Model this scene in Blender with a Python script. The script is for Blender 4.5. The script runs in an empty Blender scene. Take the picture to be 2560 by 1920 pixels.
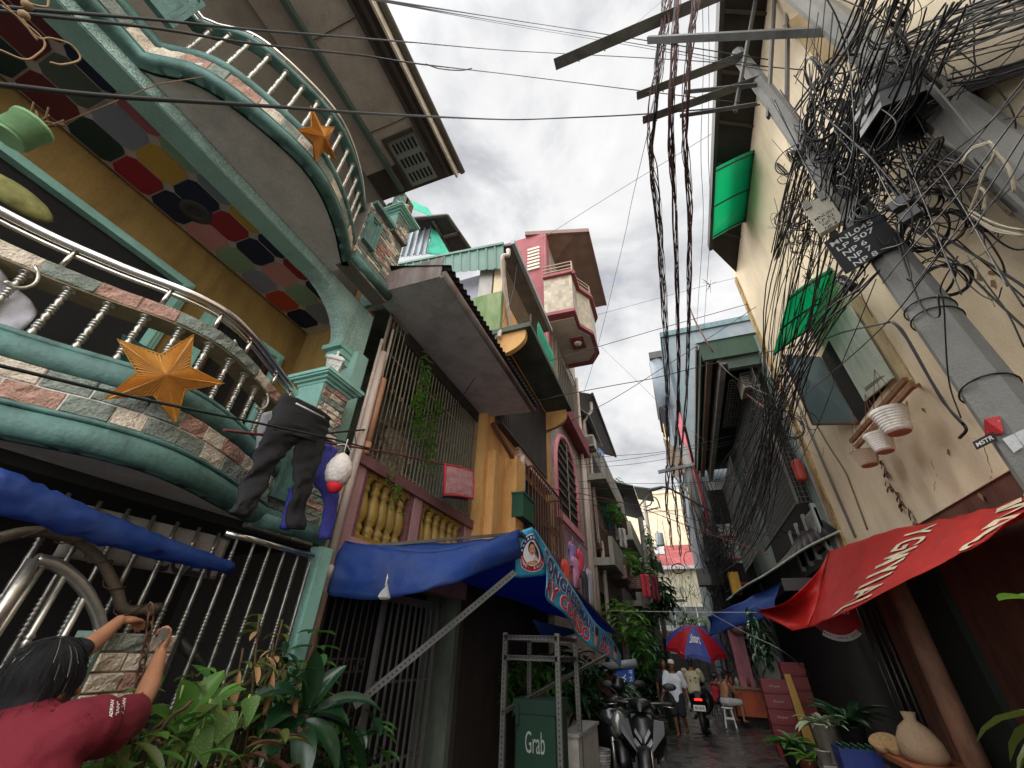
import bpy, bmesh, math, random
from mathutils import Vector, Matrix, Quaternion, noise
random.seed(7)
SC = bpy.context.scene
COL = SC.collection
R = math.radians
V = Vector
# ---------------------------------------------------------------- camera model
FOC, CX, CY, CAMZ = 402.0, 512.0, 384.0, 1.7
def _n(v): v = V(v); v.normalize(); return v
_U = _n((532-CX, -220-CY, FOC))
_S = V((692-CX, 657-CY, FOC)); _S = _n(_S - _U*_S.dot(_U))
_X = _S.cross(_U)
ROT = Matrix((_X, _S, _U))          # camera (x right, y down, z forward) -> world
KD = 1024/2212.0
KQ = 1024/2560.0
def P(px, py, x=None, y=None, z=None):      # a picture point seen on a wall, a cross plane or a level
    d = ROT @ V(((px-CX)/FOC, (py-CY)/FOC, 1.0))
    if x is not None: t = x/d.x
    elif y is not None: t = y/d.y
    else: t = (z-CAMZ)/d.z
    return V((0, 0, CAMZ)) + d*t
def D(px, py, **k): return P(px*KD, py*KD, **k)
def Q(px, py, **k): return P(px*KQ, py*KQ, **k)
cam = bpy.data.objects.new('camera', bpy.data.cameras.new('camera')); COL.objects.link(cam)
cam.data.sensor_width = 36; cam.data.lens = FOC/1024*36; cam.data.clip_end = 500; cam.data.clip_start = .05
_r = ROT @ V((1, 0, 0)); _u = ROT @ V((0, -1, 0)); _b = ROT @ V((0, 0, -1))
cam.matrix_world = Matrix(((_r.x, _u.x, _b.x, 0), (_r.y, _u.y, _b.y, 0), (_r.z, _u.z, _b.z, CAMZ), (0, 0, 0, 1)))
SC.camera = cam
# ---------------------------------------------------------------- materials
def s2l(c): return c/12.92 if c <= .04045 else ((c+.055)/1.055)**2.4
def hx(h): return tuple(s2l(int(h[i:i+2], 16)/255) for i in (0, 2, 4))
MATS = {}
def mat(name, col, rough=.65, metal=0, var=.18, scale=2.5, bump=.15, bscale=45, dirt=0.0, dcol='2a2620', dscale=1.6,
        streak=.25, trans=0.0, tcol=None, spec=.4, coat=0, fine=.08):
    if name in MATS: return MATS[name]
    c = hx(col) if isinstance(col, str) else col
    m = bpy.data.materials.new(name); m.use_nodes = True
    nt = m.node_tree; nd = nt.nodes; lk = nt.links
    b = nd['Principled BSDF']; out = nd['Material Output']
    tc = nd.new('ShaderNodeTexCoord')
    n1 = nd.new('ShaderNodeTexNoise'); n1.inputs['Scale'].default_value = scale; n1.inputs['Detail'].default_value = 6
    n1.inputs['Roughness'].default_value = .6
    lk.new(tc.outputs['Object'], n1.inputs['Vector'])
    r1 = nd.new('ShaderNodeMapRange'); r1.inputs[1].default_value = .28; r1.inputs[2].default_value = .72
    r1.inputs[3].default_value = 1-var; r1.inputs[4].default_value = 1+var*.8
    lk.new(n1.outputs['Fac'], r1.inputs[0])
    n2 = nd.new('ShaderNodeTexNoise'); n2.inputs['Scale'].default_value = bscale; n2.inputs['Detail'].default_value = 4
    lk.new(tc.outputs['Object'], n2.inputs['Vector'])
    r2 = nd.new('ShaderNodeMapRange'); r2.inputs[1].default_value = .3; r2.inputs[2].default_value = .7
    r2.inputs[3].default_value = 1-fine; r2.inputs[4].default_value = 1+fine
    lk.new(n2.outputs['Fac'], r2.inputs[0])
    mu = nd.new('ShaderNodeMath'); mu.operation = 'MULTIPLY'
    lk.new(r1.outputs[0], mu.inputs[0]); lk.new(r2.outputs[0], mu.inputs[1])
    vm = nd.new('ShaderNodeVectorMath'); vm.operation = 'SCALE'; vm.inputs[0].default_value = c
    lk.new(mu.outputs[0], vm.inputs['Scale'])
    colout = vm.outputs[0]
    if dirt > 0:
        mp = nd.new('ShaderNodeMapping'); mp.inputs['Scale'].default_value = (1, 1, streak)
        lk.new(tc.outputs['Object'], mp.inputs['Vector'])
        n3 = nd.new('ShaderNodeTexNoise'); n3.inputs['Scale'].default_value = dscale*2; n3.inputs['Detail'].default_value = 8
        n3.inputs['Roughness'].default_value = .7
        lk.new(mp.outputs[0], n3.inputs['Vector'])
        r3 = nd.new('ShaderNodeMapRange'); r3.inputs[1].default_value = .45; r3.inputs[2].default_value = .72
        r3.inputs[3].default_value = 0; r3.inputs[4].default_value = min(.95, dirt*1.25)
        lk.new(n3.outputs['Fac'], r3.inputs[0])
        mx = nd.new('ShaderNodeMix'); mx.data_type = 'RGBA'
        lk.new(r3.outputs[0], mx.inputs[0]); lk.new(colout, mx.inputs[6]); mx.inputs[7].default_value = (*hx(dcol), 1)
        colout = mx.outputs[2]
    lk.new(colout, b.inputs['Base Color'])
    b.inputs['Roughness'].default_value = rough; b.inputs['Metallic'].default_value = metal
    b.inputs['Specular IOR Level'].default_value = spec
    if coat: b.inputs['Coat Weight'].default_value = coat; b.inputs['Coat Roughness'].default_value = .12
    if bump > 0:
        bp = nd.new('ShaderNodeBump'); bp.inputs['Strength'].default_value = bump; bp.inputs['Distance'].default_value = .02
        lk.new(n2.outputs['Fac'], bp.inputs['Height']); lk.new(bp.outputs[0], b.inputs['Normal'])
    if trans > 0:
        tr = nd.new('ShaderNodeBsdfTranslucent')
        if tcol: tr.inputs['Color'].default_value = (*hx(tcol), 1)
        else: lk.new(colout, tr.inputs['Color'])
        ms = nd.new('ShaderNodeMixShader'); ms.inputs[0].default_value = trans
        lk.new(b.outputs[0], ms.inputs[1]); lk.new(tr.outputs[0], ms.inputs[2]); lk.new(ms.outputs[0], out.inputs['Surface'])
    MATS[name] = m
    return m
def emat(name, col, s):
    m = bpy.data.materials.new(name); m.use_nodes = True; b = m.node_tree.nodes['Principled BSDF']
    b.inputs['Base Color'].default_value = (*hx(col), 1); b.inputs['Emission Color'].default_value = (*hx(col), 1)
    b.inputs['Emission Strength'].default_value = s; return m
def glass(name, col, rough=.05):
    m = mat(name, col, rough=rough, bump=0, spec=.8, var=.1); return m
# ---------------------------------------------------------------- mesh builder
class MB:
    def __init__(s): s.v = []; s.f = []; s.m = []; s.sm = []
    def add(s, vs, fs, mi=0, smooth=False):
        o = len(s.v); s.v += [V(p) for p in vs]
        for f in fs: s.f.append([i+o for i in f]); s.m.append(mi); s.sm.append(smooth)
        return s
    def box(s, a, b, mi=0, rot=None, piv=None):
        x0, y0, z0 = a; x1, y1, z1 = b
        vs = [V((x, y, z)) for z in (z0, z1) for x, y in ((x0, y0), (x1, y0), (x1, y1), (x0, y1))]
        if rot: p = V(piv) if piv else (V(a)+V(b))/2; vs = [p + rot @ (q-p) for q in vs]
        return s.add(vs, [(3, 2, 1, 0), (4, 5, 6, 7), (0, 1, 5, 4), (1, 2, 6, 5), (2, 3, 7, 6), (3, 0, 4, 7)], mi)
    def bar(s, a, b, w, h=None, mi=0, up=(0, 0, 1)):
        a = V(a); b = V(b); h = h or w; d = (b-a).normalized(); up = V(up)
        if abs(d.dot(up)) > .97: up = V((1, 0, 0))
        sx = d.cross(up).normalized()*w/2; sy = sx.cross(d).normalized()*h/2
        vs = [p+q for p in (a, b) for q in (-sx-sy, sx-sy, sx+sy, -sx+sy)]
        return s.add(vs, [(3, 2, 1, 0), (4, 5, 6, 7), (0, 1, 5, 4), (1, 2, 6, 5), (2, 3, 7, 6), (3, 0, 4, 7)], mi)
    def angle(s, a, b, w=.06, t=.006, mi=0, up=(0, 0, 1)):
        a = V(a); b = V(b); d = (b-a).normalized(); up = V(up)
        if abs(d.dot(up)) > .97: up = V((1, 0, 0))
        sx = d.cross(up).normalized(); sy = sx.cross(d).normalized()
        s.bar(a+sy*w/2, b+sy*w/2, t, w, mi, up); s.bar(a+sx*(w/2+t/2+.0005), b+sx*(w/2+t/2+.0005), w, t, mi, up)
        return s
    def tube(s, pts, r, n=6, mi=0, cap=True, closed=False):
        pts = [V(p) for p in pts]; N = len(pts); rr = r if isinstance(r, (list, tuple)) else [r]*N
        base = len(s.v); prev = None
        for i, p in enumerate(pts):
            if closed: d = pts[(i+1) % N]-pts[i-1]
            else: d = pts[min(i+1, N-1)]-pts[max(i-1, 0)]
            if d.length < 1e-9: d = V((0, 0, 1))
            d.normalize()
            if prev is None:
                u = d.orthogonal().normalized()
            else:
                u = prev - d*prev.dot(d)
                u = u.normalized() if u.length > 1e-6 else d.orthogonal().normalized()
            prev = u; w = d.cross(u)
            for k in range(n):
                a = 2*math.pi*k/n; s.v.append(p + (u*math.cos(a)+w*math.sin(a))*rr[i])
        for i in range(N if closed else N-1):
            j = (i+1) % N
            for k in range(n):
                s.f.append([base+i*n+k, base+i*n+(k+1) % n, base+j*n+(k+1) % n, base+j*n+k]); s.m.append(mi); s.sm.append(True)
        if cap and not closed:
            s.f.append([base+k for k in range(n)][::-1]); s.m.append(mi); s.sm.append(False)
            s.f.append([base+(N-1)*n+k for k in range(n)]); s.m.append(mi); s.sm.append(False)
        return s
    def lathe(s, prof, o=(0, 0, 0), ax=(0, 0, 1), n=14, mi=0, smooth=True, sq=None):
        o = V(o); ax = V(ax).normalized(); u = ax.orthogonal().normalized() if abs(ax.z) < .99 else V((1, 0, 0)); w = ax.cross(u)
        base = len(s.v)
        for r, h in prof:
            for k in range(n):
                a = 2*math.pi*k/n+(math.pi/n if sq else 0); s.v.append(o+ax*h+(u*math.cos(a)+w*math.sin(a))*r)
        for i in range(len(prof)-1):
            for k in range(n):
                s.f.append([base+i*n+k, base+i*n+(k+1) % n, base+(i+1)*n+(k+1) % n, base+(i+1)*n+k]); s.m.append(mi); s.sm.append(smooth)
        s.f.append([base+k for k in range(n)][::-1]); s.m.append(mi); s.sm.append(False)
        e = base+(len(prof)-1)*n; s.f.append([e+k for k in range(n)]); s.m.append(mi); s.sm.append(False)
        return s
    def loft(s, rings, mi=0, cap=True, smooth=True, closed_ring=True):
        n = len(rings[0]); base = len(s.v)
        for r in rings: s.v += [V(p) for p in r]
        for i in range(len(rings)-1):
            for k in range(n if closed_ring else n-1):
                s.f.append([base+i*n+k, base+i*n+(k+1) % n, base+(i+1)*n+(k+1) % n, base+(i+1)*n+k]); s.m.append(mi); s.sm.append(smooth)
        if cap and closed_ring:
            s.f.append([base+k for k in range(n)][::-1]); s.m.append(mi); s.sm.append(False)
            e = base+(len(rings)-1)*n; s.f.append([e+k for k in range(n)]); s.m.append(mi); s.sm.append(False)
        return s
    def prism(s, poly, d, mi=0, smooth=False):
        poly = [V(p) for p in poly]; d = V(d); n = len(poly)
        s.add(poly+[p+d for p in poly], [list(range(n))[::-1], list(range(n, 2*n))]+[(i, (i+1) % n, n+(i+1) % n, n+i) for i in range(n)], mi)
        return s
    def grid(s, fn, nu, nv, mi=0, smooth=True, thick=0.0):
        base = len(s.v)
        for j in range(nv+1):
            for i in range(nu+1): s.v.append(V(fn(i/nu, j/nv)))
        def q(i, j): return base+j*(nu+1)+i
        for j in range(nv):
            for i in range(nu): s.f.append([q(i, j), q(i+1, j), q(i+1, j+1), q(i, j+1)]); s.m.append(mi); s.sm.append(smooth)
        return s
    def ell(s, c, r, mi=0, nu=12, nv=8, rot=None):
        c = V(c); rings = []
        for j in range(nv+1):
            t = math.pi*j/nv
            ring = []
            for k in range(nu):
                a = 2*math.pi*k/nu; p = V((r[0]*math.sin(t)*math.cos(a), r[1]*math.sin(t)*math.sin(a), -r[2]*math.cos(t)))
                if j in (0, nv): p = V((1e-4*math.cos(a), 1e-4*math.sin(a), p.z))
                if rot: p = rot @ p
                ring.append(c+p)
            rings.append(ring)
        return s.loft(rings, mi)
    def build(s, name, mats, parent=None, at=None, solid=0):
        me = bpy.data.meshes.new(name)
        if parent is not None: off = wloc(parent)
        elif at is not None: off = V(at)
        else:
            xs = [p.x for p in s.v]; ys = [p.y for p in s.v]; zs = [p.z for p in s.v]
            off = V(((min(xs)+max(xs))/2, (min(ys)+max(ys))/2, min(zs)))
        me.from_pydata([p-off for p in s.v], [], s.f)
        for mm in (mats if isinstance(mats, (list, tuple)) else [mats]): me.materials.append(mm)
        me.polygons.foreach_set('material_index', s.m); me.polygons.foreach_set('use_smooth', s.sm)
        bm = bmesh.new(); bm.from_mesh(me); bmesh.ops.recalc_face_normals(bm, faces=bm.faces); bm.to_mesh(me); bm.free()
        me.update()
        o = bpy.data.objects.new(name, me); COL.objects.link(o)
        if parent is not None: o.parent = parent
        else: o.location = off
        if solid:
            md = o.modifiers.new('thickness', 'SOLIDIFY'); md.thickness = solid; md.offset = 0
        return o
def wloc(o):
    p = V(o.location)
    while o.parent: o = o.parent; p += V(o.location)
    return p
def tag(o, label=None, cat=None, group=None, kind=None):
    if label: o['label'] = label
    if cat: o['category'] = cat
    if group: o['group'] = group
    if kind: o['kind'] = kind
    return o
def thing(name, label, cat, loc=(0, 0, 0), group=None, kind=None):
    o = bpy.data.objects.new(name, None); o.empty_display_size = .2; COL.objects.link(o); o.location = loc
    return tag(o, label, cat, group, kind)
def copy_tree(o, parent=None, loc=None):
    c = o.copy(); COL.objects.link(c)
    if parent: c.parent = parent
    if loc is not None: c.location = loc
    for ch in [q for q in bpy.data.objects if q.parent == o]: copy_tree(ch, c)
    return c
def spline(pts, n=6, closed=False):
    pts = [V(p) for p in pts]; out = []; N = len(pts)
    for i in range(N-1 if not closed else N):
        p0 = pts[i-1] if (i > 0 or closed) else pts[0]*2-pts[1]
        p1 = pts[i]; p2 = pts[(i+1) % N]; p3 = pts[(i+2) % N] if (i+2 < N or closed) else pts[-1]*2-pts[-2]
        for k in range(n):
            t = k/n
            out.append(.5*((2*p1)+(p2-p0)*t+(2*p0-5*p1+4*p2-p3)*t*t+(3*p1-p0-3*p2+p3)*t**3))
    if not closed: out.append(pts[-1])
    return out
def resample(pts, step):
    L = [0]
    for a, b in zip(pts, pts[1:]): L.append(L[-1]+(b-a).length)
    n = max(1, int(round(L[-1]/step))); out = []; j = 0
    for k in range(n+1):
        s = L[-1]*k/n
        while j < len(L)-2 and L[j+1] < s: j += 1
        t = (s-L[j])/max(1e-9, L[j+1]-L[j]); out.append(pts[j].lerp(pts[j+1], t))
    return out
def sweep(mb, path, prof, mi=0, smooth=True, ring=True):
    """profile (out, up) swept along a plan path; 'out' is the street side"""
    rings = []
    for i, p in enumerate(path):
        d = path[min(i+1, len(path)-1)]-path[max(i-1, 0)]; d.z = 0; d.normalize()
        nrm = V((d.y, -d.x, 0))
        rings.append([p+nrm*o+V((0, 0, u)) for o, u in prof])
    mb.loft(rings, mi, cap=True, smooth=smooth)
    return mb
def sag(a, b, s, n=14, wob=0.0):
    a = V(a); b = V(b); out = []
    for i in range(n+1):
        t = i/n; p = a.lerp(b, t); p.z -= s*4*t*(1-t)
        if wob and 0 < i < n: p += V((random.uniform(-wob, wob), random.uniform(-wob, wob), random.uniform(-wob, wob)))
        out.append(p)
    return out
_fonts = {}
def text_polys(txt, bold=0.0, shear=0.0, space=1.0):
    cu = bpy.data.curves.new('txt', 'FONT'); cu.body = txt; cu.size = 1; cu.align_x = 'CENTER'; cu.align_y = 'CENTER'
    cu.offset = bold; cu.shear = shear; cu.space_character = space; cu.resolution_u = 3; cu.fill_mode = 'FRONT'
    o = bpy.data.objects.new('txt', cu); COL.objects.link(o)
    me = bpy.data.meshes.new_from_object(o.evaluated_get(bpy.context.evaluated_depsgraph_get()))
    vs = [v.co.copy() for v in me.vertices]; fs = [list(p.vertices) for p in me.polygons]
    bpy.data.objects.remove(o); bpy.data.curves.remove(cu); bpy.data.meshes.remove(me)
    return vs, fs
def text_on(mb, txt, fn, w, h=None, mi=0, bold=0.02, shear=0, space=1.0, cu=.5, cv=.5):
    """lettering laid on a surface fn(u, v) -> point; w, h = size in u and v"""
    vs, fs = text_polys(txt, bold, shear, space)
    if not vs: return mb
    x0 = min(v.x for v in vs); x1 = max(v.x for v in vs); y0 = min(v.y for v in vs); y1 = max(v.y for v in vs)
    out = []
    for v in vs:
        u = cu+((v.x-x0)/(x1-x0)-.5)*w; q = cv+((v.y-y0)/(y1-y0)-.5)*h
        out.append(fn(u, q))
    mb.add(out, fs, mi)
    return mb
def plane_fn(o, ux, uy, off=0.0):
    o = V(o); ux = V(ux); uy = V(uy); nn = ux.cross(uy).normalized()*off
    return lambda u, v: o+ux*u+uy*v+nn
def nz(p, s=1.0): return noise.noise(V(p)*s)
def evmesh(o):
    dg = bpy.context.evaluated_depsgraph_get()
    me = bpy.data.meshes.new_from_object(o.evaluated_get(dg)); return me
# leaves ---------------------------------------------------------------
def leaf(mb, base, d, length, width, droop=.5, up=(0, 0, 1), mi=0, n=6, fold=.25, shape='lance'):
    base = V(base); d = V(d).normalized(); up = V(up)
    side = d.cross(up)
    if side.length < .05: side = d.cross(V((1, 0, 0)))
    side.normalize(); rows = []; p = base.copy(); st = length/n; dd = d.copy()
    for i in range(n+1):
        t = i/n
        if shape == 'lance': w = width*math.sin(math.pi*min(1, t*.93+.05))**.8
        elif shape == 'heart': w = width*(1.15*(1-t)**.75 if t > .12 else .6+4*t)
        else: w = width*(1-t)**.6
        if i == n: w = width*.02
        nn = side.cross(dd).normalized()
        rows.append([p-side*w*.5+nn*w*fold, p-side*w*.25+nn*w*fold*.35, p, p+side*w*.25+nn*w*fold*.35, p+side*w*.5+nn*w*fold])
        dd = (dd+V((0, 0, -droop/n))).normalized(); p = p+dd*st
    mb.loft(rows, mi, cap=False, closed_ring=False)
    return mb
# ================================================================ materials used all over
teal = mat('teal_paint', '567a72', rough=.55, var=.25, scale=5, dirt=.7, dcol='2c433c', bump=.2, dscale=3, streak=.6)
teal_lt = mat('pale_teal_paint', '8dbdb0', rough=.5, var=.15, dirt=.4, dcol='5a6a60', bump=.1)
aqua = mat('aqua_roughcast', 'a6c4b9', rough=.8, var=.2, dirt=.6, dcol='4d6a60', bump=.9, bscale=60, fine=.3)
aqua_plain = mat('aqua_plaster', '8fb5a8', rough=.7, var=.1, dirt=.3, dcol='5b6f66')
yellow = mat('ochre_wall', '8f7440', rough=.7, var=.18, dirt=.6, dcol='5a421d')
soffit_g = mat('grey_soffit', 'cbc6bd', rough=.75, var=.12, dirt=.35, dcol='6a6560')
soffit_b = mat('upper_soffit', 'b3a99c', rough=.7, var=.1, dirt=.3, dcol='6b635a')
stoneA = mat('stone_grey_green', '7f877c', rough=.85, var=.3, scale=14, bump=.8, bscale=70, fine=.2)
stoneB = mat('stone_pink', 'ad8878', rough=.85, var=.35, scale=14, bump=.8, bscale=70, fine=.2)
stoneC = mat('stone_beige', 'cdc0ad', rough=.85, var=.3, scale=14, bump=.8, bscale=70, fine=.22)
grout = mat('mortar', '6b655b', rough=.9)
STONE = [grout, stoneA, stoneB, stoneC]
steel = mat('polished_steel', 'd2cec6', rough=.2, metal=1, var=.05, bump=.02, fine=.03)
steel_d = mat('worn_steel', 'b9b6ac', rough=.3, metal=.85, var=.2, scale=9, bump=.05)
steel_k = mat('dull_dark_steel', '55544f', rough=.45, metal=.8, var=.25, scale=8)
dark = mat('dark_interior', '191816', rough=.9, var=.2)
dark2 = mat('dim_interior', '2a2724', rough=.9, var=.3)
black = mat('black_rubber', '161616', rough=.5, var=.1, bump=.05)
white = mat('white_paint', 'd9d6cf', rough=.5, var=.08, dirt=.25, dcol='8a857b')
pvc = mat('pvc_pipe', 'b8a79a', rough=.45, var=.12, dirt=.45, dcol='6a5a4e')
conc = mat('concrete', '8f8b82', rough=.85, var=.2, dirt=.5, dcol='4b473f', bump=.3)
rust = mat('rusty_iron', '5a3f30', rough=.75, var=.3, scale=8, metal=.3)
wood = mat('brown_wood', '7a5638', rough=.6, var=.3, scale=6)
blue_tarp = mat('blue_tarpaulin', '23468c', rough=.6, var=.25, scale=4, bump=.25, bscale=26, dirt=.35, dcol='56627a', streak=1, trans=.35, tcol='1a50c8')
wire_m = mat('black_cable', '1a1a1c', rough=.45, var=.1, bump=0)
wire_r = mat('brown_cable', '54362f', rough=.6, var=.35, scale=1, bump=0)
wire_g = mat('grey_cable', '6a6a6a', rough=.5, var=.1, bump=0)
wire_w = mat('pale_cord', 'c9c4b8', rough=.6, bump=0)

def stone_course(mb, path, z0, z1, out=.012, rows=1, smin=.12, smax=.3, gap=.003):
    """cladding stones set along a plan path (list of Vectors), street side outward"""
    h = (z1-z0)/rows
    L = [0]
    for a, b in zip(path, path[1:]): L.append(L[-1]+((b-a).x**2+(b-a).y**2)**.5)
    def at(s):
        s = max(0, min(L[-1], s)); j = 0
        while j < len(L)-2 and L[j+1] < s: j += 1
        t = (s-L[j])/max(1e-9, L[j+1]-L[j]); p = path[j].lerp(path[j+1], t)
        d = path[j+1]-path[j]; d.z = 0; d.normalize(); return V((p.x, p.y, 0)), V((d.y, -d.x, 0))
    for r in range(rows):
        s = -random.uniform(0, smin)
        while s < L[-1]:
            w = random.uniform(smin, smax); a = max(0, s)+gap/2; b = min(L[-1], s+w)-gap/2
            if b-a > .02:
                k = random.choice([1, 1, 2, 3, 3]); oo = out*random.uniform(.6, 1.7)
                nu = max(4, int((b-a)/.03)); nv = 4; eu = min(.2, .006/(b-a)); ev = min(.2, .006/h)
                za = z0+r*h+gap/2; zb = z0+(r+1)*h-gap/2
                sd = random.uniform(0, 99)
                def fn(u, v):
                    edge = min(u, 1-u, v, 1-v)
                    if 0 < u < 1: u = eu+(1-2*eu)*(u-1/nu)/(1-2/nu)
                    if 0 < v < 1: v = ev+(1-2*ev)*(v-1/nv)/(1-2/nv)
                    p, nn = at(a+(b-a)*u)
                    o = oo*(0 if edge < 1e-6 else 1)+ (nz((u*6+sd, v*4, sd), 1)*.014 if edge > 1e-6 else -.002)
                    return p+nn*o+V((0, 0, za+(zb-za)*v))
                mb.grid(fn, nu, nv, k, smooth=False)
            s += w
    return mb

# ================================================================ teal and yellow house
HA = thing('house', 'teal and ochre house with bulging stone-banded balconies and a ceiling of coloured panels', 'house', (-3.4, 1.2, 0))
XB = -3.02
# walls ----------------------------------------------------------
w = MB()
w.box((-4.4, -4, 2.5), (-4.2, 3.05, 5.4)); 
w.box((-4.2, 2.95, 2.5), (-3.2, 3.05, 5.4))
w.box((-3.72, 3.1, 5.6), (-3.3, 3.3, 8.3))
w.build('wall', yellow, HA)
w = MB(); w.box((-3.95, -4, 5.4), (-3.75, 3.3, 8.3)); w.build('upper_wall', mat('dim_grey_wall', '625c52', rough=.8, dirt=.4), HA)
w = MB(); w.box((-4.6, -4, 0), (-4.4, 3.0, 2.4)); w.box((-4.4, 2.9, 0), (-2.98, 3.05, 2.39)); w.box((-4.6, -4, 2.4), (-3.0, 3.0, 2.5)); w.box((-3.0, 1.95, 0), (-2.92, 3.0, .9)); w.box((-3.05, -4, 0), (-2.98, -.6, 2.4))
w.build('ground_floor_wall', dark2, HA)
# posts
p = MB(); p.box((-3.25, 2.84, 2.5), (-3.06, 3.02, 4.6)); p.build('post', aqua_plain, HA)
p = MB(); p.box((-3.52, 3.02, 5.6), (-3.3, 3.14, 8.29)); p.build('post', aqua, HA)
p = MB(); p.box((-2.99, 2.9, 0), (-2.86, 3.03, 2.42)); p.build('post', teal_lt, HA)
# beam with an arched end
CZ = 5.23; XI = -3.38; XW = -4.16; XF = -3.17
b = MB()
prof = [(-4, 5.19), (2.0, 5.19)]
for k in range(1, 9):
    a = k/8*math.pi/2; prof.append((2.0+.68*math.sin(a), 5.19-.55*(1-math.cos(a))))
prof += [(2.73, 4.6), (3.02, 4.6), (3.02, 5.32), (-4, 5.32)]
b.prism([V((XI, y, z)) for y, z in prof], (XF-XI, 0, 0)); b.build('beam', aqua, HA)
b = MB()
b.box((XI-.02, 2.62, 4.54), (XF+.04, 3.03, 4.6)); b.box((XI, 2.68, 4.46), (XF+.025, 3.03, 4.54)); b.box((XI+.02, 2.73, 4.38), (XF+.01, 3.028, 4.46))
b.build('capital', teal_lt, HA)
b = MB(); b.box((XI-.004, -4, 5.182), (XF-.01, 2.0, 5.19)); b.build('beam_soffit', aqua_plain, HA)
# ceiling of coloured panels
cols = {'m': '5c2329', 'n': '151d38', 'g': '7d7f8c', 'd': '14302e', 'y': 'b08a3a', 'r': '8a1c2c', 'p': 'b9807c', 's': '7d9477', 'o': 'a8402c', 'k': '9c5560', 'b': '6f7f86', 'e': '4c544c'}
keys = list(cols)
tm = [mat('ceiling_lines', 'b0a49a', rough=.7)]+[mat('panel_'+k, cols[k], rough=.55, var=.08, bump=.03) for k in keys]
c = MB(); c.box((XW, -4, CZ), (XI, 2.95, CZ+.1), 0)
def octo(x0, x1, y0, y1, k):
    ch = .048; g = .009; x0 += g; x1 -= g; y0 += g; y1 -= g; z = CZ-.007
    if x1-x0 < .2: pts = ((x0+ch, y0), (x1, y0), (x1, y1), (x0+ch, y1), (x0, y1-ch), (x0, y0+ch))
    else: pts = ((x0+ch, y0), (x1-ch, y0), (x1, y0+ch), (x1, y1-ch), (x1-ch, y1), (x0+ch, y1), (x0, y1-ch), (x0, y0+ch))
    c.prism([V((q[0], q[1], z)) for q in pts], (0, 0, .006), 1+keys.index(k))
rows = ['gmrdmdrnpsgonm', 'yrsmegynrnpsgr', 'nkbmnksbynrnkm']     # from the house wall outward, i = -4 ...
xs = [(XW+.01, XW+.32), (XW+.32, XW+.63), (XW+.63, XI)]
for i in range(-4, 10):
    yc = .33+.333*(i-1)
    for rr in range(3):
        if yc+.168 < 2.96: octo(*xs[rr], yc-.168, yc+.168, rows[rr][i+4])
c.build('patterned_ceiling', tm, HA)
# ceiling fan box
f = MB(); o = V((-3.84, 1.1, 5.285)); f.lathe([(.19, 0), (.17, -.03), (.15, -.06), (.06, -.075), (.05, -.06), (.03, -.07)], o, n=20)
f.build('ceiling_lamp', mat('smoked_lamp', '3a3a3e', rough=.35), HA)
# window frames on the inner wall
def frame(y0, y1, z0, z1, x=-4.2):
    m = MB(); wd = .13
    for k, (o, t) in enumerate(((0, .05), (.035, .075), (.075, .1))):
        a0 = y0+o; a1 = y1-o; c1 = z1-o
        m.box((x, a0, z0), (x+t, a0+.035, c1)); m.box((x, a1-.035, z0), (x+t, a1, c1)); m.box((x, a0+.035, c1-.035), (x+t, a1-.035, c1))
    fr = m.build('window_frame', teal_lt, HA)
    g = MB(); g.box((x-.0, y0+.1, z0), (x+.02, y1-.1, z1-.1)); g.build('window_opening', dark, HA)
frame(-2.5, 1.55, 2.6, 4.76); frame(1.76, 2.75, 2.6, 4.7)
m = MB()
for y in (1.95, 2.15, 2.35, 2.55): m.bar((-4.14, y, 2.6), (-4.14, y, 4.45), .05, .03)
m.build('door_leaf', mat('brown_jalousie', '3a2620', rough=.5), HA)

# balconies ---------------------------------------------------------
PU = [V((-3.12, -2.2+.12*k, 0)) for k in range(20)]+spline([(-3.05, .13, 0), (-2.83, .27, 0), (-2.69, .46, 0), (-2.56, .8, 0), (-2.49, 1.13, 0), (-2.53, 1.45, 0), (-2.67, 1.8, 0), (-2.86, 2.12, 0), (-2.9, 2.2, 0)], 8)
PL = spline([(-3.25, -1.6, 0), (-3.15, -.6, 0), (-3.0, .2, 0), (-2.82, .62, 0), (-2.61, .95, 0), (-2.53, 1.22, 0), (-2.58, 1.5, 0), (-2.73, 1.86, 0), (-2.84, 2.12, 0), (-2.9, 2.24, 0)], 8)
def halfround(o0, z0, z1, bulge, n=7):
    pr = [(o0-.08, z1), ]
    for k in range(n+1):
        a = math.pi*k/n; pr.append((o0+bulge*math.sin(a), (z0+z1)/2+(z1-z0)/2*math.cos(a)))
    pr.append((o0-.08, z0))
    return pr
def baluster_mesh(h):
    pr = [(.011, 0), (.011, h*.06)]
    def beads(z, n, st=.02, r=.0205):
        q = []
        for i in range(n): q += [(.011, z), (r*.92, z+st*.25), (r, z+st*.5), (r*.92, z+st*.75), (.011, z+st*.98)]; z += st
        return q, z
    z = h*.12
    for rep in range(3):
        pr += [(.013, z), (.018, z+h*.04), (.019, z+h*.06), (.014, z+h*.1)]; z += h*.115
        q, z = beads(z, 3, h*.05); pr += q; z += h*.02
    pr += [(.012, z), (.016, z+h*.04), (.012, z+h*.08), (.011, h)]
    pr.sort(key=lambda q: q[1])
    m = MB(); m.lathe(pr, n=8); m.lathe([(.03, h-.012), (.03, h)], n=8); return m
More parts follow.
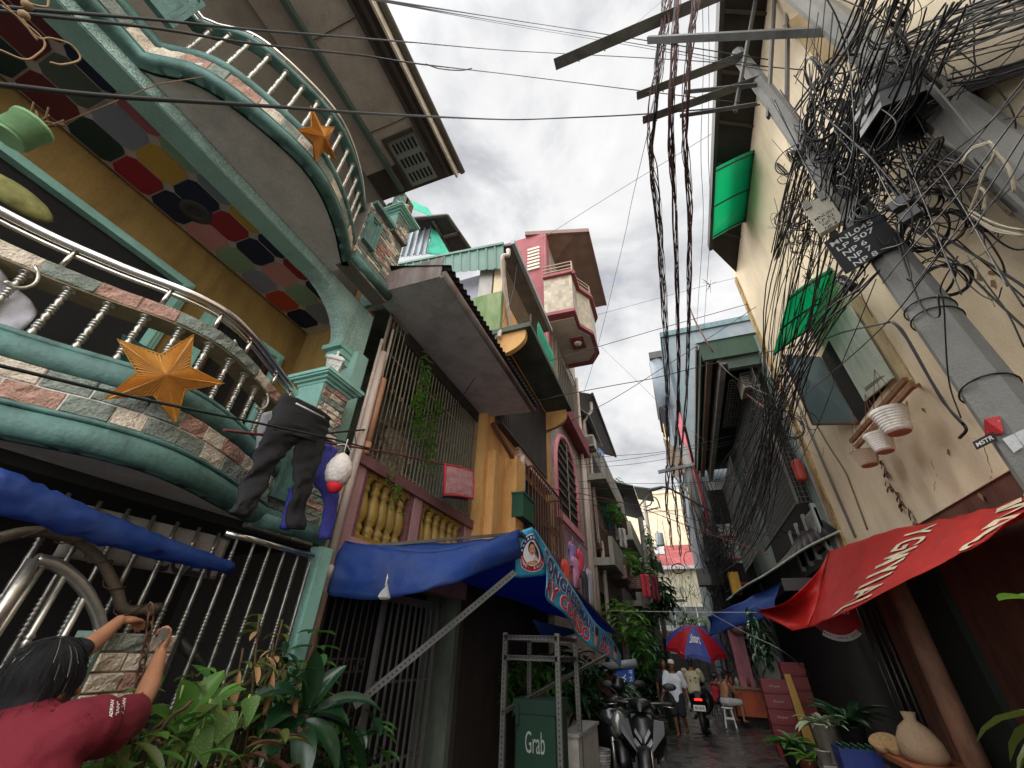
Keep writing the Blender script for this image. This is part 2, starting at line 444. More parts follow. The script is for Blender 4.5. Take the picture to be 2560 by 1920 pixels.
def balcony(PT, zb, zt, zrail, zhand, rail_out, first_y, soff_x):
    s = MB()                                          # slab and soffit
    pts = [p+V((0, 0, zb+.012)) for p in PT]
    ring = pts+[V((soff_x, PT[-1].y, zb+.012)), V((soff_x, PT[0].y, zb+.012))]
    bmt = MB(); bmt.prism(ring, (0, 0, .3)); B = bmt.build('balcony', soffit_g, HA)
    H = zt-zb
    m = MB(); sweep(m, [p+V((0, 0, zb)) for p in PT], halfround(.0, 0, H*.27, .042)+[(-.06, .0)])
    sweep(m, [p+V((0, 0, zb)) for p in PT], [(-.08, H*.27), (.02, H*.27), (.028, H*.295), (.02, H*.32), (-.08, H*.32)])
    m.build('moulding', teal, B)
    m = MB(); sweep(m, [p+V((0, 0, zb)) for p in PT], [(-.1, H*.3), (-.012, H*.3), (-.012, H*.72), (-.1, H*.72)], 0, smooth=False)
    stone_course(m, PT, zb+H*.32, zb+H*.72, .008, 1 if H < .42 else 2, .12, .26)
    m.build('stone_band', STONE, B)
    m = MB(); sweep(m, [p+V((0, 0, zb)) for p in PT], halfround(-.015, H*.72, H*.98, .042))
    sweep(m, [p+V((0, 0, zb)) for p in PT], [(-.14, H*.97), (-.0, H*.97), (-.0, H*1.03), (-.14, H*1.03)])
    m.build('moulding', teal, B)
    return B
BU = balcony(PU, 5.3, 5.66, 6.35, 6.5, 0, -.3, XF+.01)
BL = balcony(PL, 2.45, 2.95, 3.35, 3.55, 0, 0, -4.2)
def inset(path, o):
    out = []
    for i, p in enumerate(path):
        d = path[min(i+1, len(path)-1)]-path[max(i-1, 0)]; d.normalize(); out.append(p+V((-d.y, d.x, 0))*o)
    return out
# railings: upper has a slim teal rail, lower a stone-faced beam; both a steel handrail above
def handrail(B, path, z, r=.028, second=True):
    m = MB(); m.tube([p+V((0, 0, z)) for p in path], r, 10)
    for p in path[3::9]: m.tube([p+V((0, 0, z-.16)), p+V((0, 0, z))], .014, 6)
    if second: m.tube([p+V((0, 0, z-.045))-V((.02, 0, 0)) for p in path], .016, 8)
    m.build('handrail', steel, B)
ui = inset(PU, .07); li = inset(PL, .09)
m = MB(); sweep(m, [p+V((0, 0, 6.25)) for p in ui], halfround(.03, 0, .06, .02)+[(-.06, 0)]); m.build('top_rail', teal, BU)
handrail(BU, inset(PU, .07), 6.42, .022)
m = MB(); sweep(m, [p+V((0, 0, 0)) for p in li], [(-.13, 3.33), (.03, 3.33), (.03, 3.43), (-.13, 3.43)], 0, smooth=False)
TR = m.build('top_rail', mat('ochre_concrete', '8a7c5c', rough=.8, dirt=.4), BL)
m = MB(); stone_course(m, inset(PL, .058), 3.335, 3.43, .006, 1, .16, .34); m.build('stone_band', STONE, BL)
handrail(BL, li, 3.60, .03)
def row_balusters(B, path, z, h, y0, y1, step):
    me = None
    for p in resample(path, step):
        if not (y0 < p.y < y1): continue
        if me is None:
            o = baluster_mesh(h).build('baluster', steel_d, B, ); o.location = p+V((0, 0, z))-wloc(B); 
            # rebase the mesh on its own foot
            for v in o.data.vertices: v.co += wloc(B)
            me = o
        else:
            c2 = me.copy(); COL.objects.link(c2); c2.location = p+V((0, 0, z))-wloc(B)
row_balusters(BU, inset(PU, .07), 5.66, .60, .12, 2.4, .16)
row_balusters(BL, inset(PL, .10), 2.95, .385, .0, 2.3, .17)
# curled iron ornaments between the lower balusters
m = MB()
for (px, py) in ((570, 860), (590, 900), (500, 745), (60, 590)):
    c0 = D(px, py, x=-2.78)
    pts = [c0+V((0, .05*math.sin(t)*(1-t*.08), -.02*t+.05*math.cos(t)*(1-t*.08))) for t in [k*.45 for k in range(16)]]
    m.tube(pts, .008, 6)
m.build('scroll_iron', steel_d, BL)
# straight stone bays with teal recess panels beside the posts, and lamp pedestals
def bay(z0, z1, y0, y1, x, B):
    m = MB(); m.box((x-.2, y0, z0), (x-.012, y1, z1), 0)
    stone_course(m, [V((x-.012, y0, 0)), V((x-.012, y1, 0))], z0, z1, .008, max(2, int((z1-z0)/.055)), .1, .28)
    m.build('stone_bay', STONE, HA)
bay(2.42, 3.35, 2.2, 2.86, -2.93, BL); bay(5.3, 6.42, 2.13, 2.82, -2.83, BU)
def recess(z0, z1, y0, y1, x):
    m = MB()
    for k, o in enumerate((0, .035, .07)):
        t = .05-.014*k
        m.box((x, y0+o, z0+o), (x+t, y0+o+.033, z1-o)); m.box((x, y1-o-.033, z0+o), (x+t, y1-o, z1-o))
        m.box((x, y0+o+.033, z0+o), (x+t, y1-o-.033, z0+o+.033)); m.box((x, y0+o+.033, z1-o-.033), (x+t, y1-o-.033, z1-o))
    m.box((x, y0+.1, z0+.1), (x+.012, y1-.1, z1-.1))
    m.build('recess_panel', teal, HA)
recess(2.66, 3.28, 2.24, 2.5, -2.92); recess(5.7, 6.2, 2.15, 2.36, -2.82); recess(5.72, 6.3, -.75, .05, -3.04)
for z, y0, y1, x in ((2.42, 2.2, 2.9, -2.9), (5.3, 2.12, 2.82, -2.81)):
    m = MB(); m.tube([V((x, y0, z+.07)), V((x, y1, z+.07))], .055, 10); m.box((x-.1, y0, z+.11), (x+.04, y1, z+.15)); m.build('moulding', teal, HA)
m = MB(); m.box((-2.86, 2.15, 6.4), (-2.76, 2.84, 6.46)); m.build('moulding', teal, HA)
def pedestal(x, y, z0, z1, s):
    m = MB(); m.box((x-s, y-s, z0), (x+s, y+s, z1), 0)
    stone_course(m, [V((x+s, y-s, 0)), V((x+s, y+s, 0))], z0, z1, .008, max(3, int((z1-z0)/.06)), .1, .24)
    Pd = m.build('pedestal', STONE, HA)
    m = MB(); m.box((x-s, y-s-.012, z0), (x+s-.01, y-s, z1)); m.build('render_face', teal_lt, Pd)
    m = MB()
    for k, (o, a, b_) in enumerate(((.02, 0, .03), (.05, .03, .055), (.085, .055, .075), (.1, .075, .11))):
        m.box((x-s-o, y-s-o, z1+a), (x+s+o, y+s+o, z1+b_))
    m.build('cap', teal_lt, Pd)
    return V((x, y, z1+.11))
lp1 = pedestal(-3.0, 2.52, 3.3, 3.8, .16); lp2 = pedestal(-2.9, 2.68, 6.38, 6.74, .13)
# roof ------------------------------------------------------------------
EZ = 8.3; EX = -2.29
brown = mat('dark_roof_timber', '453c36', rough=.7, var=.2, dirt=.3)
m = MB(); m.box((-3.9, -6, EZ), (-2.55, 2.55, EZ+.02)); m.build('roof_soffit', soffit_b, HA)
for k in range(7):
    m = MB(); m.box((-3.26, -5.2+1.2*k, EZ-.006), (-2.56, -5.19+1.2*k, EZ)); m.build('soffit_joint', brown, HA)
brown = mat('dark_roof_timber', '453c36', rough=.7, var=.2, dirt=.3)
m = MB(); m.box((-2.55, -6, EZ-.012), (EX-.03, 3.02, EZ+.03)); m.box((-3.9, 2.55, EZ-.01), (-2.55, 3.02, EZ+.02)); m.bar((-2.55, -6, EZ-.03), (-2.55, 2.6, EZ-.03), .05, .05)
m.bar((-2.42, -6, EZ-.03), (-2.42, 3.0, EZ-.03), .05, .05)
m.build('eave_board', brown, HA)
m = MB(); m.bar((-3.3, -6, EZ-.05), (-3.3, 2.95, EZ-.05), .07, .09); m.build('soffit_beam', mat('dull_green_beam', '4d5d54', rough=.7), HA)
m = MB(); m.box((EX-.03, -6, EZ-.06), (EX, 3.06, EZ+.14)); m.build('fascia', mat('cream_fascia', 'c9bfae', rough=.6, dirt=.4, dcol='6d655a'), HA)
m = MB(); m.tube([V((EX+.05, -6, EZ+.13)), V((EX+.05, 3.1, EZ+.13))], .05, 10); m.build('gutter', mat('grey_gutter', '6d6a66', rough=.5), HA)
m = MB(); m.prism([(EX+.06, -6, EZ+.18), (-6, -6, EZ+1.0), (-6, -6, EZ+.95), (EX+.06, -6, EZ+.13)], (0, 9.1, 0)); m.box((-6, 3.0, 5), (-3.9, 3.08, EZ+.9))
m.build('roof', brown, HA)
g = MB(); gx0, gx1, gy0, gy1 = -3.1, -2.62, 2.2, 2.96
g.box((gx0, gy0, EZ-.03), (gx1, gy1, EZ-.015))
gr = g.build('vent_grille', mat('grey_green_vent', '7c8782', rough=.6), HA)
g = MB()
for i in range(3):
    for j in range(6):
        a = gx0+.05+j*.07; q = gy0+.06+i*.24; g.box((a, q, EZ-.036), (a+.035, q+.15, EZ-.028))
g.build('vent_slot', dark, gr)
g = MB(); g.box((gx0-.06, gy0-.06, EZ-.05), (gx0, gy1+.04, EZ-.01)); g.box((gx0, gy0-.06, EZ-.05), (gx1, gy0, EZ-.01)); g.build('vent_frame', brown, gr)
# ================================================================ things on and under the teal house
def lantern(loc, label):
    t = thing('lantern', label, 'lantern', loc); o = V(loc)
    m = MB(); m.lathe([(.05, 0), (.05, .015), (.022, .03), (.018, .07), (.05, .085), (.07, .09), (.07, .1)], o, n=12); m.build('stem', white, t)
    m = MB(); m.lathe([(.065, .1), (.098, .27)], o, n=4, smooth=False); m.build('pane', mat('frosted_pane', 'b9b8b2', rough=.25, bump=.02), t)
    m = MB()
    for k in range(4):
        a = math.pi/2*k; b2 = a+math.pi/2
        c0 = o+V((math.cos(a)*.068, math.sin(a)*.068, .1)); c1 = o+V((math.cos(a)*.101, math.sin(a)*.101, .27))
        d0 = o+V((math.cos(b2)*.068, math.sin(b2)*.068, .1)); d1 = o+V((math.cos(b2)*.101, math.sin(b2)*.101, .27))
        m.bar(c0, c1, .012)
        for f in (.33, .66): m.bar(c0.lerp(d0, f), c1.lerp(d1, f), .007)
        for f in (0, .33, .66, 1): m.bar(c0.lerp(c1, f), d0.lerp(d1, f), .008)
    m.build('frame', white, t)
    m = MB(); m.lathe([(.125, .27), (.13, .285), (.07, .34), (.02, .36), (.012, .385), (.02, .4), (.006, .43)], o, n=4, smooth=False); m.build('hood', white, t)
    return t
lantern(lp1, 'white square garden lantern on the stone pedestal of the ground-level balcony')
lantern(lp2, 'white square garden lantern on the stone pedestal under the roof eave')
parol_m = mat('star_capiz', 'd69c4a', rough=.45, var=.12, scale=5, bump=.1, trans=.25, tcol='e8a040')
def star(c, nrm, rot, rad, label):
    c = V(c); nrm = V(nrm).normalized(); up = V((0, 0, 1)); up = (up-nrm*up.dot(nrm)).normalized(); sd = up.cross(nrm)
    m = MB()
    pt = lambda r, a: c+(sd*math.sin(a)+up*math.cos(a))*r
    for s in (1, -1):
        for k in range(5):
            for h in (1, -1):
                a = 2*math.pi*k/5+rot; T = pt(rad, a); Vv = pt(rad*.43, a+h*math.pi/5); C = c+nrm*s*rad*.24
                n = 9; pts = [T.lerp(Vv, i/(2*n)) for i in range(2*n+1)]
                fn = (T-C).cross(Vv-C).normalized()
                if fn.dot(nrm*s) < 0: fn = -fn
                ps = [p+fn*(.007 if i % 2 else -.002) for i, p in enumerate(pts)]
                ps[0] = pts[0]; ps[-1] = pts[-1]
                for i in range(2*n):
                    m.add([C+fn*.002, ps[i], ps[i+1]], [(0, 1, 2)], 0)
    st = tag(m.build('star_lantern', parol_m), label, 'star lantern', 'pleated star lanterns on the balconies')
    e = MB(); loop = []
    for k in range(10): loop.append(pt(rad if k % 2 == 0 else rad*.43, math.pi*k/5+rot))
    e.tube(loop, .008, 5, closed=True); e.build('wire_edge', mat('dark_gold_edge', 'a8741f', rough=.5), st)
star(D(358, 812, x=-2.42), (1, -.42, -.38), R(2), .262, 'large orange pleated star lantern on the railing above the blue tarpaulin')
star(D(690, 297, x=-2.38), (1, .15, -.3), R(6), .235, 'small orange pleated star lantern on the top balcony railing')

# bucket, cloth bag, cushion on the lower balcony
t = thing('bucket_planter', 'pale green plastic bucket tied up with cord at the left edge of the picture', 'bucket', D(22, 292, x=-2.2)+V((0, 0, -.02)))
o = V(t.location); m = MB(); ax = V((.15, .1, 1))
m.lathe([(q*.62, h*.62) for q, h in [(.085, 0), (.088, .004), (.105, .17), (.112, .172), (.113, .195), (.104, .195), (.1, .02), (.001, .02)]], o, ax, n=24)
m.build('pail', mat('green_plastic', '9ccf92', rough=.4, dirt=.3, var=.08, trans=.15), t)
m = MB(); m.tube(spline([o+V((-.06, 0, .12)), o+V((-.02, .04, .2)), o+V((.03, .06, .21)), o+V((.07, .02, .12))], 5), .006, 6)
for k in range(7):
    a = o+V((random.uniform(-.05, .07), random.uniform(0, .06), .12)); m.tube([a, a+V((random.uniform(-.06, .06), random.uniform(-.06, .06), random.uniform(.04, .12)))], .004, 4)
m.tube([o+V((.0, .05, .2)), o+V((-.1, .15, 1.0)), V((-2.75, o.y+.3, 5.3))], .004, 4)
m.build('tie_cord', mat('dead_twig', '6a5138', rough=.8), t)
def garment(mb, edges, x, dep=.05, mi=0, wr=.016, tf=lambda a, b: Q(540+a/3.3175, 900+b/3.3175, x=-2.3), nsub=5, n=20):
    pr = [(tf(*a), tf(*b)) for a, b in edges]
    A = spline([p[0] for p in pr], nsub); B = spline([p[1] for p in pr], nsub)
    rings = []
    for i, (a, b) in enumerate(zip(A, B)):
        c = (a+b)/2; h = (b-a)/2; ring = []
        for k in range(n):
            th = 2*math.pi*k/n; p = c+h*math.cos(th)+V((dep, 0, 0))*math.sin(th)
            q = nz((p.x*3, p.y*9+i*.11, p.z*5))+.9*nz((p.y*16+p.z*14, p.z*26, math.cos(th)*2))
            ring.append(p+V((wr*q, wr*.5*q, 0)))
        rings.append(ring)
    mb.loft(rings, mi)
jean = mat('black_cloth', '1f1f21', rough=.8, var=.2, bump=.2, bscale=120)
m = MB()
tq = lambda xx: (lambda a, b: Q(540+a/3.3175, 900+b/3.3175, x=xx))
garment(m, [((560, 275), (955, 490)), ((510, 370), (945, 540)), ((465, 460), (920, 590)), ((430, 530), (905, 660)), ((415, 570), (880, 720))], 0, .045, tf=tq(-2.35))
garment(m, [((430, 500), (740, 640)), ((380, 640), (660, 700)), ((330, 760), (590, 770)), ((280, 890), (500, 880)), ((225, 1020), (430, 1010)), ((160, 1180), (330, 1190)), ((112, 1265), (275, 1310))], 0, .03, tf=tq(-2.35), wr=.022)
garment(m, [((690, 630), (910, 640)), ((650, 740), (885, 770)), ((642, 880), (840, 900)), ((632, 1020), (800, 1030)), ((612, 1180), (760, 1190)), ((585, 1390), (725, 1410))], 0, .028, tf=tq(-2.34), wr=.022)
T = tag(m.build('trousers', jean), 'black trousers hung up to dry from the balcony railing', 'trousers')
m = MB(); m.tube([tq(-2.27)(665, 360), tq(-2.27)(900, 480)], .006, 6); m.build('belt_cord', white, T)
m = MB()
garment(m, [((890, 690), (1010, 745)), ((850, 850), (960, 880)), ((800, 1000), (960, 960)), ((880, 1120), (1010, 1130)), ((885, 1300), (985, 1320)), ((850, 1480), (940, 1490))], 0, .03, tf=tq(-2.5))
garment(m, [((620, 1060), (650, 1060)), ((570, 1230), (650, 1240)), ((530, 1390), (600, 1415))], 0, .03, tf=tq(-2.5))
tag(m.build('garment', mat('violet_blue_cloth', '3d3f93', rough=.8, var=.15)), 'violet-blue garment hung behind the black trousers', 'clothes')
m = MB(); garment(m, [((400, 440), (480, 420)), ((340, 600), (440, 560)), ((310, 790), (350, 760))], 0, .02, tf=tq(-2.7)); tag(m.build('garment', mat('grey_cloth', '8f9094', rough=.85)), 'grey garment hung half behind the black trousers', 'clothes')
cb = tq(-2.28)(1000, 1120); ct = tq(-2.28)(1030, 755); h = ct.z-cb.z; mc = (cb+ct)/2
t = thing('net_bag', 'white net bag with a red bottom hanging from a hanger beside the drain pipe', 'bag', cb)
m = MB(); m.lathe([(.002, .0), (.03, .006), (.052, .035), (.06, .07)], V((mc.x, mc.y, cb.z)), n=18); m.build('red_bottom', mat('red_knit', 'c4202c', rough=.8), t)
m = MB(); pr = [(.061, .07)]+[(.095*math.sin(math.pi*(.16+.84*(k/10)))**.6+.004*(k % 2), .07+(h-.07)*k/10) for k in range(1, 10)]+[(.012, h)]
m.lathe(pr, V((mc.x, mc.y, cb.z)), n=20); m.build('net', mat('white_netting', 'cfc6bf', rough=.7, var=.15, scale=12, bump=.5), t)
m = MB(); tp = V((mc.x, mc.y, ct.z)); m.tube(spline([tp+V((0, -.09, .03)), tp+V((0, 0, .07)), tp+V((0, .09, .03))], 4), .004, 5); m.tube([tp, tp+V((0, 0, .12))], .004, 5); m.build('hanger_hook', white, t)
# cloth heap on the balcony
m = MB()
def cfn(u, v):
    p = Q(0, 700, x=-2.9).lerp(Q(130, 900, x=-2.9), u); a = P(-30, 330, x=-2.85); 
    y = .05+.55*u; z = 2.92+.55*v*(1-.5*u)
    return (-2.98-.1*v+.05*nz((y*5, z*4, 1))+.03*nz((y*14, z*9, 4)), y, z)
m.grid(cfn, 30, 20); tag(m.build('cloth_cover', mat('pale_grey_sheet', 'b4b3ba', rough=.8, var=.08), solid=.01), 'pale grey sheet bundled behind the lower railing at the left edge', 'cloth')
m = MB()
def cfn2(u, v):
    y = 1.02+.22*u+.1*(1-v); z = 2.92+.5*v
    return (-3.25+.03*nz((y*9, z*6, 2)), y, z)
m.grid(cfn2, 14, 14); tag(m.build('hanging_towel', mat('dark_green_towel', '1e4a3e', rough=.9), solid=.01), 'dark green towel hanging behind the railing left of the big star', 'towel')
# cushion and pole seen through the left opening
m = MB(); c0 = D(35, 425, x=-3.7); m.ell(c0, (.05, .2, .09)); tag(m.build('cushion', mat('flowered_cushion', '8c8a55', rough=.85, var=.5, scale=9)), 'olive flowered cushion at the left edge of the picture', 'cushion')

# fence with twisted bars, gate, stone gatepost -----------------------
def twist_bar(z0, z1):
    h = z1-z0; pr = [(.011, 0)]; z = .05
    while z < h-.1:
        if int(z/.19) % 2 == 0:
            pr += [(.0125, z), (.019, z+.01), (.0125, z+.02)]; z += .021
        else: pr += [(.0125, z), (.016, z+.05), (.0125, z+.1)]; z += .101
    pr.append((.011, h)); m = MB(); m.lathe(pr, n=7); return m
FE = thing('fence', 'steel fence of twisted bars under the lower balcony', 'fence', (-2.9, 2.1, 0))
m = MB(); m.tube([(-2.88, 2.0, 2.33), (-2.88, 2.84, 2.33)], .024, 10); m.build('top_rail', steel, FE)
m = MB(); m.box((-2.93, 1.25, .15), (-2.9, 2.9, 1.28)); m.build('kick_plate', mat('dark_green_sheet', '174a3c', rough=.5, dirt=.4), FE)
b0 = None
for i in range(13):
    y = 1.12+i*.142
    if b0 is None:
        b0 = twist_bar(.9, 2.32).build('bar', mat('tarnished_steel', '86847d', rough=.34, metal=.85, var=.25, scale=9), FE); b0.location = V((-2.88, y, .9))-wloc(FE)
        off = wloc(FE)
        for v in b0.data.vertices: v.co += off
    else: q = b0.copy(); COL.objects.link(q); q.location = V((-2.88, y, .9))-wloc(FE)
GP = thing('gatepost', 'stone-clad gatepost with a teal rendered side next to the person in red', 'gatepost', (-2.26, 1.35, 0))
m = MB(); m.box((-2.35, 1.21, 0), (-2.17, 1.49, 1.72), 0)
stone_course(m, [V((-2.17, 1.21, 0)), V((-2.17, 1.49, 0))], 0, 1.72, .008, 26, .11, .22)
m.build('stone_face', STONE, GP)
m = MB(); m.box((-2.35, 1.197, 0), (-2.165, 1.21, 1.723)); m.build('render_face', mat('grey_green_render', '66796d', rough=.8, dirt=.4), GP)
GA = thing('gate', 'arched stainless steel gate standing ajar behind the person in red', 'gate', (-2.8, .9, 0))
gp = [D(*p, x=-2.75) for p in ((-60, 1420), (0, 1325), (76, 1208))]; ga = spline([D(*p, x=-2.75) for p in ((76, 1208), (128, 1224), (180, 1270), (213, 1335), (222, 1400))], 6)
m = MB(); m.tube(gp, .028, 10); m.tube(ga+[D(205, 1480, x=-2.75), D(165, 1600, x=-2.75)], .028, 10); m.build('frame', steel_d, GA)
for a, b in (((143, 1238), (-20, 1520)), ((185, 1285), (60, 1520)), ((218, 1340), (140, 1500)), ((90, 1225), (-80, 1480))):
    a = D(*a, x=-2.75); b = D(*b, x=-2.75); m = MB(); L = (a-b).length; d = (a-b).normalized()
    pr = [(.015, 0)]
    z = .1
    while z < L-.25:
        if int(z/.16) % 2: pr += [(.015, z), (.021, z+.011), (.015, z+.022)]; z += .024
        else: pr.append((.0155, z)); z += .05
    pr += [(.015, L)]; m.lathe(pr, b, d, n=8); m.build('bar', steel_d, GA)
# archway bar with barbed wire
AR = thing('arch_rail', 'rusty bent rail wound with barbed wire over the gate opening', 'rail', (-2.85, 1.0, 1.7))
ap = spline([D(*p, x=-2.82) for p in ((-40, 1175), (40, 1152), (100, 1150), (165, 1168), (220, 1215), (252, 1275), (272, 1318), (345, 1312))], 6)
m = MB(); m.tube(ap, .026, 8); m.build('rail', mat('brown_steel', '6b6152', rough=.5, metal=.5), AR)
m = MB(); hel = []
for i, p in enumerate(resample(ap, .02)):
    a = i*.75; hel.append(p+V((.034*math.cos(a), .034*math.sin(a)*.5, .034*math.sin(a))))
    if i % 5 == 0: m.tube([p, p+V((random.uniform(-.05, .08), random.uniform(-.05, .05), random.uniform(-.07, .07)))], .0025, 3)
m.tube(hel, .0035, 4); m.build('barbed_wire', rust, AR)
def post_pipe(a, b, r, mm, label, name='pipe', cat='pipe'):
    m = MB(); m.tube([a, b], r, 10); tag(m.build(name, mm), label, cat)
post_pipe(D(385, 1365, x=-3.0), D(345, 1480, x=-3.0)+V((0, 0, -.6)), .035, steel_k, 'grey pipe upright behind the fence next to the gatepost')
post_pipe(D(375, 1370, x=-3.05), D(490, 1500, x=-3.05), .03, steel_k, 'grey pipe slanting down behind the fence bars')
# chain
pts = resample(spline([D(*p, x=-2.14) for p in ((325, 1305), (324, 1350), (300, 1470), (285, 1560), (255, 1700))], 6), .04)
m = MB()
for i, (a, b) in enumerate(zip(pts, pts[1:])):
    d = (b-a).normalized(); s = d.cross(V((1, .3, 0)) if i % 2 else V((.3, -1, 0))).normalized(); c = (a+b)/2
    m.tube([c+d*.027*math.cos(t)+s*.013*math.sin(t) for t in [k*math.pi/4 for k in range(8)]], .0042, 5, closed=True)
tag(m.build('chain', rust), 'rusty chain hanging down the stone gatepost', 'chain')
# blue tarpaulin rolled up, and cloth banner behind it
a = D(-40, 1050, x=-2.62); b = D(500, 1228, x=-2.72); rings = []
for i in range(31):
    t = i/30; c = a.lerp(b, t); c.z -= .012*math.sin(math.pi*t); r = .042*(1-t)**.7+.03
    ring = []
    for k in range(18):
        th = 2*math.pi*k/18; rr = r*(1+.12*nz((th*1.2, t*5, 2))+.3*nz((t*40, math.cos(th)*2.5, math.sin(th)*2.5))); ring.append(c+V((math.cos(th)*rr, 0, math.sin(th)*rr*1.1)))
    rings.append(ring)
m = MB(); m.loft(rings); tag(m.build('rolled_tarpaulin', blue_tarp), 'blue tarpaulin rolled up under the lower balcony', 'tarpaulin')
ban = lambda u, v: D(180, 1090, x=-2.93).lerp(D(497, 1165, x=-2.93), u)+V((.012*nz((u*7, v*5, 3))+.006, 0, -.26*v))
m = MB(); m.grid(ban, 24, 8); BN = tag(m.build('banner', mat('grey_vinyl', '8f8a80', rough=.6, dirt=.3), solid=.003), 'grey vinyl banner half hidden behind the rolled blue tarpaulin', 'banner')
m = MB(); text_on(m, 'COZA', lambda u, v: ban(u, 1-v)+V((.012, 0, 0)), .42, .6, cu=.74, cv=.3, bold=.03); m.build('lettering', mat('black_print', '241d24', rough=.6), BN)

# plants at the fence -------------------------------------------------
lf_bright = mat('leaf_bright', '567f36', rough=.42, var=.3, scale=5, bump=.05, trans=.3, tcol='7fb040', spec=.5)
lf_dark = mat('leaf_glossy_dark', '1f3d25', rough=.24, var=.35, scale=6, bump=.05, trans=.12, tcol='4a8030', spec=.6)
lf_mid = mat('leaf_mid', '3f6b34', rough=.35, var=.3, scale=6, bump=.05, trans=.25, tcol='68963a')
lf_olive = mat('leaf_olive', '55602f', rough=.4, var=.3, scale=6, bump=.05, trans=.2, tcol='7a8a3a')
lf_red = mat('leaf_reddish', '5a3b30', rough=.4, var=.4, scale=8, bump=.05, trans=.2, tcol='7a4a30')
lf_dry = mat('leaf_dry', '9a7650', rough=.8, var=.3, scale=8, bump=.3)
stem_m = mat('green_stem', '7f9a4e', rough=.5, var=.2)
twig = mat('brown_stem', '54422f', rough=.8, var=.3)
clay = mat('clay_pot', '8a4a32', rough=.8, dirt=.4)
def potted(name, label, base, ptop, pot_r=.14, pot_h=.26, pot_m=None, cat='plant', group=None):
    """empty + pot; returns thing and crown start point"""
    t = thing(name, label, cat, (ptop[0], ptop[1], base), group)
    m = MB(); m.lathe([(pot_r*.72, 0), (pot_r*.98, pot_h*.86), (pot_r*1.08, pot_h*.88), (pot_r*1.08, pot_h), (pot_r*.95, pot_h), (pot_r*.9, pot_h*.9), (.001, pot_h*.9)], (ptop[0], ptop[1], base), n=20)
    m.build('pot', pot_m or clay, t); return t
def leafset(mb, st, leaves, tf, up=(0.3, -.3, 1)):
    """leaves given as picture strokes base->tip with width"""
    for (a, b, w, dr, mi) in leaves:
        A = tf(*a); B = tf(*b); d = B-A; L = d.length
        d2 = d.normalized()+V((0, 0, dr*.5)); leaf(mb, A, d2, L*1.05, w, dr, up, mi, n=8)
# a: bright broad-leaved plant
tf = lambda a, b: D(a, b, x=-2.15+.1*nz((a*.02, b*.02, 1)))
t = potted('leafy_plant', 'bright green broad-leaved plant beside the person in red', 0, D(330, 1650, x=-2.2), .15, .3)
m = MB(); k = lambda *q: leafset(m, None, [q], tf)
for q in (((390, 1560), (395, 1470), .11, .3, 0), ((400, 1560), (480, 1450), .1, .5, 0), ((430, 1540), (530, 1485), .09, .5, 0), ((420, 1560), (520, 1520), .09, .6, 0), ((380, 1580), (320, 1530), .1, .5, 0),
          ((300, 1560), (255, 1500), .12, .6, 0), ((280, 1540), (350, 1460), .12, .3, 0), ((360, 1600), (440, 1545), .08, .4, 0), ((310, 1600), (420, 1600), .09, .6, 0), ((400, 1600), (470, 1570), .07, .5, 0), ((330, 1620), (270, 1640), .09, .6, 0)): k(*q)
m.build('foliage', lf_bright, t)
m = MB(); root = D(330, 1650, x=-2.2); root.z = .28
for q in ((395, 1480), (440, 1540), (300, 1570), (350, 1520), (405, 1600)): m.tube(spline([root, root.lerp(tf(*q), .6)+V((.04, 0, .1)), tf(*q)], 5), .007, 5)
m.build('stem', stem_m, t)
# b: speckled caladium
sp = bpy.data.materials.new('speckled_leaf'); sp.use_nodes = True; ntx = sp.node_tree; bb = ntx.nodes['Principled BSDF']; tcx = ntx.nodes.new('ShaderNodeTexCoord'); vx = ntx.nodes.new('ShaderNodeTexVoronoi'); vx.inputs['Scale'].default_value = 120
ntx.links.new(tcx.outputs['Object'], vx.inputs['Vector']); rx = ntx.nodes.new('ShaderNodeValToRGB'); rx.color_ramp.elements[0].position = .16; rx.color_ramp.elements[0].color = (.3, .36, .2, 1); rx.color_ramp.elements[1].position = .24; rx.color_ramp.elements[1].color = (*hx('47682f'), 1)
ntx.links.new(vx.outputs['Distance'], rx.inputs[0]); ntx.links.new(rx.outputs[0], bb.inputs['Base Color']); bb.inputs['Roughness'].default_value = .4
tf = lambda a, b: D(a, b, x=-2.05)
t = potted('caladium', 'caladium with white-speckled heart-shaped leaves', 0, D(480, 1700, x=-2.05), .12, .24)
m = MB()
for a, b, w in (((478, 1550), (480, 1625), .12), ((430, 1585), (440, 1645), .1), ((540, 1505), (528, 1565), .09), ((455, 1515), (470, 1560), .07)):
    A = tf(*a); B = tf(*b); leaf(m, A, (B-A).normalized()+V((.35, -.1, .2)), (B-A).length*1.1, w, .7, (1, -.3, .2), 0, 8, .12, 'heart')
m.build('foliage', sp, t)
m = MB(); root = D(480, 1700, x=-2.05); root.z = .22
for q in ((478, 1545), (430, 1575), (540, 1500), (455, 1510)): m.tube(spline([root, root.lerp(tf(*q), .6)+V((-.05, 0, .15)), tf(*q)], 5), .006, 5)
m.build('stem', stem_m, t)
# c: tall stem with whorls of leaves
x0 = -2.7
t = potted('tall_plant', 'tall slender plant with whorls of pale green leaves by the aqua post', 0, D(655, 1640, x=x0), .12, .3)
root = D(655, 1640, x=x0); root.z = .28; top = D(690, 1335, x=x0)
stem = spline([root, root.lerp(top, .5)+V((.02, .03, 0)), top], 8)
m = MB(); m.tube(stem, [.014-.008*i/(len(stem)-1) for i in range(len(stem))], 6); m.build('stem', twig, t)
m = MB()
for i in range(34):
    f = .52+.48*(i/34)**.8; p = stem[min(len(stem)-1, int(f*(len(stem)-1)))]; a = i*2.4
    leaf(m, p, V((math.cos(a), math.sin(a), .35)), random.uniform(.13, .22), .055, .7, mi=0)
m.build('foliage', lf_mid, t)
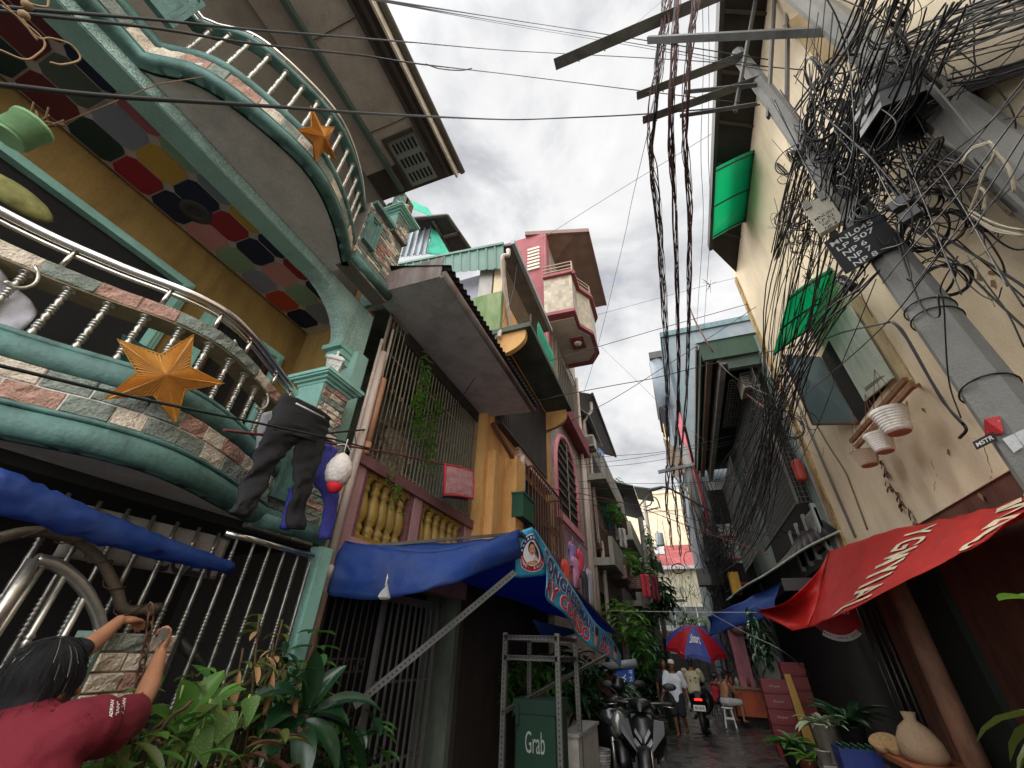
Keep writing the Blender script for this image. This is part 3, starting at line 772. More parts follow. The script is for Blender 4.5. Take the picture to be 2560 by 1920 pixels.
# d: big glossy plant
x0 = -2.35
t = potted('glossy_plant', 'large dark glossy plant with long arching leaves below the aqua post', 0, D(655, 1690, x=x0), .2, .36)
c0 = D(660, 1545, x=x0); m = MB(); tf = lambda a, b: D(a, b, x=x0+.12)
for (a, b, w) in (((655, 1530), (590, 1470), .12), ((660, 1530), (665, 1410), .13), ((670, 1530), (740, 1440), .11), ((680, 1540), (770, 1500), .12), ((680, 1550), (790, 1610), .13), ((670, 1560), (740, 1700), .14), ((655, 1560), (640, 1680), .15), ((640, 1560), (570, 1700), .14),
                  ((640, 1545), (560, 1600), .13), ((670, 1550), (700, 1690), .15), ((660, 1540), (615, 1440), .1), ((685, 1545), (760, 1640), .13), ((660, 1550), (590, 1650), .13), ((675, 1540), (720, 1600), .13)):
    A = tf(*a); B = tf(*b)+V((random.uniform(0, .25), random.uniform(-.15, .05), 0)); mid = (A+B)/2+V((0, 0, .11)); d = (mid-A)
    leaf(m, A, d, (B-A).length*1.15, w, 1.3, (.4, -.3, 1), 0, n=10, fold=.2)
m.build('foliage', lf_dark, t)
m = MB(); m.tube([V((c0.x, c0.y, .3)), c0], .025, 7); m.build('stem', twig, t)
# e: drying plant
x0 = -2.3
t = potted('drying_plant', 'straggling plant with dry brown leaves between the fence and the glossy plant', 0, D(560, 1700, x=x0), .13, .26)
root = D(560, 1700, x=x0); root.z = .24; ml = MB(); md = MB(); ms = MB()
for (a, b) in ((525, 1400), (575, 1420), (610, 1340), (560, 1330), (640, 1480), (500, 1480), (590, 1390)):
    tp = D(a, b, x=x0-.1); st = spline([root, root.lerp(tp, .55)+V((random.uniform(-.05, .05), random.uniform(-.05, .05), .05)), tp], 8); ms.tube(st, .006, 5)
    for i in range(14):
        p = st[random.randint(6, len(st)-1)]; an = random.uniform(0, 6.3)
        leaf(ml if random.random() < .72 else md, p, V((math.cos(an), math.sin(an), random.uniform(-.3, .4))), random.uniform(.08, .18), random.uniform(.025, .05), 1.0, mi=0)
for (a, b) in (((517, 1450), (520, 1500)), ((590, 1450), (600, 1530)), ((640, 1500), (645, 1590))): leaf(md, D(*a, x=x0+.05), V((.1, 0, -1)), .2, .05, .2, (1, 0, 0))
ms.build('stem', twig, t); ml.build('foliage', lf_olive, t); md.build('dry_leaves', lf_dry, t)
t = potted('croton', 'low reddish-brown croton at the bottom edge of the picture', 0, D(560, 1760, x=-2.0), .13, .26)
m = MB(); c = D(545, 1640, x=-2.0)
for i in range(46):
    a = random.uniform(0, 6.3); p = c+V((random.uniform(-.16, .16), random.uniform(-.2, .2), random.uniform(-.25, .1))); leaf(m, p, V((math.cos(a), math.sin(a), .4)), random.uniform(.12, .2), .05, .9, mi=random.choice((0, 0, 1)))
m.build('foliage', [lf_red, lf_olive], t); m = MB(); m.tube([V((c.x, c.y, .2)), c], .012, 6); m.build('stem', twig, t)

# more greenery packed along the fence
def mass(name, label, centre, rad, n, sz, mats, droop=.9, wd=.34):
    t = thing(name, label, 'plant', V((centre.x, centre.y, 0))); m = MB(); ms = MB()
    m2 = MB(); m2.lathe([(.1, 0), (.14, .24), (.15, .26), (.01, .25)], (centre.x, centre.y, 0), n=16); m2.build('pot', clay, t)
    for k in range(9):
        tp = centre+V((random.uniform(-1, 1)*rad[0]*.8, random.uniform(-1, 1)*rad[1]*.8, random.uniform(0, 1)*rad[2])); ms.tube(spline([V((centre.x, centre.y, .25)), centre.lerp(tp, .3)-V((0, 0, rad[2]*.6)), tp], 5), .006, 5)
    for i in range(n):
        p = centre+V((random.gauss(0, .5)*rad[0], random.gauss(0, .5)*rad[1], random.gauss(0, .5)*rad[2])); a = random.uniform(0, 6.3)
        leaf(m, p, V((math.cos(a), math.sin(a), random.uniform(-.3, .9))), random.uniform(.5, 1.4)*sz, sz*wd*random.uniform(.7, 1.2), droop*random.uniform(.5, 1.6), n=5, mi=random.randrange(len(mats)), fold=random.uniform(.05, .35))
    ms.build('stem', twig, t); m.build('foliage', mats, t); return t
mass('mixed_shrub', 'dense mixed green shrub in front of the twisted fence bars', D(520, 1560, x=-2.45), (.22, .34, .3), 120, .17, [lf_mid, lf_olive, lf_bright])
mass('mixed_shrub', 'dark shrub filling the gap between the fence and the aqua post', D(610, 1520, x=-2.62), (.18, .28, .34), 110, .18, [lf_dark, lf_mid, lf_olive])
mass('mixed_shrub', 'low pale-leaved shrub at the foot of the stone gatepost', D(300, 1610, x=-2.05), (.16, .26, .16), 70, .15, [lf_bright, lf_mid, lf_olive])
mass('mixed_shrub', 'dark low shrub at the right foot of the large glossy plant', D(745, 1640, x=-2.5), (.2, .3, .25), 90, .2, [lf_dark, lf_mid])
# ================================================================ the row of houses beyond, left side
pink_pl = mat('dusty_pink_plaster', 'a87f80', rough=.75, var=.12, dirt=.4, dcol='5a4444')
maroon_t = mat('maroon_tiles', '6f4a4a', rough=.5, var=.2, scale=7)
gold = mat('gold_balusters', '94762e', rough=.45, var=.25, scale=9, dirt=.6, dcol='54421a', bump=.1, spec=.6)
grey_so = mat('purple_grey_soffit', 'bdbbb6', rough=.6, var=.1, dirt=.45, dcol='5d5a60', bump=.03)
corr_d = mat('dark_corrugated_iron', '3a3a3c', rough=.55, metal=.4, var=.3, dirt=.5, dcol='5a3a28')
green_sh = mat('green_sheet_metal', '587468', rough=.5, var=.12, dirt=.5, dcol='3c4c44')
zinc = mat('grey_sheet_metal', '8f969a', rough=.4, metal=.5, var=.2, dirt=.5, dcol='5c5a58')
net_gr = mat('green_net', '4fb59a', rough=.7, var=.25, scale=6, trans=.4, tcol='60d0b0', bump=.3)
bars_m = mat('beige_painted_bars', '857a68', rough=.55, dirt=.4, dcol='5a4632')
bars_d = mat('dark_bars', '3f3a38', rough=.6, dirt=.3)
def grille_y(m, x, y0, y1, z0, z1, n, r=.008, rows=(), mi=0, sq=True):
    for i in range(n+1):
        y = y0+(y1-y0)*i/n; m.bar((x, y, z0), (x, y, z1), r*1.7, r*1.7, mi)
    for z in rows: m.bar((x-.014, y0, z), (x-.014, y1, z), r*1.5, r*2, mi)
def scrolls(m, x, y0, y1, z, n, s=.045, r=.005):
    for i in range(n):
        y = y0+(y1-y0)*(i+.5)/n
        for sg in (1, -1):
            m.tube([V((x, y+sg*(s*.5+s*.5*math.cos(t)*(1-t*.1)), z+sg*s*math.sin(t)*(1-t*.1))) for t in [k*.6 for k in range(9)]], r, 4)
HB = thing('house', 'two-storey house with gold balusters, a barred upper porch and a grey canopy', 'house', (-3.4, 4.5, 0))
X = -3.0
m = MB(); m.box((-4.4, 3.06, 0), (-4.2, 5.95, 5.6)); m.box((-4.2, 5.8, 2.5), (-3.05, 5.94, 5.5)); m.box((-4.2, 3.06, 2.35), (X, 5.94, 2.55)); m.box((-4.2, 3.06, 5.5), (-3.0, 5.94, 5.6)); m.box((-4.2, 5.82, 0), (-3.0, 5.94, 2.35))
m.build('wall', mat('dim_green_wall', '6f7a6c', rough=.8, dirt=.5), HB)
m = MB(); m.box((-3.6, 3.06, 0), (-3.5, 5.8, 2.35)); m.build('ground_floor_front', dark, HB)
# columns, base and ledge of the balustrade
for y0, y1 in ((3.12, 3.3), (4.28, 4.46), (5.72, 5.94)):
    m = MB(); m.box((-3.15, y0, 2.35), (-2.94, y1, 3.3)); m.build('column', pink_pl, HB)
m = MB(); m.box((-3.12, 3.08, 2.3), (-2.93, 5.94, 2.6)); m.build('base_course', pink_pl, HB)
m = MB()
for k in range(19): m.box((-3.2, 3.08+k*.15, 3.3), (-2.9, 3.08+k*.15+.146, 3.42))
m.box((-3.19, 3.08, 3.305), (-2.91, 5.94, 3.41)); m.build('ledge', maroon_t, HB)
for (y0, y1) in ((3.3, 3.36), (4.22, 4.28), (4.46, 4.52), (5.66, 5.72)):
    m = MB()
    for k in range(6): m.box((-3.12, y0, 2.6+k*.117), (-2.95, y1, 2.6+k*.117+.113))
    m.build('tile_jamb', maroon_t, HB)
pr = [(.075, 0), (.075, .05), (.06, .06), (.05, .075), (.062, .1), (.066, .14), (.05, .16), (.046, .175), (.075, .22), (.085, .3), (.075, .39), (.05, .47), (.042, .5), (.06, .52), (.06, .55), (.045, .57), (.055, .6), (.075, .64), (.075, .7)]
g0 = None
for grp in ((3.45, 3.64, 3.80, 3.96, 4.12), (4.6, 4.8, 5.0, 5.2, 5.4, 5.58)):
    for y in grp:
        if g0 is None:
            m = MB(); m.lathe(pr, n=16); m.box((-.078, -.078, 0), (.078, .078, .05)); m.box((-.078, -.078, .645), (.078, .078, .7))
            g0 = m.build('baluster', gold, HB); off = wloc(HB)
            for v in g0.data.vertices: v.co += off
            g0.location = V((-3.04, y, 2.6))-off
        else: q = g0.copy(); COL.objects.link(q); q.location = V((-3.04, y, 2.6))-off
# grille of the upper porch
m = MB(); grille_y(m, -2.98, 3.12, 5.92, 3.43, 5.36, 33, .007, (3.5, 3.95, 4.85, 5.3))
m.bar((-2.98, 3.12, 3.43), (-2.98, 3.12, 5.42), .03); m.bar((-2.98, 5.92, 3.43), (-2.98, 5.92, 5.42), .03); m.bar((-2.98, 3.1, 5.38), (-2.98, 5.94, 5.38), .03)
scrolls(m, -2.98, 3.15, 5.9, 4.4, 13); scrolls(m, -2.98, 3.15, 5.9, 3.7, 13, .035)
m.build('grille', bars_m, HB)
m = MB(); m.box((-2.97, 3.5, 5.2), (-2.955, 5.9, 5.4)); m.build('grille_header', dark2, HB)
# things inside the porch
m = MB(); m.box((-3.9, 4.6, 2.6), (-3.87, 5.2, 4.6)); m.build('inner_door', mat('cream_inner_door', '9a9384', rough=.6), HB)
# canopy
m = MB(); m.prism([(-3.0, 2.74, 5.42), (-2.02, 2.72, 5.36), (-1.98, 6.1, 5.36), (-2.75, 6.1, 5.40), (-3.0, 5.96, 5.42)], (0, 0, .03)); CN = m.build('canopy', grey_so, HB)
m = MB(); m.prism([(-3.0, 2.735, 5.42), (-2.02, 2.715, 5.36), (-2.02, 2.715, 5.72), (-3.0, 2.735, 5.78)], (0, .02, 0)); m.build('end_plate', mat('rust_streaked_plate', '8a8580', rough=.6, var=.25, dirt=.9, dcol='5a2a20', streak=.15), CN)
m = MB(); m.tube([(-2.0, 2.74, 5.42), (-1.96, 6.12, 5.4)], .055, 8); m.build('rim_pipe', mat('rusty_grey_pipe', '77706a', rough=.5, metal=.3, dirt=.7, dcol='5a3826'), CN)
def corrugated(p00, p10, p11, p01, n, amp, mm, name, parent, thick=.0):
    p00, p10, p11, p01 = map(V, (p00, p10, p11, p01)); nn = (p10-p00).cross(p01-p00).normalized()
    m = MB(); k = n*6
    m.grid(lambda u, v: p00.lerp(p10, u).lerp(p01.lerp(p11, u), v)+nn*amp*math.sin(u*n*2*math.pi), k, 2)
    return m.build(name, mm, parent, solid=.004)
corrugated((-1.9, 2.7, 5.5), (-1.88, 6.2, 5.5), (-3.1, 6.2, 5.95), (-3.1, 2.7, 5.95), 34, .018, corr_d, 'roof_sheet', CN)
# pipes along the party wall
m = MB(); m.tube([(-2.92, 3.09, 2.05), (-2.92, 3.09, 4.72)], .042, 12); m.tube([(-2.92, 3.09, 2.2), (-2.92, 3.09, 2.3)], .05, 12); m.build('drain_pipe', pvc, HB)
m = MB(); m.tube([(-2.93, 3.2, 3.55), (-2.93, 3.2, 4.4)], .045, 12); m.tube([(-2.93, 3.2, 3.42), (-2.93, 3.2, 3.56)], .05, 12); m.build('drain_pipe', mat('orange_brown_pipe', 'a87a5c', rough=.5), HB)
m = MB(); m.tube([(-2.95, 3.03, 2.2), (-2.95, 3.04, 4.9)], .02, 8); m.tube([(-2.96, 3.2, 2.3), (-2.96, 3.2, 5.2)], .016, 8); m.build('conduit', pvc, HB)
m = MB(); m.tube([(-2.92, 3.1, 0), (-2.92, 3.1, 2.08)], .05, 10); m.build('drain_pipe', mat('rusty_drain', '5d483a', rough=.8, dirt=.6), HB)
# ground floor grilles in the dark under the blue tarpaulin
m = MB(); grille_y(m, -3.02, 3.2, 4.0, .3, 2.3, 8, .008, (.9, 1.5, 1.6)); scrolls(m, -3.02, 3.2, 4.0, 1.55, 4, .05); scrolls(m, -3.02, 3.2, 4.0, 1.2, 4, .05); m.build('grille', bars_d, HB)
m = MB(); grille_y(m, -3.0, 4.15, 5.25, .1, 2.15, 9, .012, (.12, .75, 1.4, 2.13)); m.bar((-3, 4.12, 0), (-3, 4.12, 2.2), .05); m.bar((-3, 5.28, 0), (-3, 5.28, 2.2), .05); m.bar((-3, 4.1, 2.17), (-3, 5.3, 2.17), .05); m.build('grille_door', mat('grey_bars', '5e5c5a', rough=.6), HB)
m = MB(); m.box((-3.15, 3.1, 0), (-2.98, 5.9, .3)); m.build('step', mat('dark_plaster_step', '4a4034', rough=.8), HB)
# plants behind / through the grille
def climber(name, label, pts, n, x, sz, mm, spread=.1, cat='plant'):
    st = spline([D(*p, x=x) for p in pts], 8)
    t = thing(name, label, cat, st[0]); m = MB(); m.tube(st, .008, 5); m.build('stem', twig, t)
    m = MB()
    for i in range(n):
        p = random.choice(st)+V((random.uniform(-.02, .06), random.uniform(-spread, spread), random.uniform(-spread, spread))); a = random.uniform(0, 6.3)
        leaf(m, p, V((abs(math.cos(a)), math.sin(a), random.uniform(-.2, .5))), random.uniform(.6, 1.2)*sz, sz*.5, .8, n=4)
    m.build('foliage', mm, t); return t
climber('creeper', 'green creeper climbing the inside of the barred porch', ((905, 960), (898, 900), (905, 850), (915, 785)), 170, -2.88, .10, lf_bright, .14)
climber('creeper', 'leafy shoots spreading through the bars right of the tall creeper', ((920, 1000), (930, 920), (945, 870)), 110, -2.88, .09, lf_bright, .15)
climber('creeper', 'plant drooping over the gold balusters', ((835, 1020), (845, 1050), (850, 1080), (860, 1095)), 34, -2.86, .08, lf_bright, .1)
m = MB()
for i in range(40):
    a = D(random.uniform(790, 880), random.uniform(900, 1000), x=-2.94); m.tube(spline([a, a+V((.03, random.uniform(-.15, .15), random.uniform(-.1, .1))), a+V((.0, random.uniform(-.3, .3), random.uniform(-.25, .25)))], 4), .004, 4)
tag(m.build('dry_vine', twig), 'tangle of dry vine stems on the bars beside the pipes', 'vine')
t = thing('hanging_mat', 'pink quilted mat with a red border hung on a line before the bars', 'mat', D(985, 1030, x=-2.7))
mf = lambda u, v: D(962, 1003, x=-2.7).lerp(D(1022, 1020, x=-2.7), u)+V((.03*math.sin(v*2)+.012*nz((u*6, v*6, 1)), 0, -.42*v+.02*math.sin(u*3)))
m = MB(); m.grid(mf, 16, 14); m.build('quilt', mat('pink_quilt', 'b8898c', rough=.9, var=.3, scale=16, bump=.5), t, solid=.012)
m = MB(); m.tube([mf(*q) for q in ((0, 0), (0, .5), (0, 1), (.5, 1.01), (1, 1), (1, .5), (1, 0), (.5, 0))], .018, 6, closed=True); m.build('border', mat('red_border', 'b8303a', rough=.8), t)
m = MB(); m.grid(lambda u, v: mf(u*.9, v*.9)+V((-.03, 0, -.09)), 8, 8); tag(m.build('dark_mat', mat('dark_grey_mat', '44444a', rough=.9), solid=.01), 'dark grey mat hanging behind the pink quilted one', 'mat')

# ------------------------------------------------------------ orange house
HC = thing('house', 'orange house with a mossy green side wall and a dark concrete sun shade', 'house', (-3.4, 8, 0))
orange = mat('orange_plaster', 'cf9f62', rough=.7, var=.12, dirt=.45, dcol='8a6030', scale=1.5)
moss = mat('mossy_green_wall', '647a4c', rough=.85, var=.25, dirt=.5, dcol='9aa07c', scale=3)
m = MB(); m.box((-4.6, 5.96, 2.6), (-2.8, 10.3, 7.2)); m.build('wall', orange, HC)
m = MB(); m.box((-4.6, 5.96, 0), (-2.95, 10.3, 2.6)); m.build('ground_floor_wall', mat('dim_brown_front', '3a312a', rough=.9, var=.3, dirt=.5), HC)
m = MB(); m.box((-4.6, 5.95, 7.2), (-2.66, 6.1, 8.6)); m.build('side_wall', moss, HC)
m = MB(); m.box((-4.6, 6.1, 7.2), (-2.65, 10.3, 8.5)); m.build('upper_wall', orange, HC)
m = MB(); m.box((-3.3, 6.0, 8.6), (-2.95, 6.2, 9.7)); m.build('post', mat('grey_dirty_plaster', 'a09c94', rough=.8, dirt=.9, dcol='55524c'), HC)
m = MB(); m.box((-2.9, 6.0, 8.6), (-2.68, 6.12, 9.8)); m.build('post', mat('cream_post', 'cdb896', rough=.7), HC)
m = MB(); m.box((-4.5, 6.3, 8.5), (-3.2, 6.4, 9.8)); m.build('partition', mat('pale_lilac_board', '9b9aa6', rough=.6), HC)
m = MB(); m.box((-4.6, 10.15, 8.5), (-2.68, 10.3, 9.9)); m.box((-4.6, 6.1, 8.5), (-4.5, 10.2, 9.9)); m.build('back_wall', dark2, HC)
m = MB()
for k in range(9): m.bar((-2.67, 6.1, 8.55+k*.12), (-2.67, 8.1, 8.55+k*.12), .02)
m.bar((-2.67, 6.1, 8.5), (-2.67, 6.1, 9.8), .03); m.bar((-2.67, 8.1, 8.5), (-2.67, 8.1, 9.8), .04); m.build('window_grille', bars_m, HC)
nf = lambda u, v: V((-2.45-.2*v+.05*nz((u*7, v*5, 2)), 8.15+1.7*u, 9.5-1.9*v))
m = MB(); m.grid(nf, 18, 12); tag(m.build('net_curtain', net_gr, solid=.004), 'green net hung over the upper opening of the orange house', 'net')
# eave with gutter, slopes towards the street
m = MB(); m.prism([(-2.4, 5.85, 10.0), (-2.36, 9.2, 10.0), (-3.4, 9.6, 10.25), (-3.4, 5.85, 10.25)], (0, 0, .05)); m.build('eave', mat('dark_slatted_eave', '5b5d60', rough=.7, var=.2, dirt=.4), HC)
m = MB(); m.box((-2.42, 5.8, 9.98), (-2.33, 9.25, 10.12)); m.build('gutter', mat('grey_blue_gutter', '8c979c', rough=.5), HC)
m = MB()
for i in range(15): 
    xx = -2.45-.22*i; zz = 10.0+.0*i
a = D(445, 0, y=5.78)
e0 = D(860, 598, y=5.8); e1 = D(1090, 580, y=5.8); e2 = D(1088, 528, y=5.8); e3 = D(862, 572, y=5.8)
nrib = 13; dz = V((0, 0, 1))
m.grid(lambda u, v: e0.lerp(e1, u).lerp(e3.lerp(e2, u), v)+V((0, -.03 if (u*nrib) % 1 < .22 else 0, 0)), nrib*9, 3, smooth=False)
m.bar(e3, e2, .1, .07); m.build('ribbed_fascia', green_sh, HC, solid=.005)
m = MB(); c0 = D(1098, 540, x=-2.38); dp = [c0, c0+V((0, 0, -.2)), D(1085, 565, x=-2.5), D(1100, 690, x=-2.6), D(1103, 712, x=-2.6), D(1082, 716, x=-2.62), D(1078, 730, x=-2.62)]
m.tube(spline(dp, 4), .05, 10); m.build('drain_pipe', pvc, HC)
# sun shade slab
m = MB(); m.box((-2.82, 5.9, 7.28), (-1.95, 9.6, 7.4)); SS = m.build('sun_shade', mat('mossy_concrete', '4f5a4e', rough=.85, var=.3, dirt=.5, dcol='2b3028'), HC)
br = []
for k in range(9): a = k/8*math.pi/2; br.append((-2.78+.7*math.sin(a), 0, 6.85+.42*(1-math.cos(a))))
for y in (5.98, 9.45):
    m = MB(); m.prism([V((-2.8, y, 7.28)), V((-2.8, y, 6.7))]+[V((p[0], y, p[2]-.12)) for p in br]+[V((-2.08, y, 7.28))], (0, .12, 0)); m.build('bracket', orange, SS)
# 2nd floor window behind the canopy
def cage(y0, y1, z0, z1, x, dep, n, mm, HH, name='window_grille', base=True):
    m = MB()
    xo = x+dep
    for i in range(n+1): y = y0+(y1-y0)*i/n; m.bar((xo, y, z0), (xo, y, z1), .022)
    for s in (y0, y1):
        for j in range(4): q = x+dep*j/4; m.bar((q, s, z0), (q, s, z1), .02)
    for z in (z0, z1):
        m.bar((xo, y0, z), (xo, y1, z), .035); m.bar((x, y0, z), (xo, y0, z), .035); m.bar((x, y1, z), (xo, y1, z), .035)
    if base:
        for j in range(5): q = x+dep*j/5; m.bar((q, y0, z0), (q, y1, z0), .02)
    m.build(name, mm, HH)
m = MB(); m.box((-2.82, 6.4, 5.5), (-2.79, 9.3, 7.1)); m.build('window', dark, HC)
cage(6.3, 9.4, 5.35, 7.2, -2.78, .12, 30, bars_d, HC)
m = MB()
for k in range(4): m.box((-2.79, 7.4, 5.05+k*.075), (-2.62-.02*k, 9.75, 5.11+k*.075))
m.build('window_sill', mat('striped_pale_sill', 'b89a8a', rough=.6), HC)
# first floor window with a projecting cage and a pilaster
m = MB(); m.box((-2.82, 7.7, 3.1), (-2.79, 9.9, 4.9)); m.build('window', dark, HC)
cage(7.6, 10.0, 3.0, 4.95, -2.78, .33, 13, rust, HC)
m = MB(); scrolls(m, -2.45, 8.2, 9.6, 4.0, 6, .12, .012); m.build('scroll_iron', rust, HC)
m = MB(); m.box((-2.8, 6.9, 2.7), (-2.55, 7.35, 4.9)); m.box((-2.8, 6.1, 2.7), (-2.66, 6.5, 4.7)); m.build('pilaster', orange, HC)
m = MB(); m.bar((-2.75, 6.1, 5.25), (-2.6, 7.2, 4.75), .08, .06); m.build('sloping_moulding', mat('rust_brown_trim', '6a4a34', rough=.8), HC)
m = MB(); m.box((-2.8, 6.0, 2.5), (-2.7, 10.3, 2.72)); m.build('floor_band', mat('brown_band', '9a6a3a', rough=.7, dirt=.5), HC)
t = thing('window_box', 'dark green box set in the corner of the caged window', 'box', D(1130, 1125, x=-2.5)); m = MB(); a = V(t.location); m.box(a+V((-.12, -.3, 0)), a+V((.1, .35, .42))); m.build('shell', mat('dark_green_box', '1c4a36', rough=.6), t); m = MB(); m.box(a+V((-.13, -.32, .42)), a+V((.12, .37, .45))); m.build('lid', mat('dark_green_box2', '245a42', rough=.6), t)
m = MB(); c = D(1128, 1030, x=-2.6); m.loft([[c+V((.05*math.cos(t), .14*w*math.sin(t), h)) for t in [k*math.pi/5 for k in range(10)]] for w, h in ((.9, -.5), (1, -.2), (1, .1), (.8, .35), (.3, .45))]); tag(m.build('white_sack', mat('dirty_white_sheet', 'b9b5ae', rough=.8, dirt=.4)), 'white bundle standing in the caged window of the orange house', 'sack')
# shack storey behind, with metal wall, net and a dark roof
m = MB()
c0 = Q(990, 645, y=6.15); c1 = Q(1067, 636, y=6.15); c2 = Q(1083, 552, y=6.15); c3 = Q(1014, 570, y=6.15)
m.grid(lambda u, v: c0.lerp(c1, u).lerp(c3.lerp(c2, u), v)+V((0, -.08 if (u*5) % 1 < .16 else 0, 0)), 50, 3, smooth=False); SHK = thing('shack', 'sheet-metal rooftop shack with a green net wall behind the green fascia', 'shack', c0)
m.build('metal_wall', zinc, SHK, solid=.01)
d1 = Q(1130, 640, y=6.3); d2 = Q(1110, 600, y=6.3)
m = MB(); m.grid(lambda u, v: c1.lerp(Q(1128, 640, y=6.3), u).lerp(c2.lerp(Q(1082, 560, y=6.3), u), v)+V((0, .06*nz((u*5, v*6, 1)), 0)), 16, 14); m.build('net_wall', net_gr, SHK, solid=.004)
m = MB(); zr = 12.4; m.prism([Q(1016, 548, z=zr), Q(1118, 538, z=zr), Q(1178, 625, z=zr), Q(1125, 640, z=zr)], (0, 0, .06)); m.build('roof', corr_d, SHK)
m = MB(); 
for a, b in (((1082, 552), (1130, 640)), ((1118, 538), (1178, 625)), ((1100, 595), (1150, 582)), ((1016, 548), (1118, 538))): m.bar(Q(*a, z=zr-.04), Q(*b, z=zr-.04), .08, .06)
m.build('rafter', mat('weathered_rafter', '57524c', rough=.8), SHK)
m = MB(); m.grid(lambda u, v: Q(1026, 520, y=6.6).lerp(Q(1085, 545, y=6.6), u).lerp(Q(1020, 498, y=6.6).lerp(Q(1070, 520, y=6.6), u), v), 8, 6); m.build('net_wall', net_gr, SHK, solid=.004)

# ------------------------------------------------------------ tall tiled house
def tile_mat(name, c1, c2, c3, sx=.1, sy=.1, mort=.004, off=0.0, rough=.45):
    m = bpy.data.materials.new(name); m.use_nodes = True; nt = m.node_tree; b = nt.nodes['Principled BSDF']
    tc = nt.nodes.new('ShaderNodeTexCoord'); sp = nt.nodes.new('ShaderNodeSeparateXYZ'); nt.links.new(tc.outputs['Object'], sp.inputs[0])
    ad = nt.nodes.new('ShaderNodeMath'); nt.links.new(sp.outputs[0], ad.inputs[0]); nt.links.new(sp.outputs[1], ad.inputs[1])
    cb = nt.nodes.new('ShaderNodeCombineXYZ'); nt.links.new(ad.outputs[0], cb.inputs[0]); nt.links.new(sp.outputs[2], cb.inputs[1])
    br = nt.nodes.new('ShaderNodeTexBrick'); br.inputs['Scale'].default_value = 1; br.inputs['Brick Width'].default_value = sx; br.inputs['Row Height'].default_value = sy
    br.inputs['Mortar Size'].default_value = mort; br.offset = off; br.inputs['Color1'].default_value = (*hx(c1), 1); br.inputs['Color2'].default_value = (*hx(c2), 1); br.inputs['Mortar'].default_value = (*hx(c3), 1)
    nt.links.new(cb.outputs[0], br.inputs['Vector'])
    n = nt.nodes.new('ShaderNodeTexNoise'); n.inputs['Scale'].default_value = 2; n.inputs['Detail'].default_value = 6; nt.links.new(tc.outputs['Object'], n.inputs[0])
    mr = nt.nodes.new('ShaderNodeMapRange'); mr.inputs[1].default_value = .3; mr.inputs[2].default_value = .7; mr.inputs[3].default_value = .72; mr.inputs[4].default_value = 1.1; nt.links.new(n.outputs[0], mr.inputs[0])
    vm = nt.nodes.new('ShaderNodeVectorMath'); vm.operation = 'SCALE'; nt.links.new(br.outputs[0], vm.inputs[0]); nt.links.new(mr.outputs[0], vm.inputs['Scale'])
    nt.links.new(vm.outputs[0], b.inputs['Base Color']); b.inputs['Roughness'].default_value = rough
    bp = nt.nodes.new('ShaderNodeBump'); bp.inputs['Strength'].default_value = .3; bp.inputs['Distance'].default_value = .01; nt.links.new(br.outputs['Fac'], bp.inputs['Height']); bp.invert = True; nt.links.new(bp.outputs[0], b.inputs['Normal'])
    return m
tileD = tile_mat('mottled_wall_tiles', 'b8aa9a', '96887c', '7a6e66', .2, .1, .003, .5)
tileB = tile_mat('checkered_balcony_tiles', 'a89c86', '8a7a66', '94866f', .14, .14, .003, 0)
brick = tile_mat('brown_bricks', '6f4436', '553128', '8a7d72', .22, .075, .01, .5, .85)
block = tile_mat('bare_concrete_blocks', '85807a', '736e68', '5e5a55', .4, .2, .012, .5, .9)
redp = mat('red_plaster', '85484a', rough=.75, var=.15, dirt=.35, dcol='6a2c2e')
pinkp = mat('pink_trim', 'd98a94', rough=.6, var=.1, dirt=.3)
HD = thing('house', 'tall tiled house with red trim, an arched window and a projecting balcony', 'house', (-3.4, 12.6, 0))
m = MB(); m.box((-5.5, 10.32, 0), (-2.8, 15, 16.5)); m.build('wall', tileD, HD)
m = MB(); m.box((-5.5, 10.28, 8.6), (-2.83, 10.32, 16.5)); m.box((-2.8, 10.3, 8.8), (-2.74, 10.75, 16.5)); m.build('red_pillar', redp, HD)
m = MB(); m.box((-2.8, 10.32, 8.2), (-2.45, 15, 8.75)); m.build('cornice', mat('dark_red_cornice', '7c3036', rough=.6, dirt=.3), HD)
def on(x, pts): return [D(*p, x=x) for p in pts]
def arch(y0, y1, z0, z1, x, HH, trim, n=12):
    m = MB(); pts = [V((x, y0, z0)), V((x, y0, (z0+z1*1.2)/2.2))]; zc = (z0+z1*1.2)/2.2
    for k in range(1, n): a = math.pi*k/n; pts.append(V((x, (y0+y1)/2-(y1-y0)/2*math.cos(a), zc+(z1-zc)*math.sin(a))))
    pts += [V((x, y1, zc)), V((x, y1, z0))]
    m.prism([p-V((.02, 0, 0)) for p in pts], (.03, 0, 0)); m.build('window', dark, HH)
    m = MB(); m.tube(pts, .1, 6); m.box((x, y0-.2, z0-.18), (x+.16, y1+.2, z0)); m.build('window_frame', trim, HH)
    m = MB()
    for k in range(9): z = z0+(z1-z0)*(k+.5)/9.4; hw = 1 if z < zc else math.sqrt(max(0, 1-((z-zc)/(z1-zc))**2)); m.bar((x+.04, (y0+y1)/2-(y1-y0)/2*hw, z), (x+.04, (y0+y1)/2+(y1-y0)/2*hw, z), .035)
    m.bar((x+.06, (y0+y1)/2, z0), (x+.06, (y0+y1)/2, z1), .03); m.build('window_grille', bars_m, HH)
arch(10.8, 13.6, 4.9, 7.7, -2.8, HD, pinkp)
m = MB(); m.box((-2.82, 11.3, 9.3), (-2.79, 14.3, 11.2)); m.build('window', dark, HD); cage(11.2, 14.4, 9.2, 11.3, -2.78, .1, 12, bars_m, HD)
m = MB()
for k in range(7): m.box((-3.5, 10.2, 14.3+.2*k), (-3.0, 10.27, 14.4+.2*k))
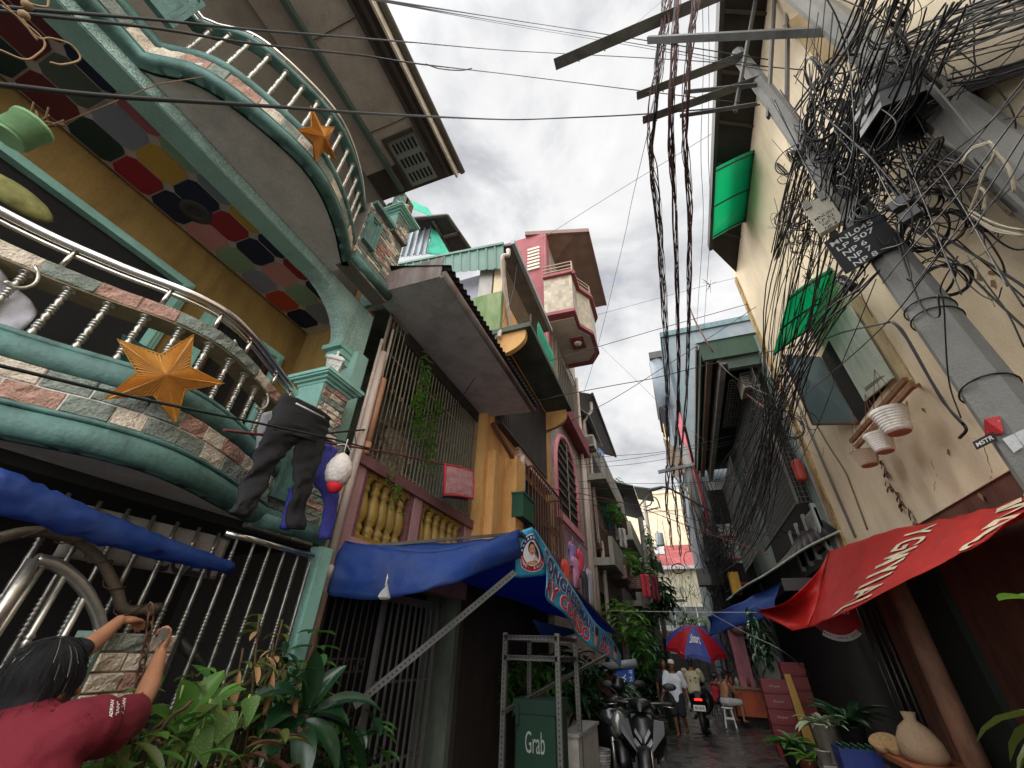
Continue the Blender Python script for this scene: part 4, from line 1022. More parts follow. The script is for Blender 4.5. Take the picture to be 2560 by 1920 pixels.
m.build('louvre', mat('cream_louvre', 'c9b9a6', rough=.6), HD)
# lower grille with laundry
cage(11.0, 14.2, 2.9, 4.6, -2.78, .12, 14, mat('pinkish_bars', '8a6a72', rough=.6), HD)
# the balcony
bx = [(-2.8, 10.0), (-1.72, 10.05), (-1.72, 10.9), (-1.35, 11.5), (-1.35, 12.7), (-1.72, 13.3), (-2.8, 13.3)]
m = MB(); m.prism([V((a, b, 11.45)) for a, b in bx], (0, 0, .14)); BLC = m.build('balcony', redp, HD)
m = MB(); m.prism([V((a*.9-.28, 11.65+(b-11.65)*.8, 11.43)) for a, b in bx], (0, 0, .02)); m.build('soffit', mat('cream_soffit', 'b5aa9a', rough=.7), BLC)
m = MB(); m.box((-2.25, 11.4, 11.39), (-1.75, 12.1, 11.43)); m.build('red_panel', redp, BLC)
m = MB(); m.lathe([(.14, 0), (.13, -.03), (.05, -.05)], (-2.0, 11.75, 11.39), n=16); m.build('ceiling_lamp', white, BLC)
ins = [(-2.8, 10.04), (-1.76, 10.09), (-1.76, 10.92), (-1.39, 11.52), (-1.39, 12.68), (-1.76, 13.26), (-2.8, 13.26)]
m = MB()
for (a, b), (c, d) in zip(ins, ins[1:]): m.prism([(a, b, 11.59), (c, d, 11.59), (c, d, 13.3), (a, b, 13.3)], V((-(d-b), c-a, 0)).normalized()*.1)
m.build('parapet', tileB, BLC)
m = MB()
for (a, b), (c, d) in zip(bx, bx[1:]): m.bar((a, b, 13.36), (c, d, 13.36), .2, .12)
m.build('coping', redp, BLC)
m = MB()
for (a, b), (c, d) in zip(bx, bx[1:]):
    for z in (13.6, 13.78, 13.96): m.bar((a, b, z), (c, d, z), .04)
    m.bar((c, d, 13.4), (c, d, 13.96), .05)
m.build('railing', mat('brown_rail', '8a7460', rough=.6), BLC)
m = MB(); m.prism([(-3.6, 10.2, 16.5), (-1.05, 10.9, 16.5), (-1.05, 15.4, 16.5), (-3.6, 15.4, 16.5)], (0, 0, .06)); m.build('roof_soffit', tile_mat('boarded_soffit', '7d6250', '6f5546', '4a382e', 9, .12, .01, 0, .7), HD)
m = MB(); m.bar((-1.05, 10.85, 16.58), (-1.05, 15.4, 16.58), .1, .22); m.bar((-3.6, 10.15, 16.58), (-1.02, 10.87, 16.58), .1, .22); m.build('fascia', mat('brown_fascia', '6d5248', rough=.6), HD)
climber('airplant', 'spiky plant hanging under the tiled balcony', ((1238, 675), (1240, 690), (1243, 700)), 26, -2.0, .35, mat('pale_spiky_leaf', 'b5b3a0', rough=.6), .1)
for x, y, lab in ((-2.68, 14.6, 0), (-2.7, 15.05, 1)):
    m = MB(); m.tube([(x, y, 0), (x, y, 11.8-lab*2.4)], .07, 8); m.build('drain_pipe', pvc, HD)
# ================================================================ farther houses on the left and the end of the lane
def slab(m, a, b): m.box(a, b)
HE = thing('house', 'bare concrete house with sloped grey canopies and planter balconies', 'house', (-3.2, 19, 0))
cgrey = mat('stained_concrete', 'a39c8e', rough=.85, var=.2, dirt=.7, dcol='57524a', bump=.3)
m = MB(); m.box((-5, 15.1, 0), (-2.75, 21.5, 10.6)); m.build('wall', cgrey, HE)
m = MB()
for z in (4.3, 7.4): m.box((-2.75, 15.3, z), (-1.95, 21.4, z+.25)); m.box((-2.1, 15.3, z+.25), (-1.95, 21.4, z+.95))
m.build('balcony', mat('grey_mottled_concrete', '8f897d', rough=.85, var=.25, dirt=.7, dcol='4f4a42'), HE)
m = MB()
for z in (4.7, 7.8): m.box((-2.76, 15.8, z), (-2.73, 21, z+1.6))
m.box((-2.76, 16, .2), (-2.73, 21, 3.6)); m.build('opening', dark2, HE)
m = MB(); m.prism([(-2.1, 14.9, 11.0), (-2.1, 21.8, 11.0), (-3.4, 21.8, 11.5), (-3.4, 14.9, 11.5)], (0, 0, .06)); m.bar((-2.1, 14.9, 11.05), (-2.1, 21.8, 11.05), .1, .16); m.build('eave', corr_d, HE)
m = MB(); m.prism([(-2.35, 15.2, 10.2), (-2.35, 18.5, 10.2), (-2.75, 18.5, 10.6), (-2.75, 15.2, 10.6)], (0, 0, .05)); m.build('flashing', zinc, HE)
m = MB(); m.tube([(-2.25, 15.3, 10.9), (-2.25, 15.3, 10.5), (-2.65, 15.5, 10.1), (-2.65, 15.5, 0)], .07, 8); m.build('drain_pipe', pvc, HE)
m = MB(); m.tube(spline([V((-2.62, 16.2, 9)), V((-2.6, 16.3, 5.5)), V((-2.5, 16.4, 4.9)), V((-2.55, 16.4, 0))], 6), .08, 8); m.build('drain_pipe', pvc, HE)
HF = thing('house', 'weathered block house with brick planters and plants on its balcony', 'house', (-3.0, 25, 0))
m = MB(); m.box((-5, 21.5, 0), (-2.55, 29.5, 9.2)); m.build('wall', block, HF)
m = MB()
for z in (3.6, 6.5): m.box((-2.55, 21.6, z), (-1.75, 29.2, z+.22))
m.build('balcony', cgrey, HF)
m = MB(); m.box((-1.95, 21.6, 3.82), (-1.75, 29.2, 4.7)); m.box((-1.95, 21.6, 6.72), (-1.75, 29.2, 7.4)); m.build('parapet', mat('pale_rough_parapet', '9d9a8c', rough=.9, var=.3, dirt=.6, dcol='5c5f50'), HF)
m = MB(); m.box((-2.56, 22.2, 4.5), (-2.52, 28.5, 6.2)); m.box((-2.56, 22.2, 7.3), (-2.52, 28.5, 8.8)); m.box((-2.56, 22, .2), (-2.52, 28.8, 3.2)); m.build('opening', dark2, HF)
m = MB(); m.prism([(-1.4, 22, 9.3), (-1.4, 29, 9.3), (-3.2, 29, 9.9), (-3.2, 22, 9.9)], (0, 0, .06)); m.build('canopy', mat('dark_grey_canopy', '4d5052', rough=.6), HF)
m = MB(); m.prism([(-.7, 30.6, 11.9), (-1.9, 30.6, 12.2), (-1.9, 33.6, 12.2), (-.7, 33.6, 11.9)], (0, 0, .1)); m.bar((-1.9, 31.2, 10.8), (-.9, 31.2, 11.8), .09); m.build('lean_roof', mat('dark_green_roof', '3f4a46', rough=.6), HF)
HG = thing('house', 'dark wooden house with white-edged canopies at the far end of the row', 'house', (-2.6, 33, 0))
m = MB(); m.box((-5, 29.6, 0), (-2.2, 40, 8.6)); m.build('wall', mat('greenish_board', '6f776c', rough=.8, var=.3, dirt=.6), HG)
whit_c = mat('pale_canopy', 'b9b5ae', rough=.6, var=.1, dirt=.4)
for (z, x1, y0, y1) in ((6.6, -.85, 28.5, 33.5), (3.6, -.85, 29.0, 33.5)):
    m = MB(); m.prism([(x1, y0, z), (x1, y1, z), (-2.3, y1, z+.8), (-2.3, y0, z+.8)], (0, 0, .08)); m.bar((x1, y0, z+.05), (x1, y1, z+.05), .08, .16); m.build('canopy', whit_c, HG)
m = MB(); m.grid(lambda u, v: V((-2.2+1.5*v, 29+7*u, 3.05-.55*v-.12*math.sin(math.pi*v))), 12, 8); tag(m.build('awning', mat('cream_awning', 'cdbb92', rough=.7, trans=.3), solid=.02), 'cream cloth awning sloping over the lane behind the umbrella', 'awning')
m = MB(); m.box((-2.21, 30, .3), (-2.17, 39, 2.7)); m.box((-2.21, 30, 4.2), (-2.17, 39, 6.3)); m.build('opening', dark2, HG)
# planters with plants
def bush(name, label, c, r, n, sz, mm, cat='plant', group=None, droop=1.0, mats=None):
    t = thing(name, label, cat, V(c)-V((0, 0, r[2])), group); m = MB()
    for i in range(n):
        d = V((random.gauss(0, 1), random.gauss(0, 1), random.gauss(0, 1))).normalized()*random.uniform(.25, 1)**.6
        p = V(c)+V((d.x*r[0], d.y*r[1], d.z*r[2])); a = random.uniform(0, 6.3)
        leaf(m, p, V((math.cos(a), math.sin(a), random.uniform(-.2, .8))), random.uniform(.7, 1.4)*sz, sz*random.uniform(.22, .4), droop, n=4, mi=random.randint(0, 1) if mats else 0)
    m.build('foliage', mats or mm, t)
    m = MB()
    for i in range(5):
        d = V((random.uniform(-.5, .5)*r[0], random.uniform(-.5, .5)*r[1], r[2]*.4)); m.tube([V(c)-V((0, 0, r[2])), V(c)+d], .015, 5)
    m.build('stem', twig, t); return t
def planter(c, s, label, mm=None):
    t = thing('planter', label, 'planter', V(c)); m = MB(); a = V(c); h = V(s)
    m.box(a+V((-h.x/2, -h.y/2, 0)), a+V((h.x/2, h.y/2, h.z))); m.build('box', mm or brick, t); m = MB(); m.box(a+V((-h.x/2+.04, -h.y/2+.04, h.z)), a+V((h.x/2-.04, h.y/2-.04, h.z+.02))); m.build('soil', dark2, t)
planter(D(1345, 1255, y=18.2), (.5, 1.3, .5), 'brick planter box on the concrete house above the green banner')
planter(D(1375, 1275, y=19.6), (.5, 1.2, .45), 'brick planter box just beyond and below the first one')
bush('planter_bush', 'pale green bush in the nearer brick planter', D(1355, 1215, y=18.2), (.35, .5, .5), 70, .32, lf_bright)
bush('planter_bush', 'upright sword-leaved plant in the farther brick planter', D(1382, 1225, y=19.6), (.3, .5, .6), 45, .55, lf_mid, droop=.5)
bush('hanging_fern', 'big dark fern hanging off the middle balcony of the block house', D(1430, 1285, y=24), (.5, 1.1, .9), 190, .5, lf_dark, droop=1.6)
bush('hanging_vine', 'vine hanging down the wall under the white-edged canopy', D(1405, 1190, y=24.5), (.25, .7, 1.4), 150, .3, lf_mid, droop=1.5)
bush('roof_bush', 'green bush on the roof edge against the sky', D(1335, 1060, y=24), (.35, 1.0, .8), 150, .3, lf_mid)
bush('roof_bush', 'grass-like plant on the balcony below the roof bush', D(1308, 1075, y=19), (.3, .6, .4), 80, .4, lf_bright)
bush('small_tree', 'small light green tree reaching out from the wall above the striped banner', D(1345, 1345, y=15.5), (.75, .9, .65), 150, .34, lf_bright, 'tree')
bush('potted_palm', 'light green fern in a pot on the concrete balcony', D(1268, 985, y=17.5), (.2, .5, .4), 60, .3, lf_bright)
bush('planter_bush', 'dark leafy bush along the wall behind the parked scooters', D(1400, 1440, y=19), (.4, 1.8, 1.2), 240, .4, lf_dark)
bush('planter_bush', 'dark leafy bush behind the walking person in white', D(1428, 1455, y=24), (.4, 2.2, 1.3), 200, .45, lf_dark)
# laundry on the concrete house
def rag(p0, p1, x, L, label, mm, cat='clothes', wave=5):
    a = D(*p0, y=x); b = D(*p1, y=x)
    m = MB(); m.grid(lambda u, v: a.lerp(b, u)+V((.04*math.sin(u*wave)+.04*nz((u*4, v*4, L)), .06*math.sin(u*wave*1.7)+.04*nz((v*4, u*4, L)), -L*v*(1-.15*abs(u-.5)))), 12, 10)
    tag(m.build('hung_cloth', mm, solid=.01), label, cat)
rag((1288, 965), (1305, 975), 20, 1.6, 'blue plastic sheet hanging under the eave of the concrete house', mat('pale_blue_plastic', '6f8fb5', rough=.4, var=.3))
rag((1310, 1025), (1335, 1040), 23, 1.3, 'dark blue clothes hanging on the roof of the block house', mat('navy_cloth', '23263f', rough=.9))
rag((1382, 1240), (1402, 1240), 19, .9, 'red cloth hanging below the brick planters', mat('red_cloth', 'b23a44', rough=.9))
rag((1403, 1240), (1420, 1245), 19.5, 1.0, 'maroon and white cloth hanging beside the red one', mat('maroon_cloth', '6a2730', rough=.9))
# hung shirts on the tiled house
def shirt(c, w, h, label, mm, sl=.3, grp=None):
    a = V(c); m = MB(); n = 18
    rings = []
    for i, (hw, z, dp) in enumerate(((.18, 0, .03), (.52, -.05, .05), (.5, -.16, .07), (.42, -.3, .08), (.43, -.6, .07), (.47, -1, .08))):
        rings.append([a+V((dp*.9*math.sin(t)+.012*math.cos(5*t+i), w*hw*math.cos(t), h*z+.01*math.sin(4*t))) for t in [2*math.pi*k/n for k in range(n)]])
    m.loft(rings)
    for s in (1, -1):
        m.loft([[a+V((.035*math.sin(t), s*w*(.42+.22*q), -h*(.07+.2*q)))+V((0, s*.05*math.cos(t)*h, .08*math.cos(t)*h)) for t in [2*math.pi*k/10 for k in range(10)]] for q in (0, .5, 1)])
    o = tag(m.build('shirt', mm), label, 'shirt')
    m = MB(); m.tube(spline([a+V((0, -w*.3, -.03)), a+V((0, 0, .06)), a+V((0, w*.3, -.03))], 4), .006, 4); m.tube(spline([a+V((0, 0, .06)), a+V((.02, .03, .14)), a+V((.04, 0, .18))], 4), .005, 4); m.build('hanger', wire_w, o)
clth = lambda n, c: mat(n, c, rough=.85, var=.12)
shirt(D(1222, 1212, y=9.97), 0.57, 0.74, 'coral red shirt on a hanger, the largest in the row of laundry', clth('coral_cloth', 'd2523f'))
shirt(D(1235, 1175, y=10.59), 0.55, 0.55, 'lilac shirt hanging above the coral one', clth('lilac_cloth', '9a7fb8'))
shirt(D(1242, 1205, y=10.68), 0.51, 0.69, 'pink striped shirt just behind the coral one', clth('pink_cloth', 'c98aa8'))
shirt(D(1252, 1190, y=11.21), 0.46, 0.64, 'bright rose shirt with white hanger beyond the lilac one', clth('rose_cloth', 'd8485e'))
shirt(D(1262, 1235, y=11.21), 0.41, 0.92, 'dark patterned garment hanging low next to the pale grey one', clth('dark_pattern', '3a3a40'))
shirt(D(1272, 1232, y=11.75), 0.55, 1.06, 'pale grey garment hanging lowest at the end of the laundry row', clth('palegrey_cloth', 'a8a4ad'))
shirt(D(1200, 1200, y=9.97), 0.51, 0.74, 'dim violet shirt half behind the coral one', clth('violet_cloth', '5a4a7a'))

# ------------------------------------------------------------ end of the lane
FB = thing('building', 'cream building with a red metal roof closing the far end of the lane', 'building', (1, 44, 0))
cream = mat('cream_wall', 'd8c8aa', rough=.75, var=.1, dirt=.45, dcol='9a8a6c')
m = MB(); m.box((-9, 47, 0), (9, 48, 17.0)); m.build('wall', cream, FB)
m = MB(); m.box((-9, 46.9, 14.9), (9, 47, 15.2)); m.box((-9, 46.85, 16.8), (9, 47.1, 17.1)); m.build('cornice', cream, FB)
m = MB(); m.box((-6, 42, 0), (6, 46.8, 8.2)); m.build('front_wall', mat('pale_cream_wall', 'd9d2b4', rough=.75, dirt=.5, dcol='a0966e'), FB)
p0 = D(1380, 1245, y=41.5); p1 = D(1530, 1240, y=41.5)
m = MB(); zr = 9.0
m.prism([(-6, 41.5, 8.3), (6, 41.5, 8.3), (6, 46.8, 11.2), (-6, 46.8, 11.2)], (0, 0, .1)); m.build('roof', mat('red_metal_roof', '8a3038', rough=.5, var=.15, dirt=.4, dcol='c98a86'), FB)
m = MB(); m.box((-6, 41.4, 8.2), (6, 41.5, 8.5)); m.build('gutter', mat('white_gutter', 'c4c2bc', rough=.5), FB)
m = MB(); m.box((-1.6, 41.98, 9.6), (-.7, 42.6, 10.4)); m.build('dormer_panel', white, FB)
m = MB(); m.box((-5.5, 41.95, 3.9), (5.5, 42.0, 5.3)); m.build('window_band', mat('dim_glass', '6c7270', rough=.15), FB)
m = MB()
for k in range(9): m.box((-3.5+k*.9, 41.9, 3.9), (-3.42+k*.9, 41.95, 5.3))
m.box((-5.5, 41.9, 5.3), (5.5, 41.98, 5.42)); m.box((-5.5, 41.7, 3.5), (5.5, 42, 3.9)); m.build('mullion', white, FB)
m = MB(); m.box((-5, 41.93, .1), (5, 41.98, 3.3)); m.build('shop_opening', dark2, FB)
# wall sign beneath, pale board with letters
t = tag(MB().box((-1.9, 38.9, 1.9), (.35, 38.98, 3.15)).build('shop_sign', mat('pale_board', 'c9cfc4', rough=.5)), 'pale shop board with dark letters behind the umbrella', 'sign')
m = MB(); text_on(m, 'CIMAR', plane_fn((-1.7, 38.9, 2.2), (1.9, 0, 0), (0, 0, .7), .012), .7, .5, bold=.03); text_on(m, 'B', plane_fn((-1.7, 38.9, 2.2), (1.9, 0, 0), (0, 0, .7), .012), .14, .8, cu=.95, cv=.6, bold=.03); m.build('lettering', dark2, t)
t = tag(MB().box((.5, 37.5, 1.6), (2.2, 37.56, 3.7)).build('poster', mat('blue_poster', '2b55a8', rough=.4, var=.3, scale=2)), 'blue poster board hanging at the back of the stall', 'poster')
# pavement bush above umbrella
bush('shrub', 'green shrub on the ledge behind the umbrella', D(1490, 1348, y=30), (1.1, .5, .7), 160, .35, lf_bright)
# far utility pole with transformer and insulators
FP = thing('utility_pole', 'slim grey pole with a transformer standing in front of the cream building', 'utility pole', (-.9, 36, 0))
pc = D(1410, 1180, y=36)
pt = D(1387, 1055, y=36); xb = pt.x
m = MB(); m.lathe([(.2, 0), (.13, pt.z)], (xb, 36, 0), n=12); m.build('mast', conc, FP)
zt = D(1425, 1180, y=36).z
m = MB(); m.lathe([(.3, 0), (.32, .05), (.32, .9), (.3, .95)], (xb+.75, 35.8, zt), n=18); m.lathe([(.06, .95), (.08, 1.0), (.05, 1.15)], (xb+.65, 35.8, zt), n=8); m.build('transformer', mat('grey_transformer', '9aa0a0', rough=.5), FP)
m = MB()
for k in range(7):
    z = D(1405, 1165+k*16, y=36).z; m.bar((xb-.15, 35.9, z), (xb+.5, 35.85, z-.12), .07)
    m.lathe([(.05, 0), (.09, .03), (.05, .07), (.09, .1), (.05, .14)], (xb+.5, 35.85, z-.1), n=8); m.lathe([(.05, 0), (.09, .03), (.05, .07)], (xb-.3, 35.85, z), n=8)
m.build('insulator_rack', mat('porcelain_grey', '8a8c90', rough=.3), FP)
m = MB(); m.tube(spline([V((xb+.15, 35.9, pt.z-1.6)), V((xb+.5, 35.8, pt.z-1.5)), V((xb+.8, 35.8, pt.z-.9)), V((xb+1.1, 35.8, pt.z-1.2)), V((xb+1.2, 35.8, pt.z-1.9))], 6), .06, 6); m.bar((xb, 35.85, pt.z-2), (xb+1.1, 35.85, pt.z-1.8), .1); m.build('bracket', bars_d, FP)
# thicker pole farther forward, with red cord and pipes
P2 = thing('utility_pole', 'stained concrete pole in front of the white-edged canopies', 'utility pole', D(1440, 1480, y=27)+V((0, 0, 0)))
b0 = V(P2.location); b0.z = 0; P2.location = b0; tp = D(1412, 1215, y=27)
m = MB(); m.lathe([(.22, 0), (.15, 9)], (b0.x-.1, 27, 0), n=12); m.build('mast', conc, P2)
m = MB(); m.bar((b0.x-1.3, 26.85, D(1440, 1302, y=27).z), (b0.x+1.6, 26.85, D(1440, 1298, y=27).z), .12); m.build('crossarm', mat('grey_arm', '77746e', rough=.7), P2)
# ================================================================ blue canopy, banner, rack and scooters on the left of the lane
def polyfn(top, bot):
    T = top; B = bot; n = len(T)-1
    def fn(u, v):
        s = min(n-1e-6, u*n); i = int(s); f = s-i
        return T[i].lerp(T[i+1], f).lerp(B[i].lerp(B[i+1], f), v)
    return fn
xs_ = [-2.95, -2.55, -2.15, -1.85, -1.62]
top = [D(740, 1168, x=xs_[0]), D(830, 1184, x=xs_[1]), D(930, 1192, x=xs_[2]), D(1030, 1174, x=xs_[3]), D(1122, 1143, x=xs_[4])]
bot = [D(703, 1285, x=xs_[0]), D(800, 1296, x=xs_[1]), D(900, 1280, x=xs_[2]), D(1000, 1252, x=xs_[3]), D(1125, 1205, x=xs_[4])]
sp_t = spline(top, 6); sp_b = spline(bot, 6); ff = polyfn(sp_t, sp_b)
CT = thing('canopy_tarpaulin', 'blue tarpaulin canopy stretched over the front of the house with gold balusters', 'tarpaulin', (-2.3, 5.5, 2.5))
m = MB(); m.grid(lambda u, v: ff(u, v)+V((.04*nz((u*5, v*2, 1))+.03*math.sin(v*3.1)*math.sin(u*9), -.06*math.sin(v*math.pi)+.02*nz((u*15, v*5, 3)), .015*nz((u*9, v*3, 7)))), 40, 12)
m.build('front_flap', blue_tarp, CT, solid=.004)
cr = top[-1]; blk = V((-1.35, 10.2, 2.05)); bll = V((-2.96, 10.2, 2.55))
m = MB(); m.grid(lambda u, v: sp_t[0].lerp(cr, u).lerp(bll.lerp(blk, u), v)+V((0, 0, -.12*math.sin(math.pi*u)*math.sin(math.pi*v)+.05*nz((u*5, v*8, 2))-.02)) if v > 0 else ff(u, 0), 24, 30)
m.build('roof_sheet', blue_tarp, CT, solid=.004)
m = MB(); m.grid(lambda u, v: D(1150, 1330, x=-2.0).lerp(D(1240, 1352, x=-1.7), u)+V((0, .6*v, -.25*v*(1-u)-.05)), 8, 6); m.build('hanging_fold', blue_tarp, CT, solid=.004)
m = MB(); m.bar(cr+V((0, 0, -.03)), blk+V((0, 0, -.03)), .035); m.bar(cr+V((0, .02, -.04)), sp_t[0]+V((0, .05, -.06)), .03); m.build('frame_pole', steel_k, CT)
# plastic tie with a bag
t = thing('plastic_bag', 'crumpled clear plastic bag dangling from a tie on the blue tarpaulin', 'bag', D(833, 1290, x=-2.35))
a = D(840, 1232, x=-2.42); b = D(833, 1265, x=-2.40); m = MB(); m.tube([a, b], .008, 5); m.build('tie', wire_w, t)
m = MB(); c = D(833, 1280, x=-2.40)
m.loft([[c+V((.035*w*math.cos(q)*(1+.5*nz((q*2, h*30, 3))), .05*w*math.sin(q)*(1+.6*nz((q*3, h*20, 8))), h)) for q in [2*math.pi*k/12 for k in range(12)]] for w, h in ((.15, .07), (.4, .04), (.9, 0), (1.2, -.04), (.8, -.055))], smooth=False); m.build('bag', mat('clear_plastic', 'c9cac8', rough=.2, trans=.4, bump=.3), t)
# campaign banner: corner flap with a round emblem and the long strip
sky_b = mat('sky_blue_vinyl', '3f9cbf', rough=.4, var=.2, scale=5, dirt=.25, dcol='2a5f80', trans=.2)
Z4 = lambda a, b, x: Q(1230+a/4.149, 1300+b/4.149, x=x)
BNR = thing('campaign_banner', 'light blue campaign banner with a round emblem along the edge of the blue canopy', 'banner', (-1.5, 7, 1.8))
fl = polyfn([Z4(232, 165, -1.72), Z4(330, 110, -1.62), Z4(415, 62, -1.52), Z4(480, 170, -1.5)], [Z4(250, 600, -1.72), Z4(300, 605, -1.68), Z4(470, 570, -1.55), Z4(590, 575, -1.5)])
flq = lambda u, v: fl(u, v)+V((-.0, -.012*math.sin(u*5+v*2), .01*math.sin(u*7)))
m = MB(); m.grid(flq, 18, 14); FLP = m.build('flap', sky_b, BNR, solid=.003)
def disc_on(m, fn, cu, cv, ru, rv, mi, n=40, r0=0.0, a0=0, a1=2*math.pi):
    P0 = []; P1 = []
    for k in range(n+1):
        a = a0+(a1-a0)*k/n; P1.append(fn(cu+ru*math.cos(a), cv-rv*math.sin(a))); P0.append(fn(cu+ru*r0*math.cos(a), cv-rv*r0*math.sin(a)))
    base = P0+P1
    m.add(base, [(k, k+1, n+2+k, n+1+k) for k in range(n)], mi)
off = V((.004, -.008, 0)); fo = lambda k: (lambda u, v: flq(u, v)+off*k)
em = [mat('emblem_navy', '1d2c56', rough=.5), mat('emblem_red', 'a82434', rough=.5), mat('emblem_white', 'd5d6d6', rough=.5), mat('emblem_skin', 'c08a68', rough=.6), mat('emblem_hair', '1d1a1a', rough=.6), mat('print_navy', '263a72', rough=.5), mat('print_red', 'b8233a', rough=.5)]
m = MB(); cu, cv = .60, .52; ru, rv = .36, .37
disc_on(m, fo(1), cu, cv, ru*1.05, rv*1.05, 2); disc_on(m, fo(1.5), cu, cv, ru, rv, 0, r0=.3, a0=-.2, a1=math.pi+.1); disc_on(m, fo(1.5), cu, cv, ru, rv, 1, r0=.3, a0=math.pi+.1, a1=2*math.pi-.2)
disc_on(m, fo(2.2), cu, cv, ru*.68, rv*.68, 2)
def arc_text(m, txt, fn, cu, cv, ru, rv, a0, a1, h, mi, inward=False):
    for i, ch in enumerate(txt):
        if ch == ' ': continue
        a = a0+(a1-a0)*(i/(max(1, len(txt)-1)))
        vs, fs = text_polys(ch, .03)
        if not vs: continue
        hh = h
        ang = a-math.pi/2 if not inward else a+math.pi/2
        pts = []
        x0 = sum(v.x for v in vs)/len(vs)
        for v in vs:
            lx, ly = (v.x-x0)*hh, v.y*hh
            gx = math.cos(ang)*lx-math.sin(ang)*ly; gy = math.sin(ang)*lx+math.cos(ang)*ly
            pts.append(fn(cu+ru*math.cos(a)+gx*ru, cv-rv*math.sin(a)-gy*rv))
        m.add(pts, fs, mi)
arc_text(m, 'BATANG', fo(3), cu, cv, ru*.83, rv*.83, R(165), R(75), .26, 2)
arc_text(m, 'CONG. ERNIX', fo(3), cu, cv, ru*.84, rv*.84, R(195), R(325), .24, 2, True)
# small generic figure in the ring
disc_on(m, fo(3), cu-.02, cv+.16, ru*.42, rv*.3, 2); disc_on(m, fo(3.2), cu-.02, cv-.1, ru*.27, rv*.36, 4); disc_on(m, fo(3.6), cu-.015, cv-.06, ru*.22, rv*.30, 3); disc_on(m, fo(3.8), cu-.02, cv+.2, ru*.36, rv*.1, 3)
disc_on(m, fo(4), cu-.05, cv-.08, .012, .014, 4, 10); disc_on(m, fo(4), cu+.025, cv-.08, .012, .014, 4, 10); disc_on(m, fo(4), cu-.012, cv+.005, .035, .012, 1, 10)
m.build('emblem', em, FLP)
ts = spline([Z4(*p) for p in ((440, 90, -1.5), (600, 335, -1.48), (800, 640, -1.47), (950, 890, -1.47), (1100, 1085, -1.45), (1235, 1220, -1.43), (1340, 1400, -1.4))], 6)
bs = spline([Z4(*p) for p in ((590, 560, -1.5), (565, 770, -1.48), (720, 955, -1.46), (900, 1200, -1.45), (1050, 1345, -1.43), (1195, 1420, -1.42), (1335, 1540, -1.4))], 6)
st0 = polyfn(ts, bs); stq = lambda u, v: st0(u, v)+V((.03*math.sin(u*22)*v, 0, .012*math.sin(u*17)))
m = MB(); m.grid(stq, 60, 12); STP = m.build('strip', sky_b, BNR, solid=.003)
so_ = lambda k: (lambda u, v: stq(u, 1-v)+V((.008*k, -.004*k, 0)))
m = MB()
for txt, cu_, cv_, w, h, mi in (('CONGRESSMAN', .36, .70, .52, .36, 5), ('RAY CONISO', .36, .27, .46, .38, 6), ('SMIN', .78, .68, .12, .34, 5), ('IONS', .79, .27, .13, .36, 6)):
    text_on(m, txt, so_(1), w*1.03, h*1.12, 2, bold=.075, cu=cu_, cv=cv_); text_on(m, txt, so_(1.7), w, h, mi, bold=.035, cu=cu_, cv=cv_)
for cu_ in (.655, .9): 
    disc_on(m, lambda u, v: so_(1.2)(u, 1-v), cu_, .5, .02, .42, 3, 16); disc_on(m, lambda u, v: so_(1.5)(u, 1-v), cu_, .3, .02, .2, 4, 12)
m.build('lettering', em, STP)
# slotted angle steel
slot_m = [mat('galvanised_angle', '62625d', rough=.55, metal=.3, dirt=.5), black]
def slotted(m, a, b, w=.045, up=(0, 0, 1)):
    a = V(a); b = V(b); d = (b-a).normalized(); u = V(up); sx = d.cross(u).normalized(); sy = sx.cross(d).normalized()
    m.bar(a, b, .004, w, 0, up); m.bar(a+sx*(w/2+.003)+sy*w/2, b+sx*(w/2+.003)+sy*w/2, w, .004, 0, up)
    L = (b-a).length; s = .03
    while s < L-.02:
        p = a+d*s
        for q in (-sx, sx): m.bar(p+q*.0024-d*.009, p+q*.0024+d*.009, .0012, w*.28, 1, up)
        p2 = p+sx*(w/2+.003)+sy*w/2+d*.015
        for q in (-sy, sy): m.bar(p2+q*.0024-d*.009, p2+q*.0024+d*.009, w*.28, .0012, 1, up)
        s += .045
m = MB(); slotted(m, D(1112, 1236, x=-1.66), D(765, 1526, x=-2.9), .06); tag(m.build('slotted_brace', slot_m), 'long slotted steel brace propping the corner of the blue canopy', 'brace')
RK = thing('rack', 'slotted angle steel rack under the blue canopy with a green delivery bag inside', 'rack', (-2.0, 5.6, 0))
yl, yr, yb = 5.2, 5.2, 6.1
pl = D(1090, 1400, y=yl); pr_ = D(1203, 1400, y=yr); xl, xr = pl.x, pr_.x
zt = D(1145, 1378, y=yl).z; zt2 = D(1145, 1422, y=yl).z
m = MB()
for x_ in (xl, xr):
    for y_ in (yl, yb): slotted(m, (x_, y_, .02), (x_, y_, zt+.05), .05, up=(1, 0, 0))
m.build('upright', slot_m, RK)
m = MB()
for z_ in (zt, zt2, .55):
    slotted(m, (xl, yl, z_), (xr, yl, z_)); slotted(m, (xl, yb, z_), (xr, yb, z_)); slotted(m, (xl, yl, z_), (xl, yb, z_)); slotted(m, (xr, yl, z_), (xr, yb, z_))
m.build('beam', slot_m, RK)
m = MB(); slotted(m, (xl, yl-.03, 1.15), (xr+.3, yb+.6, zt2+.05), .045); m.build('diagonal', slot_m, RK)
m = MB(); m.box((xl, yl, .56), (xr, yb, .575)); m.build('shelf', mat('plywood_shelf', '5a4a38', rough=.8), RK)
g0 = D(1112, 1512, y=5.3); g1 = D(1200, 1512, y=5.3)
t = thing('delivery_bag', 'dark green box-shaped delivery bag on the lower shelf of the slotted rack', 'delivery bag', ((g0.x+g1.x)/2, 5.55, .58))
